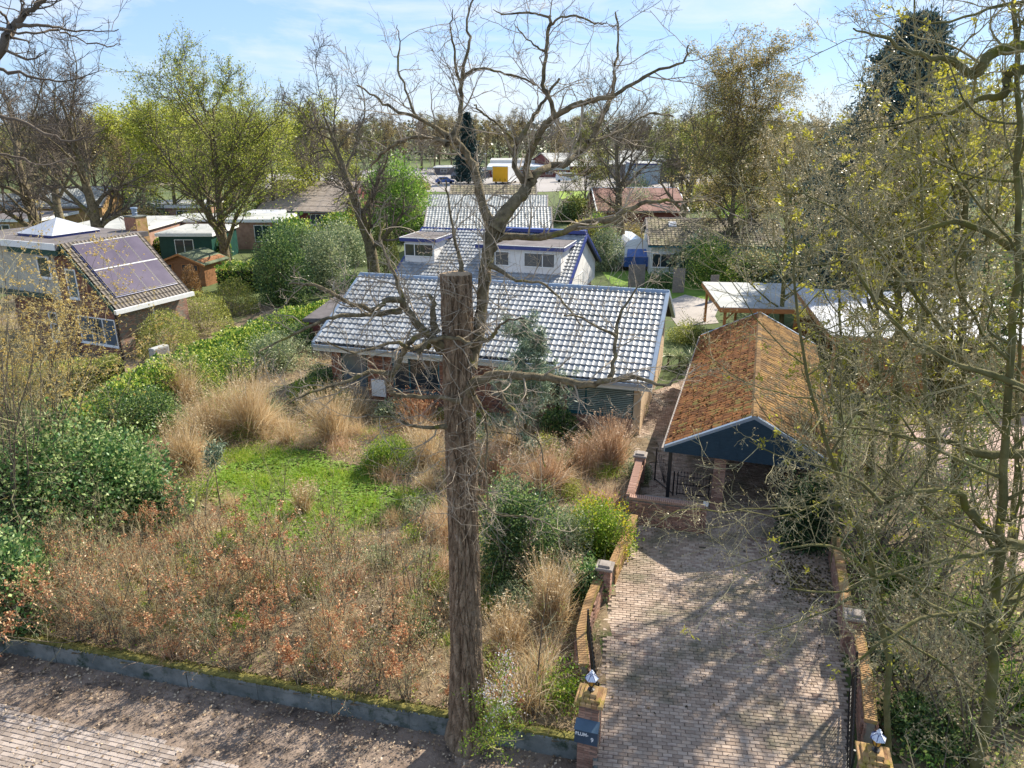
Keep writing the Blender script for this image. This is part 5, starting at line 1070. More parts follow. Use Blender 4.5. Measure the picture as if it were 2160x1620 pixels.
def limb(pts, d0, d1, jitter=.0, seed=0):
    """photo polyline (px, py, half width px) carried to real depth d0..d1 -> dense 3D path + radii"""
    rg = np.random.default_rng(seed + len(pts)); n = len(pts); P = []; Rr = []
    for i, (x, y, hw) in enumerate(pts):
        D = d0 + (d1 - d0) * i / (n - 1) + rg.normal(0, .06); q = WD(x, y, D); P.append(q); Rr.append(hw * scale_at(q) * LIMBF)
    P = np.array(P); Rr = np.array(Rr); m = (n - 1) * 4 + 1; t = np.linspace(0, n - 1, m); out = np.empty((m, 3))
    for k in range(m):                       # Catmull-Rom through the points
        i = min(int(t[k]), n - 2); f = t[k] - i; p0, p1, p2, p3 = P[max(i - 1, 0)], P[i], P[i + 1], P[min(i + 2, n - 1)]
        out[k] = .5 * ((2 * p1) + (-p0 + p2) * f + (2 * p0 - 5 * p1 + 4 * p2 - p3) * f * f + (-p0 + 3 * p1 - 3 * p2 + p3) * f ** 3)
    out[1:-1] += rg.normal(0, .012, (m - 2, 3)); rad_ = np.interp(t, np.arange(n), Rr) * (1 + rg.normal(0, .045, m)); rad_[:4] *= [1.5, 1.28, 1.12, 1.04]; kn = rg.random(m) < .08; rad_[kn] *= 1.18; return out, rad_
def build_limbs(root, specs, twigs, m_l, m_t, seed, tl=.9, tw_r=.0055, name='limb', second=5, third=4, up=.05, per=3.2, wander=.2, bud=None):
    rg = np.random.default_rng(seed); loc = np.array(root.location); gt = Geo(); tips = []
    for k, (pts, d0, d1) in enumerate(specs):
        P, Rr = limb(pts, d0, d1, seed=seed + k); g = Geo(); kk = 10 if Rr[0] > .05 else 7; Pl = P - loc; g.add(*tubes(Pl[None], Rr[None], kk)); g.build(name, m_l, root, smooth=True)
        if not twigs: continue
        Ltot = np.linalg.norm(np.diff(P, axis=0), axis=1).sum(); m = max(4, int(Ltot * per)); s, d, L, ra = spawn(Pl[None], Rr[None], m, .1, 1, .95, 1, .4, rg, angv=.3); 
        L = rg.uniform(.35, 1.25, len(s)) * tl; P1, R1 = grow(s, d, L, np.clip(ra, tw_r, .02), np.full(len(s), tw_r * .8), 7, wander, up, rg); gt.add(*tubes(P1, R1, 4))
        s, d, L, ra = spawn(P1, R1, second, .2, 1, .8, .5, .7, rg); P2, R2 = grow(s, d, L, np.clip(ra, tw_r * .7, .01), np.full(len(s), tw_r * .55), 5, wander, up, rg); gt.add(*tubes(P2, R2, 3))
        s, d, L, ra = spawn(P2, R2, third, .2, 1, .8, .5, .7, rg); P3, R3 = grow(s, d, L, np.clip(ra, tw_r * .5, .006), np.full(len(s), tw_r * .4), 3, wander, up, rg); gt.add(*tubes(P3, R3, 3)); tips.append(P3[:, -1])
    if twigs: gt.build('twigs', m_t, root, kind='stuff')
    return np.concatenate(tips) if tips else None
T0 = TD
specs = [
 ([(985, 770, 21), (1010, 695, 18), (1018, 620, 17), (1025, 560, 17), (1036, 510, 20), (1045, 480, 21)], T0, T0 + .5),
 ([(1045, 490, 19), (1018, 435, 13), (1006, 375, 11), (985, 325, 10), (962, 297, 9), (944, 285, 9)], T0 + .5, T0 + .9),
 ([(944, 287, 8), (918, 268, 6), (880, 247, 5), (830, 230, 4), (790, 203, 3), (752, 180, 2)], T0 + .9, T0 + .2),
 ([(950, 292, 7), (972, 245, 6), (972, 190, 6), (978, 140, 5), (990, 90, 4), (985, 40, 3), (1004, -20, 2)], T0 + .8, T0 + 1.4),
 ([(975, 200, 4), (965, 155, 4), (958, 110, 3), (950, 60, 2), (955, 20, 1)], T0 + 1.1, T0 + .4),
 ([(944, 305, 7), (900, 287, 5), (850, 297, 5), (815, 318, 4), (780, 350, 3)], T0 + .7, T0 + 1.6),
 ([(975, 160, 4), (1010, 145, 4), (1055, 152, 3), (1100, 165, 3), (1130, 180, 2)], T0 + 1.1, T0 + 1.5),
 ([(878, 245, 4), (860, 200, 3), (840, 150, 3), (842, 90, 2), (838, 52, 1)], T0 + .6, T0 + 1.2),
 ([(1045, 482, 20), (1080, 435, 17), (1105, 405, 16), (1117, 382, 15)], T0 + .5, T0 + .8),
 ([(1110, 382, 10), (1090, 360, 8), (1085, 325, 8), (1095, 298, 7), (1112, 268, 6), (1133, 235, 5), (1156, 200, 4), (1180, 165, 3)], T0 + .8, T0 + 1.2),
 ([(1092, 300, 5), (1050, 262, 3), (1020, 240, 3), (1000, 222, 2)], T0 + .9, T0 + .1),
 ([(1115, 380, 12), (1112, 345, 10), (1128, 300, 10), (1150, 265, 9), (1178, 240, 8), (1212, 225, 8), (1243, 212, 8), (1290, 203, 6), (1332, 178, 5), (1380, 152, 4), (1440, 130, 3), (1452, 95, 2)], T0 + .8, T0 - .4),
 ([(1170, 243, 6), (1158, 208, 6), (1147, 178, 6), (1150, 120, 5), (1157, 70, 5), (1161, 33, 4)], T0 + .7, T0 + .9),
 ([(1160, 38, 3), (1135, 30, 3), (1105, 28, 3), (1060, 30, 2), (1040, 20, 1)], T0 + .9, T0 + 1.6),
 ([(1162, 52, 3), (1185, 37, 3), (1222, 35, 3), (1262, 52, 2), (1280, 45, 1)], T0 + .9, T0 + .2),
 ([(1152, 110, 3), (1125, 95, 2), (1100, 70, 2), (1085, 50, 1)], T0 + .9, T0 + .3),
 ([(1118, 382, 13), (1140, 362, 11), (1165, 350, 9), (1195, 345, 9), (1220, 322, 8), (1250, 292, 8), (1268, 245, 7), (1288, 210, 6), (1296, 150, 4), (1305, 85, 3), (1298, 25, 2)], T0 + .8, T0 + 1.9),
 ([(1240, 300, 5), (1290, 285, 4), (1330, 262, 3), (1370, 240, 3), (1420, 245, 2)], T0 + 1.2, T0 + 2.2),
 ([(1040, 502, 12), (1090, 500, 9), (1140, 500, 9), (1190, 490, 9), (1240, 468, 8), (1290, 464, 8), (1330, 440, 7), (1375, 424, 5), (1440, 426, 4), (1500, 420, 2)], T0 + .6, T0 - .7),
 ([(980, 830, 16), (1010, 802, 14), (1052, 790, 12), (1110, 795, 11), (1170, 799, 10), (1230, 812, 9), (1280, 806, 7), (1340, 795, 6), (1400, 813, 4), (1432, 790, 2)], T0 - .1, T0 - 1.4),
 ([(1285, 806, 6), (1296, 752, 5), (1300, 700, 5), (1312, 655, 4), (1345, 605, 2)], T0 - .9, T0 - .5),
 ([(1298, 708, 4), (1262, 690, 3), (1220, 668, 3), (1190, 665, 2)], T0 - .7, T0 - 1.4),
 ([(1050, 808, 6), (1064, 850, 5), (1090, 872, 4), (1100, 905, 3), (1135, 930, 2), (1150, 985, 2)], T0 - .4, T0 - 1.3),
 ([(1000, 835, 5), (1020, 880, 4), (1028, 930, 3), (1024, 985, 3), (1030, 1080, 1)], T0 - .3, T0 - .6),
 ([(935, 735, 15), (912, 712, 12), (886, 690, 11), (862, 660, 10), (845, 636, 9), (820, 632, 8), (795, 648, 6), (765, 650, 6), (717, 628, 5), (665, 602, 4), (610, 598, 3)], T0 - .1, T0 - 1.6),
 ([(850, 640, 6), (835, 585, 5), (815, 540, 4), (800, 500, 3), (812, 470, 2)], T0 - .4, T0 + .3),
 ([(845, 655, 7), (800, 662, 7), (760, 665, 6), (705, 668, 5), (650, 690, 4), (590, 720, 3), (545, 745, 2)], T0 - .5, T0 - 2.0),
 ([(975, 846, 7), (925, 838, 6), (855, 836, 6), (827, 830, 7), (822, 800, 7), (842, 765, 8), (853, 738, 8), (875, 715, 8), (905, 700, 9)], T0 - .3, T0 - .3),
 ([(828, 790, 6), (780, 784, 6), (740, 803, 5), (675, 820, 4), (610, 850, 2)], T0 - .4, T0 - 1.5),
 ([(900, 726, 9), (870, 735, 6), (830, 722, 5), (780, 738, 4), (735, 742, 3), (690, 720, 2)], T0 - .1, T0 - 1.2),
 ([(993, 727, 8), (1030, 716, 6), (1044, 700, 5), (1062, 680, 3), (1105, 672, 2)], T0 - .2, T0 - .9),
 ([(880, 745, 6), (905, 722, 6), (935, 712, 6), (965, 716, 6), (995, 728, 6)], T0 - .42, T0 - .45),
 ([(975, 577, 6), (966, 530, 5), (955, 480, 4), (946, 425, 3), (940, 380, 2)], T0 + .15, T0 + .5),
 ([(920, 700, 9), (912, 670, 9), (915, 640, 7), (905, 620, 5)], T0 - .2, T0 - .3),
 ([(1035, 560, 6), (1090, 590, 4), (1150, 600, 3), (1190, 640, 3), (1230, 690, 2)], T0 + .2, T0 - 1),
 ([(940, 900, 6), (880, 900, 4), (820, 880, 3), (770, 875, 2)], T0 - .3, T0 - 1.3),
 ([(1008, 1045, 4), (1045, 1085, 3), (1105, 1090, 2), (1160, 1110, 2), (1185, 1150, 1)], T0 - .3, T0 - 1.2),
]
build_limbs(tree, specs, True, M_limb, M_twig, 50, tl=.95, per=3.6, second=5, third=4)
# light fallen twigs hung across the trunk, then the light green climber at its foot
rg = np.random.default_rng(77); n = 90; s = np.stack([rg.normal(0, .3, n), rg.uniform(-.6, .2, n), rg.uniform(5.2, ztop + .8, n)], 1)
P1, R1 = grow(s, norm(rg.normal(0, 1, (n, 3))), rg.uniform(.8, 2.4, n), np.full(n, .007), np.full(n, .003), 9, .3, 0, rg); g = Geo(); g.add(*tubes(P1, R1, 4))
s, d, L, ra = spawn(P1, R1, 4, .1, 1, .8, .4, .7, rg); P2, R2 = grow(s, d, L, ra, ra * .5, 4, .2, 0, rg); g.add(*tubes(P2, R2, 3)); g.build('fine_twigs', M_twig, tree)
cl = empty('climber', (TX + .35, TD - .45, 0), 0, 'fresh green climbing shrub with pale blossom at the foot of the big trunk', 'climber')
n = 26; P, Rr = grow(rg.normal(0, .15, (n, 3)) * [1, 1, 0], norm(np.stack([rg.normal(.25, .5, n), rg.normal(-.2, .4, n), np.ones(n)], 1)), rg.uniform(.6, 2.2, n), np.full(n, .012), np.full(n, .004), 8, .22, .02, rg); g = Geo(); g.add(*tubes(P, Rr, 4))
s, d, L, ra = spawn(P, Rr, 5, .2, 1, .8, .35, .6, rg); P2, R2 = grow(s, d, L, ra, ra * .5, 5, .2, 0, rg); g.add(*tubes(P2, R2, 3)); g.build('stems', M_twigr, cl)
q = P2.reshape(-1, 3); g = Geo(); g.add(*leaves(q[rg.integers(0, len(q), 2600)] + rg.normal(0, .05, (2600, 3)), .055, rg)); g.build('foliage', L_bright, cl)
q = q[(q[:, 2] > .9)]; g = Geo(); g.add(*leaves(q[rg.integers(0, len(q), 500)] * [.7, .7, 1] + [.2, -.05, .1] + rg.normal(0, .07, (500, 3)), .05, rg)); g.build('blossom', L_blossom, cl)

# ================================================================== GARDEN GROUND COVER
def scatter(poly, n, rg, keep=None):
    P = np.array([p[:2] for p in poly]); lo, hi = P.min(0), P.max(0); Q = rg.uniform(lo, hi, (int(n * 2.2), 2)); Q = Q[inpoly(Q, poly)][:n]; Q = np.concatenate([Q, np.zeros((len(Q), 1))], 1); return Q if keep is None else Q[keep(Q)]
gp = [W(-150, 1330), wall_pt(0, .2), wall_pt(Lw, .2), (1.9, 13), W(1262, 1230), W(1300, 1110), (4.1, 24), (5.6, 28.6), (-3, 30), (-9, 35), (-11, 46), (-16, 40), (-22, 30)]
LC3 = lambda Q: (Q - [*np.mean([p[:2] for p in LAWN], 0), 0]) / (1 + .16 * noise3(Q, 50, 1.2) + .10 * rng.normal(0, 1, len(Q)))[:, None] + [*np.mean([p[:2] for p in LAWN], 0), 0]
lawn_in = lambda Q: inpoly(Q, [p[:2] for p in LAWN])
Q = scatter(gp, 90000, rng, lambda Q: garden(Q)); Q[:, 2] = .05; g = Geo(); g.add(*leaves(Q[~lawn_in(Q) | (rng.random(len(Q)) < .12)][:60000] + rng.normal(0, .02, (1, 3)), .07, rng, .7, flat=.65)); tag(g.build('fallen_leaves', L_tan), kind='stuff')
Q = scatter(gp, 60000, rng, lambda Q: garden(Q) & ~lawn_in(Q)); den = noise3(Q, 41, .5) + .5 * noise3(Q, 42, 1.6); Q = Q[den > -.35]
D = norm(np.stack([rng.normal(0, .6, len(Q)), rng.normal(0, .6, len(Q)), np.full(len(Q), 1.)], 1)); g = Geo(); g.add(*blades(Q, D, rng.uniform(.25, .95, len(Q)) * np.clip(.7 + .6 * noise3(Q, 43, .8), .3, 1.6), .007, rng, .6, 4)); tag(g.build('dry_brush', L_dry), kind='stuff')
Q = scatter(gp, 26000, rng, lambda Q: garden(Q) & ~lawn_in(Q)); Q = Q[noise3(Q, 45, .7) + .4 * noise3(Q, 46, 2) > .1]; Q[:, 2] = rng.random(len(Q)) * .4
g = Geo(); g.add(*leaves(Q, .075, rng)); tag(g.build('green_undergrowth', L_bright), kind='stuff')
LC = np.mean([p[:2] for p in LAWN], 0); Q = scatter([LC + (np.array(p[:2]) - LC) * 1.3 for p in LAWN], 60000, rng, lambda Q: garden(Q)); Q = Q[lawn_in(LC3(Q)) & (noise3(Q, 47, .9) + rng.normal(0, .5, len(Q)) > -.9)]; D = norm(np.stack([rng.normal(0, .5, len(Q)), rng.normal(0, .5, len(Q)), np.full(len(Q), 1.)], 1)); g = Geo(); g.add(*blades(Q + [0, 0, .02], D, rng.uniform(.06, .22, len(Q)) * (1 + .5 * noise3(Q, 48, 1.5)), .010, rng, .6, 3)); tag(g.build('lawn_grass', L_grass), kind='stuff')
LP = np.array([p[:2] for p in LAWN]); g = Geo(); Q = scatter([LP.mean(0) + (p - LP.mean(0)) * 1.22 for p in LP], 7000, rng, lambda Q: garden(Q)); edge = np.array([min(np.hypot(*(q[:2] - LP.mean(0))) / 4.2, 9) for q in Q]); Q = Q[edge + .3 * noise3(Q, 49, 1.1) < .95]; Q[:, 2] = .075; g.add(*leaves(Q, .16, rng, .9, flat=.85)); g.build('lawn', M_lawn, kind='structure')
# leaves, twigs and cones dropped on the drive and street
Q = scatter(drv_all, 3800, rng); cx_ = .5 * (W(1275, 1400)[0] + W(1780, 1400)[0]) + .3 * (Q[:, 1] - 15); Q = Q[rng.random(len(Q)) < .10 + .5 * np.clip(np.abs(Q[:, 0] - cx_) / 3 - .55, 0, 1) + .25 * (noise3(Q, 19, 1.1) > .7)]; Q[:, 2] = .05; g = Geo(); g.add(*leaves(Q, .07, rng, .8, flat=.8)); tag(g.build('leaves_on_drive', mat('brown drive litter', (.04, .03, .015), (.16, .11, .06), 2, isl=1.2)), kind='stuff')
heap = W(1690, 1225); Q = np.array([heap[0], heap[1], .05]) + rng.normal(0, 1, (900, 3)) * [.45, .8, .02]; Q[:, 2] = np.abs(Q[:, 2] - .05) + .05; Q = Q[inpoly(Q, drv_all)]; g = Geo(); g.add(*leaves(Q, .08, rng, .8, flat=.5)); tag(g.build('leaf_heap', mat('dark wet leaves', (.03, .03, .01), (.12, .09, .03), 2, isl=1.2)), 'dark heap of swept leaves on the drive below the twigs', 'leaf heap')
sp_ = [wall_pt(-3, -.02), wall_pt(Lw, -.02), wall_pt(Lw + 1.5, -3.4), wall_pt(-3, -3.4)]; Q = scatter(sp_, 9000, rng); dw = (Q[:, 0] - wa[0]) * wnrm[0] + (Q[:, 1] - wa[1]) * wnrm[1]; Q = Q[rng.random(len(Q)) < np.exp(-dw * .9) + .10 * (noise3(Q, 52, 1.2) > 0) + .03]; Q[:, 2] = STREET_Z + .05
g = Geo(); g.add(*leaves(Q, .07, rng, .7, flat=.6)); tag(g.build('leaves_on_street', L_tan), kind='stuff')
for i in range(16):
    q = scatter(drv_all, 1, rng)
    if not len(q): continue
    P, Rr = grow(q + [0, 0, .06], norm(np.append(rng.normal(0, 1, 2), 0))[None], np.array([rng.uniform(.25, .7)]), np.array([.008]), np.array([.004]), 6, .18, 0, rng); P[:, :, 2] = .055
    g = Geo(); g.add(*tubes(P, Rr, 4)); s, d, L, ra = spawn(P, Rr, 3, .2, 1, .8, .4, .6, rng); P2, R2 = grow(s, d * [1, 1, .1], L, ra, ra * .5, 3, .1, 0, rng); g.add(*tubes(P2, R2, 3)); o = g.build('twig', M_twigd); tag(o, 'small broken twig lying on the brick driveway', 'twig', 'broken twigs on the driveway')

# ================================================================== HEDGES AND SHRUBS
def hedge(name, pts, wd_, n, size, m, label, seed, topcol=None, lump=.16):
    rg = np.random.default_rng(seed); P = np.array(pts, float); seg = np.linalg.norm(np.diff(P[:, :2], axis=0), axis=1); cum = np.r_[0, np.cumsum(seg)]
    t = rg.random(n) * cum[-1]; C = np.stack([np.interp(t, cum, P[:, i]) for i in range(3)], 1); i = np.clip(np.searchsorted(cum, t) - 1, 0, len(seg) - 1); d = (P[i + 1] - P[i]); d[:, 2] = 0; d = norm(d); nr = np.stack([d[:, 1], -d[:, 0], d[:, 0] * 0], 1)
    a = rg.uniform(-.15, math.pi + .15, n); sq = 1 / np.maximum(np.abs(np.cos(a)), np.abs(np.sin(a))) * .55 + .45; rr = (1 - .4 * rg.random(n) ** 2) * sq
    lu = 1 + lump * noise3(C + nr * np.cos(a)[:, None], seed, 1.1) + lump * .6 * noise3(C + nr * np.cos(a)[:, None] * 2, seed + 1, 3)
    Q = np.stack([C[:, 0], C[:, 1], np.zeros(n)], 1) + nr * (np.cos(a) * rr * lu * wd_ / 2)[:, None]; Q[:, 2] = np.maximum(.02, np.sin(np.clip(a, 0, math.pi)) * rr * lu * C[:, 2])
    low = rg.random(n) < .35; Q[low, 2] *= rg.random(low.sum())
    o = nr * np.cos(a)[:, None] + np.array([0, 0, 1.]) * np.sin(a)[:, None]; e = empty(name, (P[0, 0], P[0, 1], 0), 0, label, 'hedge'); Q[:, :2] -= P[0, :2]
    g = Geo(); g.add(*leaves(Q, size, rg, .75, out=o)); g.build('foliage', m, e)
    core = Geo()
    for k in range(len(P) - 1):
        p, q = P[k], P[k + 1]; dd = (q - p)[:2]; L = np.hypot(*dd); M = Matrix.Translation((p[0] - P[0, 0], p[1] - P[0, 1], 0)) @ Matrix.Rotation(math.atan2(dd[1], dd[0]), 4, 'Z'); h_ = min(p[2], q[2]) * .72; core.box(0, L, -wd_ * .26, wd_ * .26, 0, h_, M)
    core.build('shade_core', mat('painted hedge shade', (.012, .018, .008), (.03, .035, .015), 6), e); return e  # solid dark boxes fill the hedge; its inner shade is in their colour
def WH(px, py, h): p = W(px, py, h); return (p[0], p[1], h)
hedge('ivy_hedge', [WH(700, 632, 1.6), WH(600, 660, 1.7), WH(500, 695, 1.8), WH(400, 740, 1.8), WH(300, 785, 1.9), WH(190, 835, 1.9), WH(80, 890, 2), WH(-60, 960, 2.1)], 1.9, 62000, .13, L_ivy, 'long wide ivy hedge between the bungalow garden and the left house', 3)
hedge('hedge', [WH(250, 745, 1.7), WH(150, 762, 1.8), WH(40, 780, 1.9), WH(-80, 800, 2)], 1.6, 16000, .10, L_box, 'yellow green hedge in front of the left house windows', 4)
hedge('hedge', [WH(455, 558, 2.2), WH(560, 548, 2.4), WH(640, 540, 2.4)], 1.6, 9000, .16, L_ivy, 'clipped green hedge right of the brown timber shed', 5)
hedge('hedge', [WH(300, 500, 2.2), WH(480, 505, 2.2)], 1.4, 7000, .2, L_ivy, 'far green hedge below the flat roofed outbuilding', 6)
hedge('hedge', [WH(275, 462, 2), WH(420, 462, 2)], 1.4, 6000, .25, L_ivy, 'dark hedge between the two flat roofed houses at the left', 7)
def B(name, seed, px, py, rpx, hpx, n, size, m, label, cat='shrub', dz=0, ry=None, **kw):
    """shrub whose base centre is at (px, py); radius and height given in photo pixels there"""
    p = W(px, py, dz); s_ = scale_at(p); rx = rpx * s_; return bush(name, seed, p, rx, ry or rx, hpx * s_, n, size, m, label, cat, **kw)
B('box_bush', 11, 358, 748, 62, 95, 9000, .09, L_box, 'rounded clipped shrub beside the heat pump', lobes=1, lump=.1, smat=M_twig)
B('box_bush', 12, 432, 700, 60, 88, 8000, .09, L_box, 'rounded yellow green shrub right of the heat pump shrub', lobes=1, lump=.1, smat=M_twig)
B('box_bush', 13, 500, 660, 45, 70, 6500, .1, L_box, 'smallest clipped shrub, farthest along the ivy hedge', lobes=1, lump=.1, smat=M_twig)
B('clipped_column', 14, 407, 625, 20, 66, 3500, .10, leafmat('brown dead leaf', (.22, .12, .04), (.34, .19, .07), (.42, .26, .12)), 'brown leaved clipped column in front of the timber shed', lobes=1, lump=.05)
B('evergreen_shrub', 15, 600, 640, 68, 165, 15000, .16, L_dark, 'dark evergreen shrub right behind the hedge corner')
B('evergreen_shrub', 16, 690, 610, 62, 140, 12000, .17, L_greyg, 'grey green shrub left of the dark columnar yew')
B('evergreen_shrub', 17, 640, 560, 55, 95, 8000, .2, L_dark, 'dark shrub under the white playhouse', rx=None) if False else B('evergreen_shrub', 17, 625, 560, 60, 95, 9000, .2, L_dark, 'dark shrub below the white playhouse')
B('evergreen_shrub', 18, 735, 560, 60, 100, 9000, .2, L_greyg, 'pale grey green shrub beyond the columnar yew')
B('evergreen_shrub', 19, 750, 640, 40, 70, 5000, .15, L_dark, 'low dark shrub beside the bungalow left verge')
B('columnar_yew', 20, 815, 585, 31, 112, 9000, .13, leafmat('yew leaf', (.06, .09, .02), (.14, .17, .035), (.22, .24, .06)), 'narrow columnar yew behind the bungalow ridge', lobes=1, lump=.05, shell=.25)
B('leafy_tree', 21, 845, 505, 75, 165, 15000, .3, leafmat('fresh green leaf', (.11, .22, .03), (.20, .34, .05), (.30, .44, .08), .45), 'fresh light green tree left of the grey tiled roofs', 'tree', lump=.25)
B('evergreen_shrub', 22, 1192, 470, 30, 45, 4000, .22, L_dark, 'dark round shrub at the right end of the grey roofs')
B('evergreen_shrub', 23, 1275, 570, 38, 105, 8000, .16, L_greyg, 'ivy covered shrub with pale leaves right of the dormer house')
B('twiggy_shrub', 24, 1295, 478, 78, 72, 9000, .14, leafmat('tawny twig leaf', (.26, .20, .11), (.38, .30, .18), (.46, .38, .25)), 'wide tawny twiggy shrub in front of the red brown roof', smat=M_twig)
B('evergreen_shrub', 25, 1505, 605, 62, 112, 14000, .14, L_ivy, 'dense green laurel right of the white garden house')
B('evergreen_shrub', 26, 1395, 605, 42, 38, 5000, .12, L_dark, 'low green shrub in front of the garden house window')
B('evergreen_shrub', 27, 1590, 600, 60, 90, 8000, .14, L_greyg, 'grey green shrub behind the pale carport roof')
B('garden_shrub', 28, 1455, 722, 48, 45, 6000, .09, L_box, 'yellow green shrub behind the strap leaved plant')
B('garden_shrub', 29, 1350, 470, 40, 80, 5000, .2, L_greyg, 'grey green shrub right of the tawny one', smat=M_twig)
B('laurel_bush', 31, 120, 1130, 150, 270, 20000, .14, L_laurel, 'large glossy laurel bush at the left edge above the thicket')
B('laurel_bush', 32, 255, 1080, 120, 190, 17000, .14, L_laurel, 'laurel bush with grey green tips right of the large one')
B('laurel_bush', 33, 20, 1010, 110, 190, 12000, .14, L_laurel, 'pale tipped laurel bush cut by the left edge')
B('laurel_bush', 34, 345, 1100, 60, 110, 7000, .14, L_laurel, 'small laurel bush at the edge of the pampas grass')
B('laurel_bush', 35, 30, 1310, 110, 190, 9000, .14, L_laurel, 'dark laurel bush low at the left behind the copper leaves')
B('garden_shrub', 36, 330, 905, 70, 90, 9000, .10, L_dark, 'dark green shrub between ivy hedge and pampas grass')
B('garden_shrub', 37, 490, 800, 60, 75, 8000, .10, L_ivy, 'green shrub below the middle of the ivy hedge', smat=M_twig)
B('garden_shrub', 38, 590, 780, 75, 85, 9000, .10, L_greyg, 'loose grey green shrub left of the bungalow corner', smat=M_twig)
B('garden_shrub', 39, 650, 850, 40, 60, 4000, .09, L_bright, 'light green leafy plant left of the yellow flowers')
for k_, (px_, py_, r_, h_, m_, l_) in enumerate(((560, 765, 55, 65, L_ivy, 'dark green shrub between the ivy hedge and the loose grey one'), (425, 830, 65, 85, L_ivy, 'glossy shrub spreading from the ivy hedge behind the first grass clump'), (630, 735, 50, 60, L_dark, 'dark shrub close to the dark lean-to'), (250, 930, 90, 120, L_dark, 'dark shrub between the laurels and the ivy hedge'), (690, 830, 45, 60, L_dark, 'dark green shrub at the bungalow left corner pillar'), (840, 890, 45, 50, L_greyg, 'loose grey twiggy shrub below the big bungalow window'), (1180, 920, 40, 60, L_dark, 'dark shrub against the wall left of the shuttered window'))): B('garden_shrub', 330 + k_, px_, py_, r_, h_, 7000, .10, m_, l_, smat=M_twig)
B('mahonia', 40, 822, 992, 60, 70, 11000, .075, L_bright, 'bright green mahonia mound left of the trunk')
B('evergreen_shrub', 41, 1095, 1215, 82, 235, 24000, .085, L_dark, 'tall dark green mahonia right of the trunk', lump=.25)
B('garden_shrub', 42, 1190, 1190, 55, 130, 9000, .08, L_greyg, 'pale green shrub between the mahonia and yellow flowers', smat=M_twigr)
yb = B('flowering_shrub', 43, 1268, 1165, 72, 130, 13000, .075, L_bright, 'shrub with yellow flower clusters beside the courtyard wall', smat=M_twigr, lump=.28)
rg = np.random.default_rng(9); d = norm(rg.normal(0, 1, (2600, 3))); d[:, 2] = np.abs(d[:, 2]); d = d[noise3(d, 5, 3.2) > .25]; s_ = scale_at(W(1268, 1165)); q = d * [72 * s_, 72 * s_, 130 * s_] * rg.uniform(.9, 1.15, (len(d), 1)); g = Geo(); g.add(*leaves(q, .07, rg)); g.build('flowers', L_yellow, yb)
B('garden_shrub', 44, 1235, 1255, 50, 90, 8000, .085, L_laurel, 'glossy green shrub behind the low curved wall')
B('garden_shrub', 45, 1330, 880, 35, 45, 3000, .07, L_box, 'small loose shrub under the shuttered window', smat=M_twigr)
yb = B('flowering_shrub', 46, 722, 860, 22, 42, 1500, .07, L_bright, 'small shrub with yellow flowers in front of the glass door', smat=M_twigr)
s_ = scale_at(W(722, 860)); q = norm(rg.normal(0, 1, (300, 3))) * [18 * s_, 18 * s_, 22 * s_] + [0, 0, 26 * s_]; g = Geo(); g.add(*leaves(q, .06, rg)); g.build('flowers', L_yellow, yb)
B('garden_shrub', 47, 1345, 1010, 30, 45, 3200, .07, L_greyg, 'grey leaved shrub against the brick wall by the side path', smat=M_twig)
B('conifer_shrub', 48, 1700, 1150, 60, 175, 15000, .09, leafmat('yew needle', (.02, .05, .02), (.05, .10, .035), (.10, .17, .06)), 'dark green conifer at the right corner of the carport', lump=.3)
B('garden_shrub', 49, 1900, 1230, 80, 75, 6000, .09, L_ivy, 'ivy mound under the right hand trees')
B('garden_shrub', 50, 2060, 1330, 70, 80, 6000, .09, L_bright, 'light green undergrowth beside the mossy stem')
B('garden_shrub', 51, 1960, 1560, 90, 100, 9000, .08, L_dark, 'dark undergrowth right of the right hand lantern')
B('garden_shrub', 52, 2060, 1000, 50, 50, 4000, .09, L_bright, 'bright green ground ivy at the foot of the ivy clad trunk')
B('garden_shrub', 53, 1890, 1400, 70, 60, 5000, .08, L_greyg, 'grey green brambles behind the right hand wall', smat=M_twig)
B('garden_shrub', 54, 2130, 1500, 60, 120, 6000, .08, L_ivy, 'green shrub cut by the right edge near the bottom')
# wispy grey pine in front of the bungalow
p = W(1105, 960); P_, R_ = grow(np.zeros((1, 3)), np.array([[.02, 0, 1.]]), np.array([5.2]), np.array([.09]), np.array([.02]), 10, .03, 0, rg)
pine_parts = tree_parts(61, trunk=(P_, R_), fork=.12, m1=30, m2=7, m3=4, a1=1.2, l1=.42, l2=.45, l3=.5, thin=.006, leaf=L_pine, nleaf=15000, lsize=.20, leafspread=.06, lasp=.16, mat_c=M_twigr, skew=.55)
plant('young_pine', pine_parts, p, 0, 1, 'wispy grey green pine standing in front of the bungalow brick wall')
p = W(468, 1085); P_, R_ = grow(np.zeros((1, 3)), np.array([[-.03, 0, 1.]]), np.array([2.3]), np.array([.03]), np.array([.01]), 8, .04, 0, rg); q = P_[0, -1]
sap = tree_parts(62, trunk=(P_, R_), fork=.72, m1=12, m2=3, m3=2, a1=.8, l1=.22, thin=.004, leaf=L_pine, nleaf=700, lsize=.22, leafspread=.08, lasp=.14, mat_c=M_twigr)
plant('young_pine', sap, p, 0, 1, 'thin young pine with one tuft of needles beside the lawn')
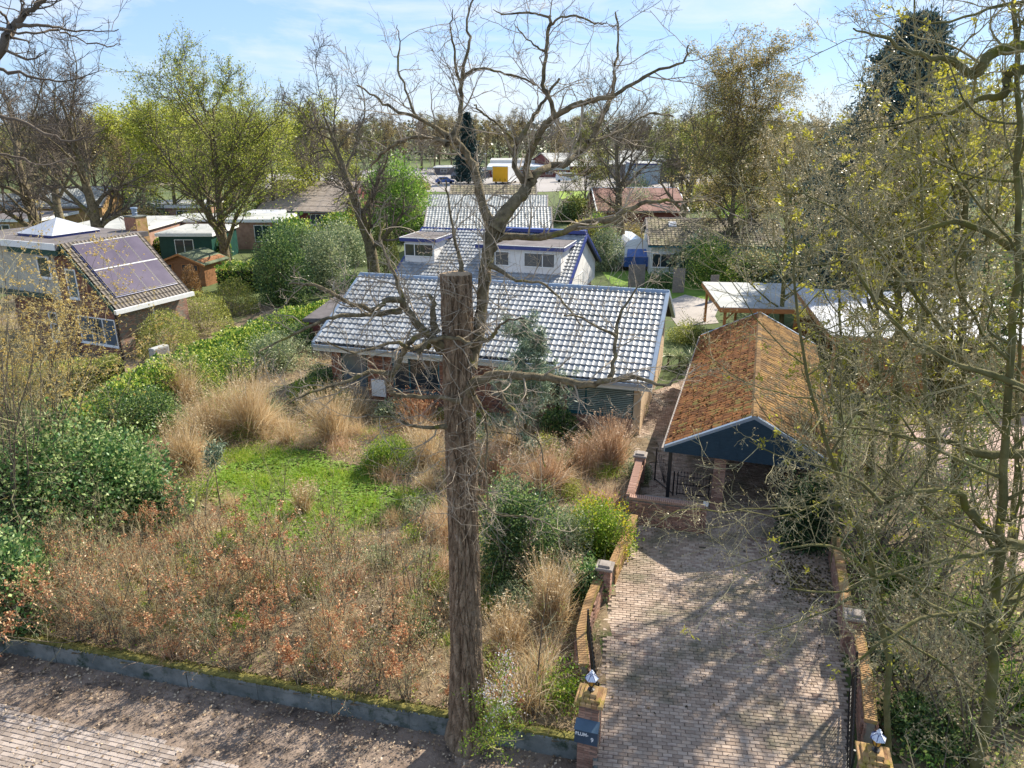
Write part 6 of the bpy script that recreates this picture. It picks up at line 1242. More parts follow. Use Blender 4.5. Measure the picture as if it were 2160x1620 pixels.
# strap leaved yucca
p = W(1432, 775); e = empty('yucca', p, 0, 'strap leaved yucca in the bed between bungalow and garage', 'plant')
for i, (dx, dy, h) in enumerate(((0, 0, 1.0), (.7, .3, .8), (-.5, .5, .9), (.3, -.6, .7))):
    n = 80; D = norm(np.stack([rg.normal(0, .8, n), rg.normal(0, .8, n), rg.uniform(.1, 1.1, n)], 1)); g = Geo(); g.add(*blades(np.tile([dx, dy, h * .5], (n, 1)), D, rg.uniform(.6, 1.0, n), .03, rg, .5, 5)); g.build('leaf_rosette', L_greyg, e); g = Geo(); g.bar((dx, dy, 0), (dx, dy, h * .5), .06, 7); g.build('stem', M_twigd, e)
# pampas clumps
def pampas(seed, px, py, rpx, hpx, n, m, label, lean=(0, 0), sp=.45):
    rg = np.random.default_rng(seed); p = W(px, py); s_ = scale_at(p); H = hpx * s_ * 1.12; r = rpx * s_; n = int(n * .8); e = empty('pampas_grass', p, 0, label, 'ornamental grass', 'dry ornamental grass clumps')
    B0 = np.stack([rg.normal(0, r * .25, n), rg.normal(0, r * .25, n), np.full(n, .02)], 1); a = rg.uniform(0, 6.28, n); s2 = np.abs(rg.normal(0, sp, n)) * (1 + .6 * np.sin(a * 2 + seed)); D = norm(np.stack([np.cos(a) * s2 + lean[0], np.sin(a) * s2 + lean[1], np.full(n, 1.)], 1) + rg.normal(0, .1, (n, 3)))
    g = Geo(); g.add(*blades(B0, D, H * rg.uniform(.35, 1.2, n) * (1 + .25 * np.sin(a * 3 + seed * 2)), .010, rg, .24, 6))
    k = 70; a = rg.uniform(0, 6.28, k); D = norm(np.stack([np.cos(a) * .35, np.sin(a) * .35, np.full(k, 1.)], 1)); P_, R_ = grow(B0[:k], D, H * rg.uniform(.9, 1.35, k), np.full(k, .006), np.full(k, .004), 5, .08, 0, rg); gp_ = Geo(); gp_.add(*tubes(P_, R_, 3)); t_ = np.repeat(P_[:, -1], 9, 0); gp_.add(*leaves(t_ + rg.normal(0, .04, t_.shape) * [1, 1, 2], .09, rg, .25)); gp_.build('seed_heads', m, e); g.build('blades', m, e)
    k = n // 3; a = rg.uniform(0, 6.28, k); D = norm(np.stack([np.cos(a), np.sin(a), rg.uniform(.05, .5, k)], 1)); g = Geo(); g.add(*blades(B0[:k], D, r * rg.uniform(.8, 1.7, k), .008, rg, .5, 5)); g.build('fallen_blades', m, e); return e
pampas(1, 388, 850, 45, 72, 1500, L_pampas, 'dry grass clump nearest the ivy hedge')
pampas(2, 535, 915, 62, 105, 2600, L_pampas, 'largest feathery dry grass clump left of the lawn')
pampas(3, 450, 925, 48, 80, 1500, L_pampas, 'low pale grass clump between the two big ones')
pampas(4, 395, 985, 60, 85, 1700, L_pampas, 'pale grass clump spilling beside the laurel bushes', (.1, -.2), .6)
pampas(5, 705, 930, 38, 90, 1900, L_pampas, 'upright dry grass clump with fallen blades at the far edge of the lawn', (-.1, 0))
pampas(6, 900, 985, 38, 65, 1300, L_pampas, 'dry grass clump between the bright mahonia and the trunk')
pampas(7, 1045, 1020, 45, 70, 1300, L_rust, 'dry grass clump just right of the trunk')
pampas(8, 1155, 1030, 50, 75, 1300, L_rust, 'dry grass clump behind the tall dark mahonia')
pampas(9, 1290, 985, 42, 85, 1700, L_rust, 'rust coloured grass clump under the right bay window', sp=.3)
pampas(10, 1165, 1310, 48, 110, 1400, L_pampas, 'tall straw coloured grass beside the low curved wall', sp=.2)
pampas(11, 1075, 1370, 50, 80, 1100, L_pampas, 'dry grass clump right of the trunk foot', sp=.4)
pampas(12, 880, 900, 60, 55, 1100, L_copper, 'low copper brown grass in front of the big window', sp=.8)
pampas(13, 640, 1085, 20, 50, 500, L_pampas, 'small straw tuft on the near edge of the lawn', sp=.3)
pampas(14, 1230, 990, 40, 55, 900, L_rust, 'low dry grass left of the rust coloured clump', sp=.5)

# ================================================================== THICKET OF SAPLINGS
def sapling(seed, H, nst, leaf, nleaf, ls=.06, sp=.35, thick=.014):
    rg = np.random.default_rng(seed); P, Rr = grow(rg.normal(0, .06, (nst, 3)) * [1, 1, 0], norm(np.stack([rg.normal(0, sp, nst), rg.normal(0, sp, nst), np.ones(nst)], 1)), H * rg.uniform(.7, 1.1, nst), np.full(nst, thick), np.full(nst, .004), 10, .10, .04, rg)
    gs = Geo(); gs.add(*tubes(P, Rr, 5)); s, d, L, ra = spawn(P, Rr, 10, .15, 1, .9, .38, .6, rg, skew=.5); P2, R2 = grow(s, d, L, np.maximum(ra, .004), np.full(len(s), .0025), 6, .16, .05, rg); gb = Geo(); gb.add(*tubes(P2, R2, 3))
    s, d, L, ra = spawn(P2, R2, 4, .2, 1, .8, .45, .7, rg); P3, R3 = grow(s, d, L, np.maximum(ra, .003), np.full(len(s), .002), 4, .18, .04, rg); gb.add(*tubes(P3, R3, 3))
    res = [('stem', gs.mesh('stem', M_twigd, True)), ('branches', gb.mesh('branches', M_twigr))]
    if nleaf: q = np.concatenate([P3.reshape(-1, 3), P2[:, 2:].reshape(-1, 3)]); q = q[(q[:, 2] > H * .18)]; cl_ = noise3(q, seed + 3, 1.4 / H * 2.5); q = q[cl_ > .05]; q = q[rg.integers(0, len(q), nleaf)] + rg.normal(0, .02, (nleaf, 3)) - [0, 0, .02]; gl_ = Geo(); gl_.add(*leaves(q, ls, rg, .6)); res.append(('leaves', gl_.mesh('leaves', leaf)))
    return res
saps = [sapling(200 + i, H, n, lf, k, sp=.22) for i, (H, n, k, lf) in enumerate(((2.9, 3, 330, L_copper), (2.3, 4, 620, L_copper), (3.1, 2, 200, L_copper), (1.6, 5, 700, L_copper), (2.8, 3, 160, L_tan), (2.2, 5, 380, L_copper)))]
bare = [sapling(220 + i, H, n, L_bright, k, .045, sp=.2, thick=.017) for i, (H, n, k) in enumerate(((2.8, 3, 0), (2.4, 4, 260), (3.4, 2, 120)))]
rg = np.random.default_rng(88)
def put(parts, name, p, label, group, sc):
    e = empty(name, p, rg.uniform(0, 6.28), label, 'sapling', group); e.scale = (sc,) * 3
    for pn, me in parts: link(pn, me, e)
    return e
zoneA = [W(60, 1340), W(300, 1390), W(700, 1480), W(930, 1530), W(930, 1300), W(840, 1180), W(640, 1170), W(430, 1150), W(200, 1150), W(60, 1180)]
Q = scatter(zoneA, 4000, rg, lambda q: garden(q)); sel = []
for q in Q:
    if all((q[0] - r[0]) ** 2 + (q[1] - r[1]) ** 2 > .30 for r in sel): sel.append(q)
    if len(sel) >= 92: break
for k, q in enumerate(sel):
    cop = noise3(q[None], 71, .8)[0] > -.25
    if cop: put(saps[rg.integers(0, 4)], 'beech_sapling', q, 'thin sapling with dead copper leaves in the thicket behind the concrete wall', 'copper leaved saplings in the thicket', rg.uniform(.7, 1.12))
    else: put(bare[rg.integers(0, 3)] if rg.random() < .5 else saps[rg.integers(4, 6)], 'beech_sapling', q, 'nearly bare thin sapling in the thicket behind the concrete wall', 'nearly bare saplings in the thicket', rg.uniform(.7, 1.1))
# a row close behind the wall
for k in range(34):
    t = (k + rg.random()) / 34 * (Lw - 1.2) + .2; q = np.array(wall_pt(t, .35 + rg.random() * .5)); put(saps[(3, 4, 1, 0)[k % 4]], 'beech_sapling', q, 'low sapling growing close behind the mossy wall top', 'saplings close behind the mossy wall top', rg.uniform(.5, .85))
zoneB = [W(1040, 1180), W(1220, 1250), W(1210, 1500), W(1050, 1560)]
for k, q in enumerate(scatter(zoneB, 9, rg)): put(bare[k % 3] if k % 2 else saps[4], 'sapling', q, 'bare sapling right of the trunk near the gate pillar', 'bare saplings between the trunk and gate pillar', rg.uniform(.5, .8))
p = W(1127, 1490); put(sapling(240, 4.3, 1, None, 0, thick=.028, sp=.03), 'sapling', p, 'tallest bare sapling, straight stem right of the big trunk', None, 1)
for i, (px, py, lb) in enumerate(((205, 1345, 'arching multi stemmed shrub with sparse copper leaves at the left'), (330, 1330, 'arching bare shrub above the mossy wall, second from the left'), (440, 1330, 'arching shrub with copper leaves in the middle of the thicket'), (120, 1290, 'arching twiggy shrub in front of the laurel bushes'))):
    e = put(sapling(250 + i, 2.6, 16, L_copper, 900, sp=.75, thick=.012), 'arching_shrub', W(px, py), lb, None, 1); e['category'] = 'shrub'
e = put(sapling(260, 2.2, 10, L_copper, 1500, ls=.09, sp=.7), 'copper_shrub', W(-20, 1385), 'beech shrub with large pale copper leaves at the left edge', None, 1); e['category'] = 'shrub'
for i, (px, py) in enumerate(((600, 1060), (700, 1130), (560, 1180), (870, 1150), (900, 1240), (860, 1060))): put(bare[i % 3], 'sapling', W(px, py), 'thin bare sapling on the edge of the lawn', 'bare saplings round the lawn', rg.uniform(.6, .95))

# loose tufts of straw between the shrubs
def tuft(seed, H, r, n, m):
    rg = np.random.default_rng(seed); B0 = np.stack([rg.normal(0, r * .4, n), rg.normal(0, r * .4, n), np.full(n, .02)], 1); a = rg.uniform(0, 6.28, n); s2 = np.abs(rg.normal(0, .5, n)); D = norm(np.stack([np.cos(a) * s2, np.sin(a) * s2, np.full(n, 1.)], 1)); g = Geo(); g.add(*blades(B0, D, H * rg.uniform(.35, 1.15, n), .008, rg, .45, 5)); return g.mesh('blades', m)
tufts = [tuft(800, 1.1, .5, 260, L_pampas), tuft(801, .8, .6, 300, L_rust), tuft(802, .7, .5, 260, L_dry), tuft(803, 1.3, .35, 200, L_pampas), tuft(804, .5, .6, 300, L_grass)]; tn = ('straw coloured', 'rust brown', 'grey brown', 'tall straw coloured', 'green')
rg = np.random.default_rng(97); Q = scatter([W(60, 1330), W(500, 1430), W(930, 1530), W(1205, 1540), W(1215, 1300), W(1290, 1120), W(1330, 900), (-3, 29.5), W(690, 860), W(480, 830), W(330, 900), W(300, 1050)], 130, rg, lambda q: garden(q) & ~inpoly(q, [p[:2] for p in LAWN]))
for q in Q[:115]:
    j = int(rg.integers(0, 5)); e = empty('grass_tuft', q, rg.uniform(0, 6.28), f'{tn[j]} grass tuft in the wild front garden', 'grass tuft', f'{tn[j]} grass tufts in the front garden'); f = rg.uniform(.6, 1.25); e.scale = (f, f, f); link('blades', tufts[j], e)
# low ragged shrubs in the gaps
low = [bush_mesh(820 + i, .7, .6, .8, 1400, .075, m, lump=.4) for i, m in enumerate((L_greyg, L_box, L_dark, L_bright))]; ln_ = ('grey green', 'yellow green', 'dark green', 'light green')
for q in scatter([W(150, 1250), W(420, 1400), W(930, 1520), W(1205, 1520), W(1260, 1180), W(1320, 950), W(860, 870), W(560, 820), W(300, 1000)], 85, rg, lambda q: garden(q) & ~lawn_in(q)):
    j = int(rg.integers(0, 4)); e = empty('low_shrub', q, rg.uniform(0, 6.28), f'{ln_[j]} low ragged shrub in the wild front garden', 'shrub', f'{ln_[j]} low shrubs in the front garden'); f = rg.uniform(.5, 1.2); e.scale = (f, f, f * rg.uniform(.7, 1.3)); link('foliage', low[j], e)

# ================================================================== BACKGROUND TREES
def tree_at(name, parts, px, D, pytop, H, rz, label, cat='tree', group=None, wide=1, sink=0):
    z = WD(px, pytop, D)[2]; x = WD(px, 400, D)[0]; s_ = z / H; e = empty(name, (x, D, 0), rz, label, cat, group); e.scale = (s_ * wide, s_ * wide, s_)
    for pn, me in parts: link(pn, me, e)
    return e
def zmax(parts):
    z = []
    for _, me in parts: a = np.empty(len(me.vertices) * 3, np.float32); me.vertices.foreach_get('co', a); z.append(a[2::3])
    return float(np.percentile(np.concatenate(z), 98.0))
oakA = tree_parts(101, H=16, r=.55, fork=.28, m1=15, m2=9, m3=7, m4=4, a1=.75, l1=.55, wander=.17, up=.07, thin=.022, mat_t=M_limb, mat_c=M_twigd)
oakB = tree_parts(102, H=16, r=.62, fork=.22, m1=14, m2=9, m3=7, m4=4, a1=.85, l1=.6, wander=.2, up=.05, thin=.022, mat_t=M_limb, mat_c=M_twigd)
fan = tree_parts(103, H=14, r=.4, fork=.12, m1=24, m2=9, m3=6, m4=3, a1=.85, l1=.74, wander=.10, up=.07, thin=.02, leaf=L_spring, nleaf=30000, lsize=.12, leafspread=.14, mat_c=M_twigd, skew=.5, planar=.0)
birch = tree_parts(104, H=18, r=.25, fork=.18, m1=26, m2=9, m3=6, m4=3, a1=.75, l1=.42, wander=.12, up=.05, thin=.014, leaf=L_birch, nleaf=26000, lsize=.13, leafspread=.14, droop=.35, mat_t=M_limb)
farA = tree_parts(105, H=16, r=.25, fork=.3, m1=14, m2=7, m3=6, m4=3, a1=.6, l1=.42, wander=.13, up=.08, thin=.035, leaf=L_brownbud, nleaf=2200, lsize=.24, leafspread=.3, mat_c=M_twigd)
farB = tree_parts(106, H=16, r=.25, fork=.15, m1=16, m2=7, m3=6, m4=2, a1=.8, l1=.5, wander=.12, up=.06, thin=.035, leaf=leafmat('yellow green spring leaf', (.32, .36, .04), (.46, .48, .07), (.54, .54, .12), .5), nleaf=13000, lsize=.26, leafspread=.35, mat_c=M_twigd)
farC = tree_parts(107, H=16, r=.25, fork=.3, m1=14, m2=8, m3=6, m4=3, a1=.55, l1=.42, wander=.12, up=.09, thin=.035, mat_c=mat('grey brown far twigs', (.21, .165, .13), (.33, .27, .22), 1))
farD = tree_parts(108, H=16, r=.25, fork=.15, m1=16, m2=7, m3=6, m4=2, a1=.8, l1=.48, wander=.12, up=.06, thin=.035, leaf=leafmat('olive far leaf', (.20, .225, .06), (.31, .32, .09), (.38, .37, .12), .45), nleaf=9000, lsize=.24, leafspread=.35, mat_c=M_twigd)
hA, hB, hF, hBi, fA, fB, fC, fD = [zmax(x) for x in (oakA, oakB, fan, birch, farA, farB, farC, farD)]
def conifer_parts(seed, H, Rb, nlev, leaf, n, size, droop=.3, k=9, pw_=.8):
    rg = np.random.default_rng(seed); g = Geo(); g.bar((0, 0, 0), (0, 0, H), .25, 8, .03); gb = Geo(); pts = []
    for i in range(nlev):
        z = H * (.06 + .93 * (i / nlev) ** .95); r = Rb * (1 - z / H) ** pw_ + .12; m = k; a = rg.uniform(0, 6.28) + np.arange(m) * 2 * np.pi / m + rg.normal(0, .2, m); s = np.tile([0, 0, z], (m, 1)); D = norm(np.stack([np.cos(a), np.sin(a), np.full(m, .12)], 1)); P, Rr = grow(s, D, r * rg.uniform(.7, 1.15, m), np.full(m, .05), np.full(m, .01), 6, .06, .0, rg, droop); gb.add(*tubes(P, Rr, 3)); pts.append(P.reshape(-1, 3))
        s2, d2, L2, ra2 = spawn(P, Rr, 7, .15, 1, .8, .4, .5, rg, planar=.8); P2, R2 = grow(s2, d2, L2, np.full(len(s2), .012), np.full(len(s2), .005), 4, .08, -.03, rg); gb.add(*tubes(P2, R2, 3)); pts.append(P2.reshape(-1, 3)); pts.append(P2.reshape(-1, 3))
    q = np.concatenate(pts); q = q[rg.integers(0, len(q), n)] + rg.normal(0, .1, (n, 3)); gl_ = Geo(); gl_.add(*leaves(q, size, rg, .35)); return [('trunk', g.mesh('trunk', M_limb)), ('branches', gb.mesh('branches', M_twigd)), ('foliage', gl_.mesh('foliage', leaf))]
spruce = conifer_parts(110, 22, 8.2, 34, L_spruce, 95000, .36, k=13, pw_=.6)
tree_at('spruce', spruce, 1885, 55, 12, 22, 0, 'tall blue green spruce rising behind the right hand trees')
con = conifer_parts(111, 16, 3.4, 26, leafmat('dark blue green needle', (.008, .03, .03), (.02, .06, .05), (.04, .09, .08), .1), 34000, .5, .1, 12)
tree_at('conifer', con, 988, 180, 234, 16, 0, 'single dark blue green conifer beyond the car park')
tree_at('bare_tree', oakA, 185, 58, 88, hA, .3, 'bare tree with thick leaning trunk behind the left house, right of the pair')
tree_at('bare_tree', oakB, 75, 62, 70, hB, 1.3, 'bare tree at the far left behind the flat roofs, left of the pair', wide=.9)
tree_at('bare_tree', oakA, 110, 75, 150, hA, 3.0, 'thinner bare tree seen between the two thick trunks at the left')
tree_at('fan_tree', fan, 455, 66, 112, hF, .9, 'large fan shaped tree in olive spring leaf behind the timber shed')
tree_at('bare_tree', oakB, 782, 60, 102, hB, 2.2, 'bare tree with three thick limbs above the fresh green tree', wide=.85)
tree_at('spring_tree', farB, 672, 120, 212, fB, .2, 'yellow leaved tree behind the thatched roof')
tree_at('bare_tree', farC, 655, 105, 225, fC, .2, 'small bare tree in front of the yellow leaved one')
tree_at('birch', birch, 1545, 66, 100, hBi, .5, 'birch with drooping brown catkins, left stem of the pair', wide=1.1)
tree_at('birch', birch, 1600, 70, 88, hBi, 2.9, 'birch with drooping brown catkins, right stem of the pair', wide=1.1)
tree_at('bare_tree', oakA, 1320, 72, 170, hA, 4.1, 'crooked bare oak left of the birches')
tree_at('bare_tree', oakB, 1440, 88, 150, hB, 5.1, 'bare tree standing left behind the birches', wide=.8)
tree_at('olive_tree', farD, 1232, 108, 238, fD, 0, 'slim olive twigged tree on the lawn strip before the car park')
rg = np.random.default_rng(301)
kinds = {'A': (farA, fA, 'brown budded'), 'B': (farB, fB, 'yellow green'), 'C': (farC, fC, 'bare grey'), 'D': (farD, fD, 'olive leaved')}
def row(D0, x0, x1, n, y0, y1, seq, label, group, dj=12, wide=1.2):
    for i in range(n):
        k = seq[rg.integers(0, len(seq))]; parts, h, w_ = kinds[k]; px = x0 + (x1 - x0) * (i + rg.uniform(.1, .9)) / n; y = rg.uniform(y0, y1); tree_at('tree', parts, px, D0 + rg.uniform(-dj, dj), y, h, rg.uniform(0, 6.28), f'{w_} tree in the {label}', 'tree', f'{w_} trees in the {group}', wide=wide)
row(105, 270, 590, 6, 212, 245, 'BBD', 'belt behind the fan shaped tree', 'belt behind the fan shaped tree', 8, 1.3)
row(100, -60, 270, 7, 230, 290, 'DAAC', 'belt behind the houses at the far left', 'belt behind the left houses', 8)
row(240, -120, 1000, 34, 240, 262, 'ACDA', 'wood beyond the fields, left half', 'far wood at the left')
row(255, 880, 1560, 24, 232, 256, 'CACA', 'wood beyond the car park', 'wood beyond the car park')
row(150, 1400, 1800, 10, 232, 275, 'DBDA', 'belt behind the birches', 'belt behind the birches', 14, 1.3)
row(150, 1780, 2400, 20, 200, 250, 'DACA', 'belt at the far right', 'belt at the far right', 14)
row(210, 1150, 1700, 12, 255, 285, 'ACAD', 'edge of the wood behind the sheds', 'edge of the wood behind the sheds', 8)
row(330, -300, 2500, 50, 244, 256, 'ACD', 'farthest skyline row', 'farthest skyline trees', 30, 1.6)
row(78, 1640, 1790, 3, 260, 320, 'DA', 'gap between birches and spruce', 'gap between birches and spruce', 4)
# distant woodland floor as one mass
rg = np.random.default_rng(400); n = 40000; th_ = rg.uniform(-.75, .75, n); Dd = rg.uniform(300, 420, n); q = np.stack([np.tan(th_) * Dd, Dd, rg.random(n) * 15], 1); g = Geo(); g.add(*leaves(q, 1.6, rg)); tag(g.build('distant_woodland', leafmat('distant wood leaf', (.09, .085, .05), (.16, .145, .08), (.2, .18, .1), .1)), kind='stuff')
rg = np.random.default_rng(410); row(95, 1900, 2500, 10, 225, 300, 'DAA', 'bank behind the spruce at the right', 'bank behind the spruce at the right', 10, 1.2)

# ================================================================== RIGHT HAND TREES
rg = np.random.default_rng(500)
def stem_tree(pts, D, r0, seed, label, leaf, nleaf, ls, m1=30, l1=.30, fork=.15, m2=6, m3=5, m4=3, thin=.0055, a1=.95, name='tree', moss=M_stemy, wander=.15, spread=1, up=.09, cat='tree', ang2=None, base=True):
    P = np.array([WD(x, y, D) for x, y in pts]); P[0, 2] = 0 if base else P[0, 2]; n = len(P); t = np.linspace(0, n - 1, n * 3); Q = np.stack([np.interp(t, np.arange(n), P[:, i]) for i in range(3)], 1); b = Q[0].copy(); Q = Q - b; Q[1:-1, :2] += rg.normal(0, .02, (len(Q) - 2, 2)); Rr = np.interp(np.arange(len(Q)), [0, 1, len(Q) - 1], [r0 * 1.35, r0, r0 * .22])
    parts = tree_parts(seed, trunk=(Q[None], Rr[None]), fork=fork, m1=m1, m2=m2, m3=m3, m4=m4, a1=a1, l1=l1, wander=wander, up=up, thin=thin, leaf=leaf, nleaf=nleaf, lsize=ls, leafspread=.03, mat_t=moss, mat_c=M_twigr, l2=.45, l3=.42, skew=.4, spread=spread, clump=14 if leaf is L_ybud else 0)
    return plant(name, parts, b, 0, 1, label, cat)
L_budtan = leafmat('swelling tan bud', (.30, .24, .13), (.42, .35, .20), (.52, .45, .28), .3)
stem_tree([(1895, 1560), (1870, 1363), (1831, 1160), (1790, 1060), (1751, 960), (1705, 820), (1680, 640), (1672, 480)], 11.3, .06, 601, 'slender leaning tree at the right edge of the driveway, nearest the lantern', L_budtan, 4200, .035, m1=26, l1=.32, a1=1.15, up=.03, m3=6)
stem_tree([(2080, 1574), (2095, 1420), (2091, 1306), (2110, 1190), (2114, 1000), (2130, 783), (2147, 560), (2150, 300), (2140, 40), (2135, -160)], 11.2, .10, 602, 'thickest straight mossy stem close to the right edge', L_ybud, 3000, .06, m1=34, l1=.26, a1=1.05, m3=5)
stem_tree([(1963, 1270), (1962, 1050), (1950, 800), (1944, 500), (1935, 250), (1930, -60)], 16.6, .07, 603, 'slim straight stem between the two near mossy ones', L_budtan, 3500, .04, m1=26, l1=.22, m3=4)
stem_tree([(1880, 1020), (1895, 783), (1895, 600), (1900, 450), (1908, 330)], 23, .16, 604, 'grey trunk right of the mossy garage roof', L_ybud, 5200, .12, m1=34, l1=.30, thin=.009)
stem_tree([(1840, 985), (1847, 800), (1850, 600), (1848, 430), (1843, 300)], 24.5, .12, 605, 'mossy trunk standing just left of the grey one', L_budtan, 6000, .07, m1=30, l1=.34, thin=.008)
ivy = stem_tree([(2025, 1043), (2025, 857), (2028, 672), (2035, 450), (2042, 250)], 22.5, .2, 606, 'ivy clad dark trunk at the edge of the pink brick yard', L_ybud, 5200, .13, m1=30, l1=.32, thin=.009)
n = 6500; z = rg.random(n) ** .8 * 9; a = rg.uniform(0, 6.28, n); rr_ = .25 + rg.random(n) * .38 * (1 + .6 * np.sin(z * 1.7)); g = Geo(); g.add(*leaves(np.stack([rr_ * np.cos(a) + .02 * z, rr_ * np.sin(a), z], 1), .11, rg)); g.build('ivy', L_dark, ivy)
stem_tree([(1966, 1005), (1980, 857), (1996, 650), (1992, 440), (1985, 330)], 23.5, .15, 607, 'forked trunk left of the ivy clad one', L_budtan, 6500, .08, m1=30, l1=.30, thin=.009)
stem_tree([(1760, 1180), (1768, 1000), (1775, 800), (1770, 560), (1765, 380)], 19, .06, 608, 'thin tree growing beside the garage right eaves', L_ybud, 2600, .10, m1=28, l1=.33, thin=.007)
stem_tree([(2135, 1330), (2140, 1100), (2150, 800), (2155, 560)], 15.5, .08, 609, 'slim stem behind the thick one at the right edge', L_budtan, 4200, .05, m1=26, l1=.32)
stem_tree([(1650, 700), (1655, 560), (1660, 420), (1655, 300)], 42, .14, 610, 'twiggy tree behind the far end of the mossy garage', L_budtan, 9000, .10, m1=28, l1=.42, thin=.013)
stem_tree([(2080, 760), (2085, 560), (2080, 350), (2075, 240)], 32, .14, 612, 'twiggy tree in front of the white metal stable roof', L_ybud, 5000, .13, m1=30, l1=.36, thin=.011)
# mossy old tree whose trunk stands outside the frame
D = 11.5; q = WD(2420, 1500, D); oak = empty('old_mossy_tree', (q[0], q[1], 0), 0, 'crooked mossy limbs reaching in from a tree beyond the right edge', 'tree')
specs = [([(2420, 1640, 70), (2400, 1100, 55), (2380, 500, 48), (2370, -100, 40)], D, D),
 ([(2380, 150, 22), (2240, 95, 20), (2160, 97, 18), (2100, 110, 15), (2073, 140, 14), (2050, 153, 13), (2007, 127, 9), (1973, 123, 8), (1923, 110, 6), (1860, 80, 4), (1800, 60, 2)], D, D - .6),
 ([(2380, 160, 20), (2250, 150, 17), (2160, 147, 14), (2123, 160, 12), (2117, 200, 12), (2073, 207, 8), (2007, 237, 7), (1973, 240, 5), (1900, 262, 3), (1820, 275, 2)], D, D + .5),
 ([(2390, 960, 22), (2260, 958, 16), (2160, 957, 13), (2066, 957, 12), (2010, 932, 8), (1936, 928, 6), (1870, 912, 5), (1807, 902, 4), (1740, 905, 2)], D, D + .8),
 ([(2395, 1180, 26), (2240, 1165, 20), (2160, 1153, 18), (2099, 1134, 15), (2038, 1069, 10), (2023, 1038, 9), (1931, 1038, 6), (1860, 1050, 4), (1790, 1040, 2)], D, D - .5),
 ([(2385, 640, 20), (2250, 600, 14), (2160, 540, 12), (2080, 490, 9), (2010, 470, 7), (1900, 500, 5), (1820, 520, 4), (1740, 560, 3), (1660, 560, 2)], D, D + .4),
 ([(2390, 860, 18), (2240, 860, 12), (2120, 800, 9), (2020, 770, 7), (1930, 720, 6), (1850, 640, 5), (1800, 560, 3)], D, D - .8),
 ([(2300, 1190, 12), (2180, 1250, 9), (2060, 1290, 7), (1960, 1300, 5), (1880, 1340, 4), (1800, 1400, 2)], D, D - 1),
 ([(2160, 1150, 8), (2060, 1170, 6), (1950, 1190, 5), (1850, 1220, 4), (1760, 1250, 3), (1660, 1240, 2)], D - .3, D - 1.4),
 ([(1990, 700, 5), (1880, 560, 4), (1800, 470, 3), (1720, 420, 2), (1620, 400, 1)], D - .5, D - 1),
 ([(2370, 20, 16), (2250, 20, 9), (2160, 5, 6), (2080, 20, 4), (1980, 50, 3), (1900, 30, 1)], D, D - .5),
 ([(1860, 1060, 5), (1800, 1010, 4), (1720, 980, 3), (1640, 960, 2), (1580, 930, 1)], D - .5, D - 1.2),
 ([(1850, 1220, 4), (1770, 1160, 4), (1690, 1150, 3), (1600, 1180, 2), (1530, 1200, 1)], D - .9, D - 1.6),
 ([(1800, 1260, 4), (1740, 1290, 3), (1660, 1320, 2), (1590, 1340, 1)], D - .9, D - 1.9),
]
tp = build_limbs(oak, specs, True, M_stemy, M_twigr, 71, tl=1.1, per=3.4, second=5, third=3, up=.02, wander=.17)
g = Geo(); k = tp[rg.integers(0, len(tp), 5000)]; g.add(*leaves(k + rg.normal(0, .012, k.shape), .030, rg, .5)); g.build('buds', L_budtan, oak)
# tufts of opening yellow leaves in clusters
cen = tp[rg.integers(0, len(tp), 46)]; k = (cen[:, None] + rg.normal(0, .06, (46, 16, 3))).reshape(-1, 3); g = Geo(); g.add(*leaves(k, .10, rg, .25)); g.build('opening_leaves', L_ybud, oak)
for i, (px, py, D, H, lb) in enumerate(((2000, 1100, 18, 6.5, 'spreading twiggy hazel between the near stems and the brick yard'), (1850, 1130, 19, 6, 'spreading twiggy hazel left of the ivy clad trunk'), (2120, 1250, 15, 6, 'spreading twiggy hazel at the right edge'), (1930, 1430, 13.5, 4.2, 'low twiggy hazel behind the right hand lantern'), (1760, 950, 23, 6, 'twiggy hazel beside the garage wall'), (2060, 900, 27, 7.5, 'twiggy hazel in front of the timber stable'), (2060, 1500, 12, 3.6, 'tangled twigs low at the right edge'))):
    q = WD(px, py, D); q[2] = 0; e = put(sapling(640 + i, H, 13, (L_budtan, L_ybud, L_spring)[i % 3], 2600, ls=.06, sp=.38, thick=.028), 'hazel', q, lb, None, 1); e['category'] = 'shrub'
# undergrowth
for k, q in enumerate(scatter(RG, 30, rg, lambda Q: ~inpoly(Q, YARD) & ~inpoly(Q, drv_all))): put((bare + saps)[rg.integers(0, 9)], 'sapling', q, 'thin sapling in the leaf litter under the right hand trees', 'saplings under the right hand trees', rg.uniform(.5, 1.1))
Q = scatter(RG, 16000, rng, lambda Q: ~inpoly(Q, YARD) & ~inpoly(Q, drv_all)); Q[:, 2] = .08; g = Geo(); g.add(*leaves(Q, .085, rng, .7, flat=.5)); tag(g.build('fallen_leaves', L_tan), kind='stuff')
Q = scatter(RG, 64000, rng, lambda Q: ~inpoly(Q, YARD) & ~inpoly(Q, drv_all)); Q = Q[noise3(Q, 61, .9) > -.7]; Q[:, 2] = .05 + rng.random(len(Q)) * .5 * np.clip(1 + noise3(Q, 62, 1.3), .2, 2); g = Geo(); g.add(*leaves(Q, .09, rng, .7)); tag(g.build('green_undergrowth', L_ivy), kind='stuff')
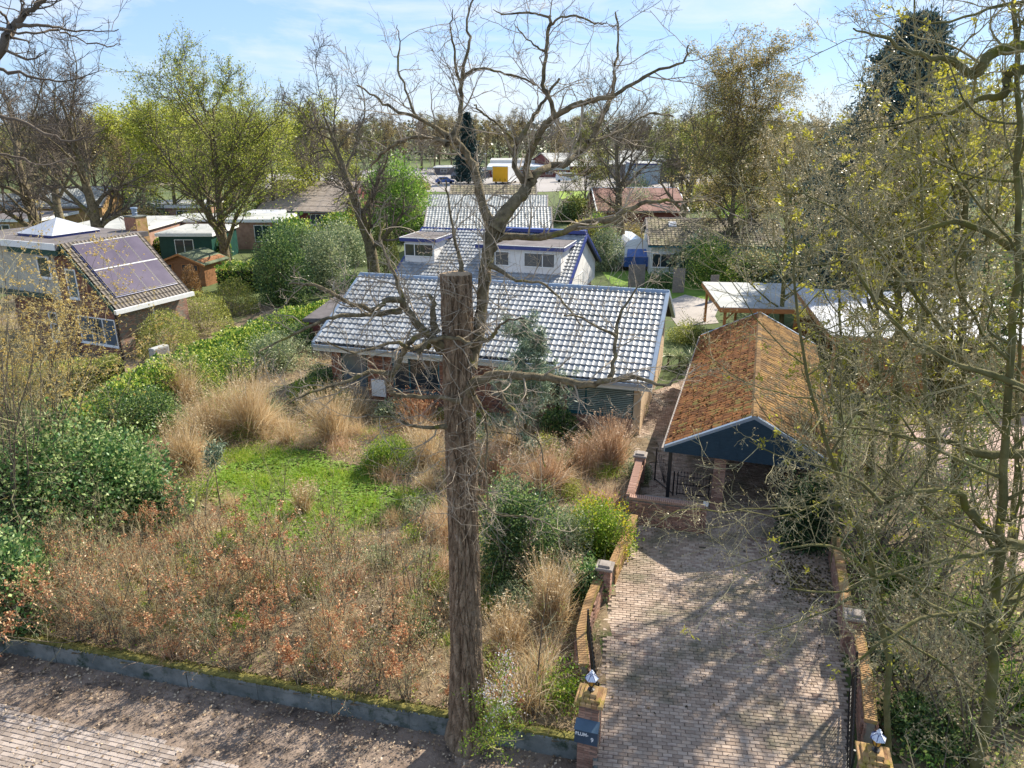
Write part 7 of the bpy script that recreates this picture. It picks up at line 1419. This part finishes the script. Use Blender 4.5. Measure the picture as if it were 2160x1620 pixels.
# ================================================================== LEFT EDGE
D = 9.5; q = WD(-260, 900, D); lt = empty('near_left_tree', (q[0], q[1], 0), 0, 'bare limb of a tree beyond the left edge crossing the top left sky', 'tree')
specs = [([(-260, 1500, 40), (-220, 800, 32), (-150, 400, 26), (-60, 190, 18), (0, 108, 12), (28, 62, 10), (48, 34, 8), (75, 12, 6), (104, -8, 4)], D, D),
 ([(18, 78, 6), (13, 40, 4), (-5, 25, 3), (-40, 10, 2)], D, D - .2), ([(36, 55, 5), (90, 52, 4), (130, 60, 3), (190, 66, 2), (250, 62, 1)], D, D + .4), ([(50, 35, 4), (52, 12, 3), (40, -10, 2)], D, D),
 ([(-10, 60, 4), (60, 72, 3), (120, 64, 3), (160, 82, 2), (215, 96, 2), (255, 94, 1)], D, D + .6), ([(-180, 180, 9), (-60, 145, 6), (20, 150, 5), (90, 168, 3), (150, 168, 2), (210, 150, 1)], D, D + .8),
 ([(-200, 260, 10), (-80, 240, 6), (0, 246, 5), (60, 262, 4), (130, 295, 3), (190, 290, 2), (230, 260, 1)], D, D + .6), ([(-210, 400, 8), (-60, 330, 5), (30, 330, 3), (90, 350, 2), (160, 330, 1)], D, D + .6)]
build_limbs(lt, specs, True, M_twigd, M_twigd, 91, tl=.55, per=2.4, second=3, third=3, tw_r=.004)
for i, (px, D, H, lb) in enumerate(((-20, 20, 9.6, 'dense golden catkin shrub rising along the left edge'), (75, 22.5, 8.4, 'golden budded shrub in front of the left house corner'), (25, 26, 9.2, 'pale twiggy shrub behind the golden catkins'))):
    q = WD(px, 900, D); q[2] = 0; e = put(sapling(270 + i, H, 24, L_gold, 11000, ls=.06, sp=.2, thick=.03), 'catkin_shrub', q, lb, None, 1); e['category'] = 'shrub'; e.rotation_euler[2] = 0
# shrubs filling the back gardens
mid = [bush_mesh(700 + i, 2.2, 2.0, 2.6, 2600, .26, m) for i, m in enumerate((L_dark, L_greyg, L_box, L_ivy, L_brownbud))]
nm = ('dark green', 'grey green', 'yellow green', 'glossy green', 'brown budded')
for (x0, x1, y0, y1, n, where) in ((560, 760, 470, 560, 9, 'behind the ivy hedge'), (230, 560, 440, 520, 10, 'among the flat roofed houses'), (740, 900, 400, 470, 5, 'left of the grey tiled roofs'), (1180, 1330, 430, 520, 7, 'right of the grey tiled roofs'), (1460, 1760, 470, 600, 16, 'behind the carports'), (1330, 1480, 420, 450, 5, 'behind the garden house'), (-40, 260, 430, 470, 7, 'by the grey roofed houses'), (1750, 2300, 440, 560, 18, 'behind the stable'), (1440, 1800, 400, 450, 12, 'below the birches'), (560, 900, 395, 425, 6, 'around the thatched farmhouse')):
    for k in range(n):
        px, py = rg.uniform(x0, x1), rg.uniform(y0, y1); j = int(rg.integers(0, 5)); p = W(px, py); e = empty('garden_shrub', p, rg.uniform(0, 6.28), f'{nm[j]} shrub in the gardens {where}', 'shrub', f'{nm[j]} shrubs {where}'); f = rg.uniform(.6, 1.25) * (1 + (p[1] - 50) * .004); e.scale = (f, f, f * rg.uniform(.8, 1.3)); link('foliage', mid[j], e)
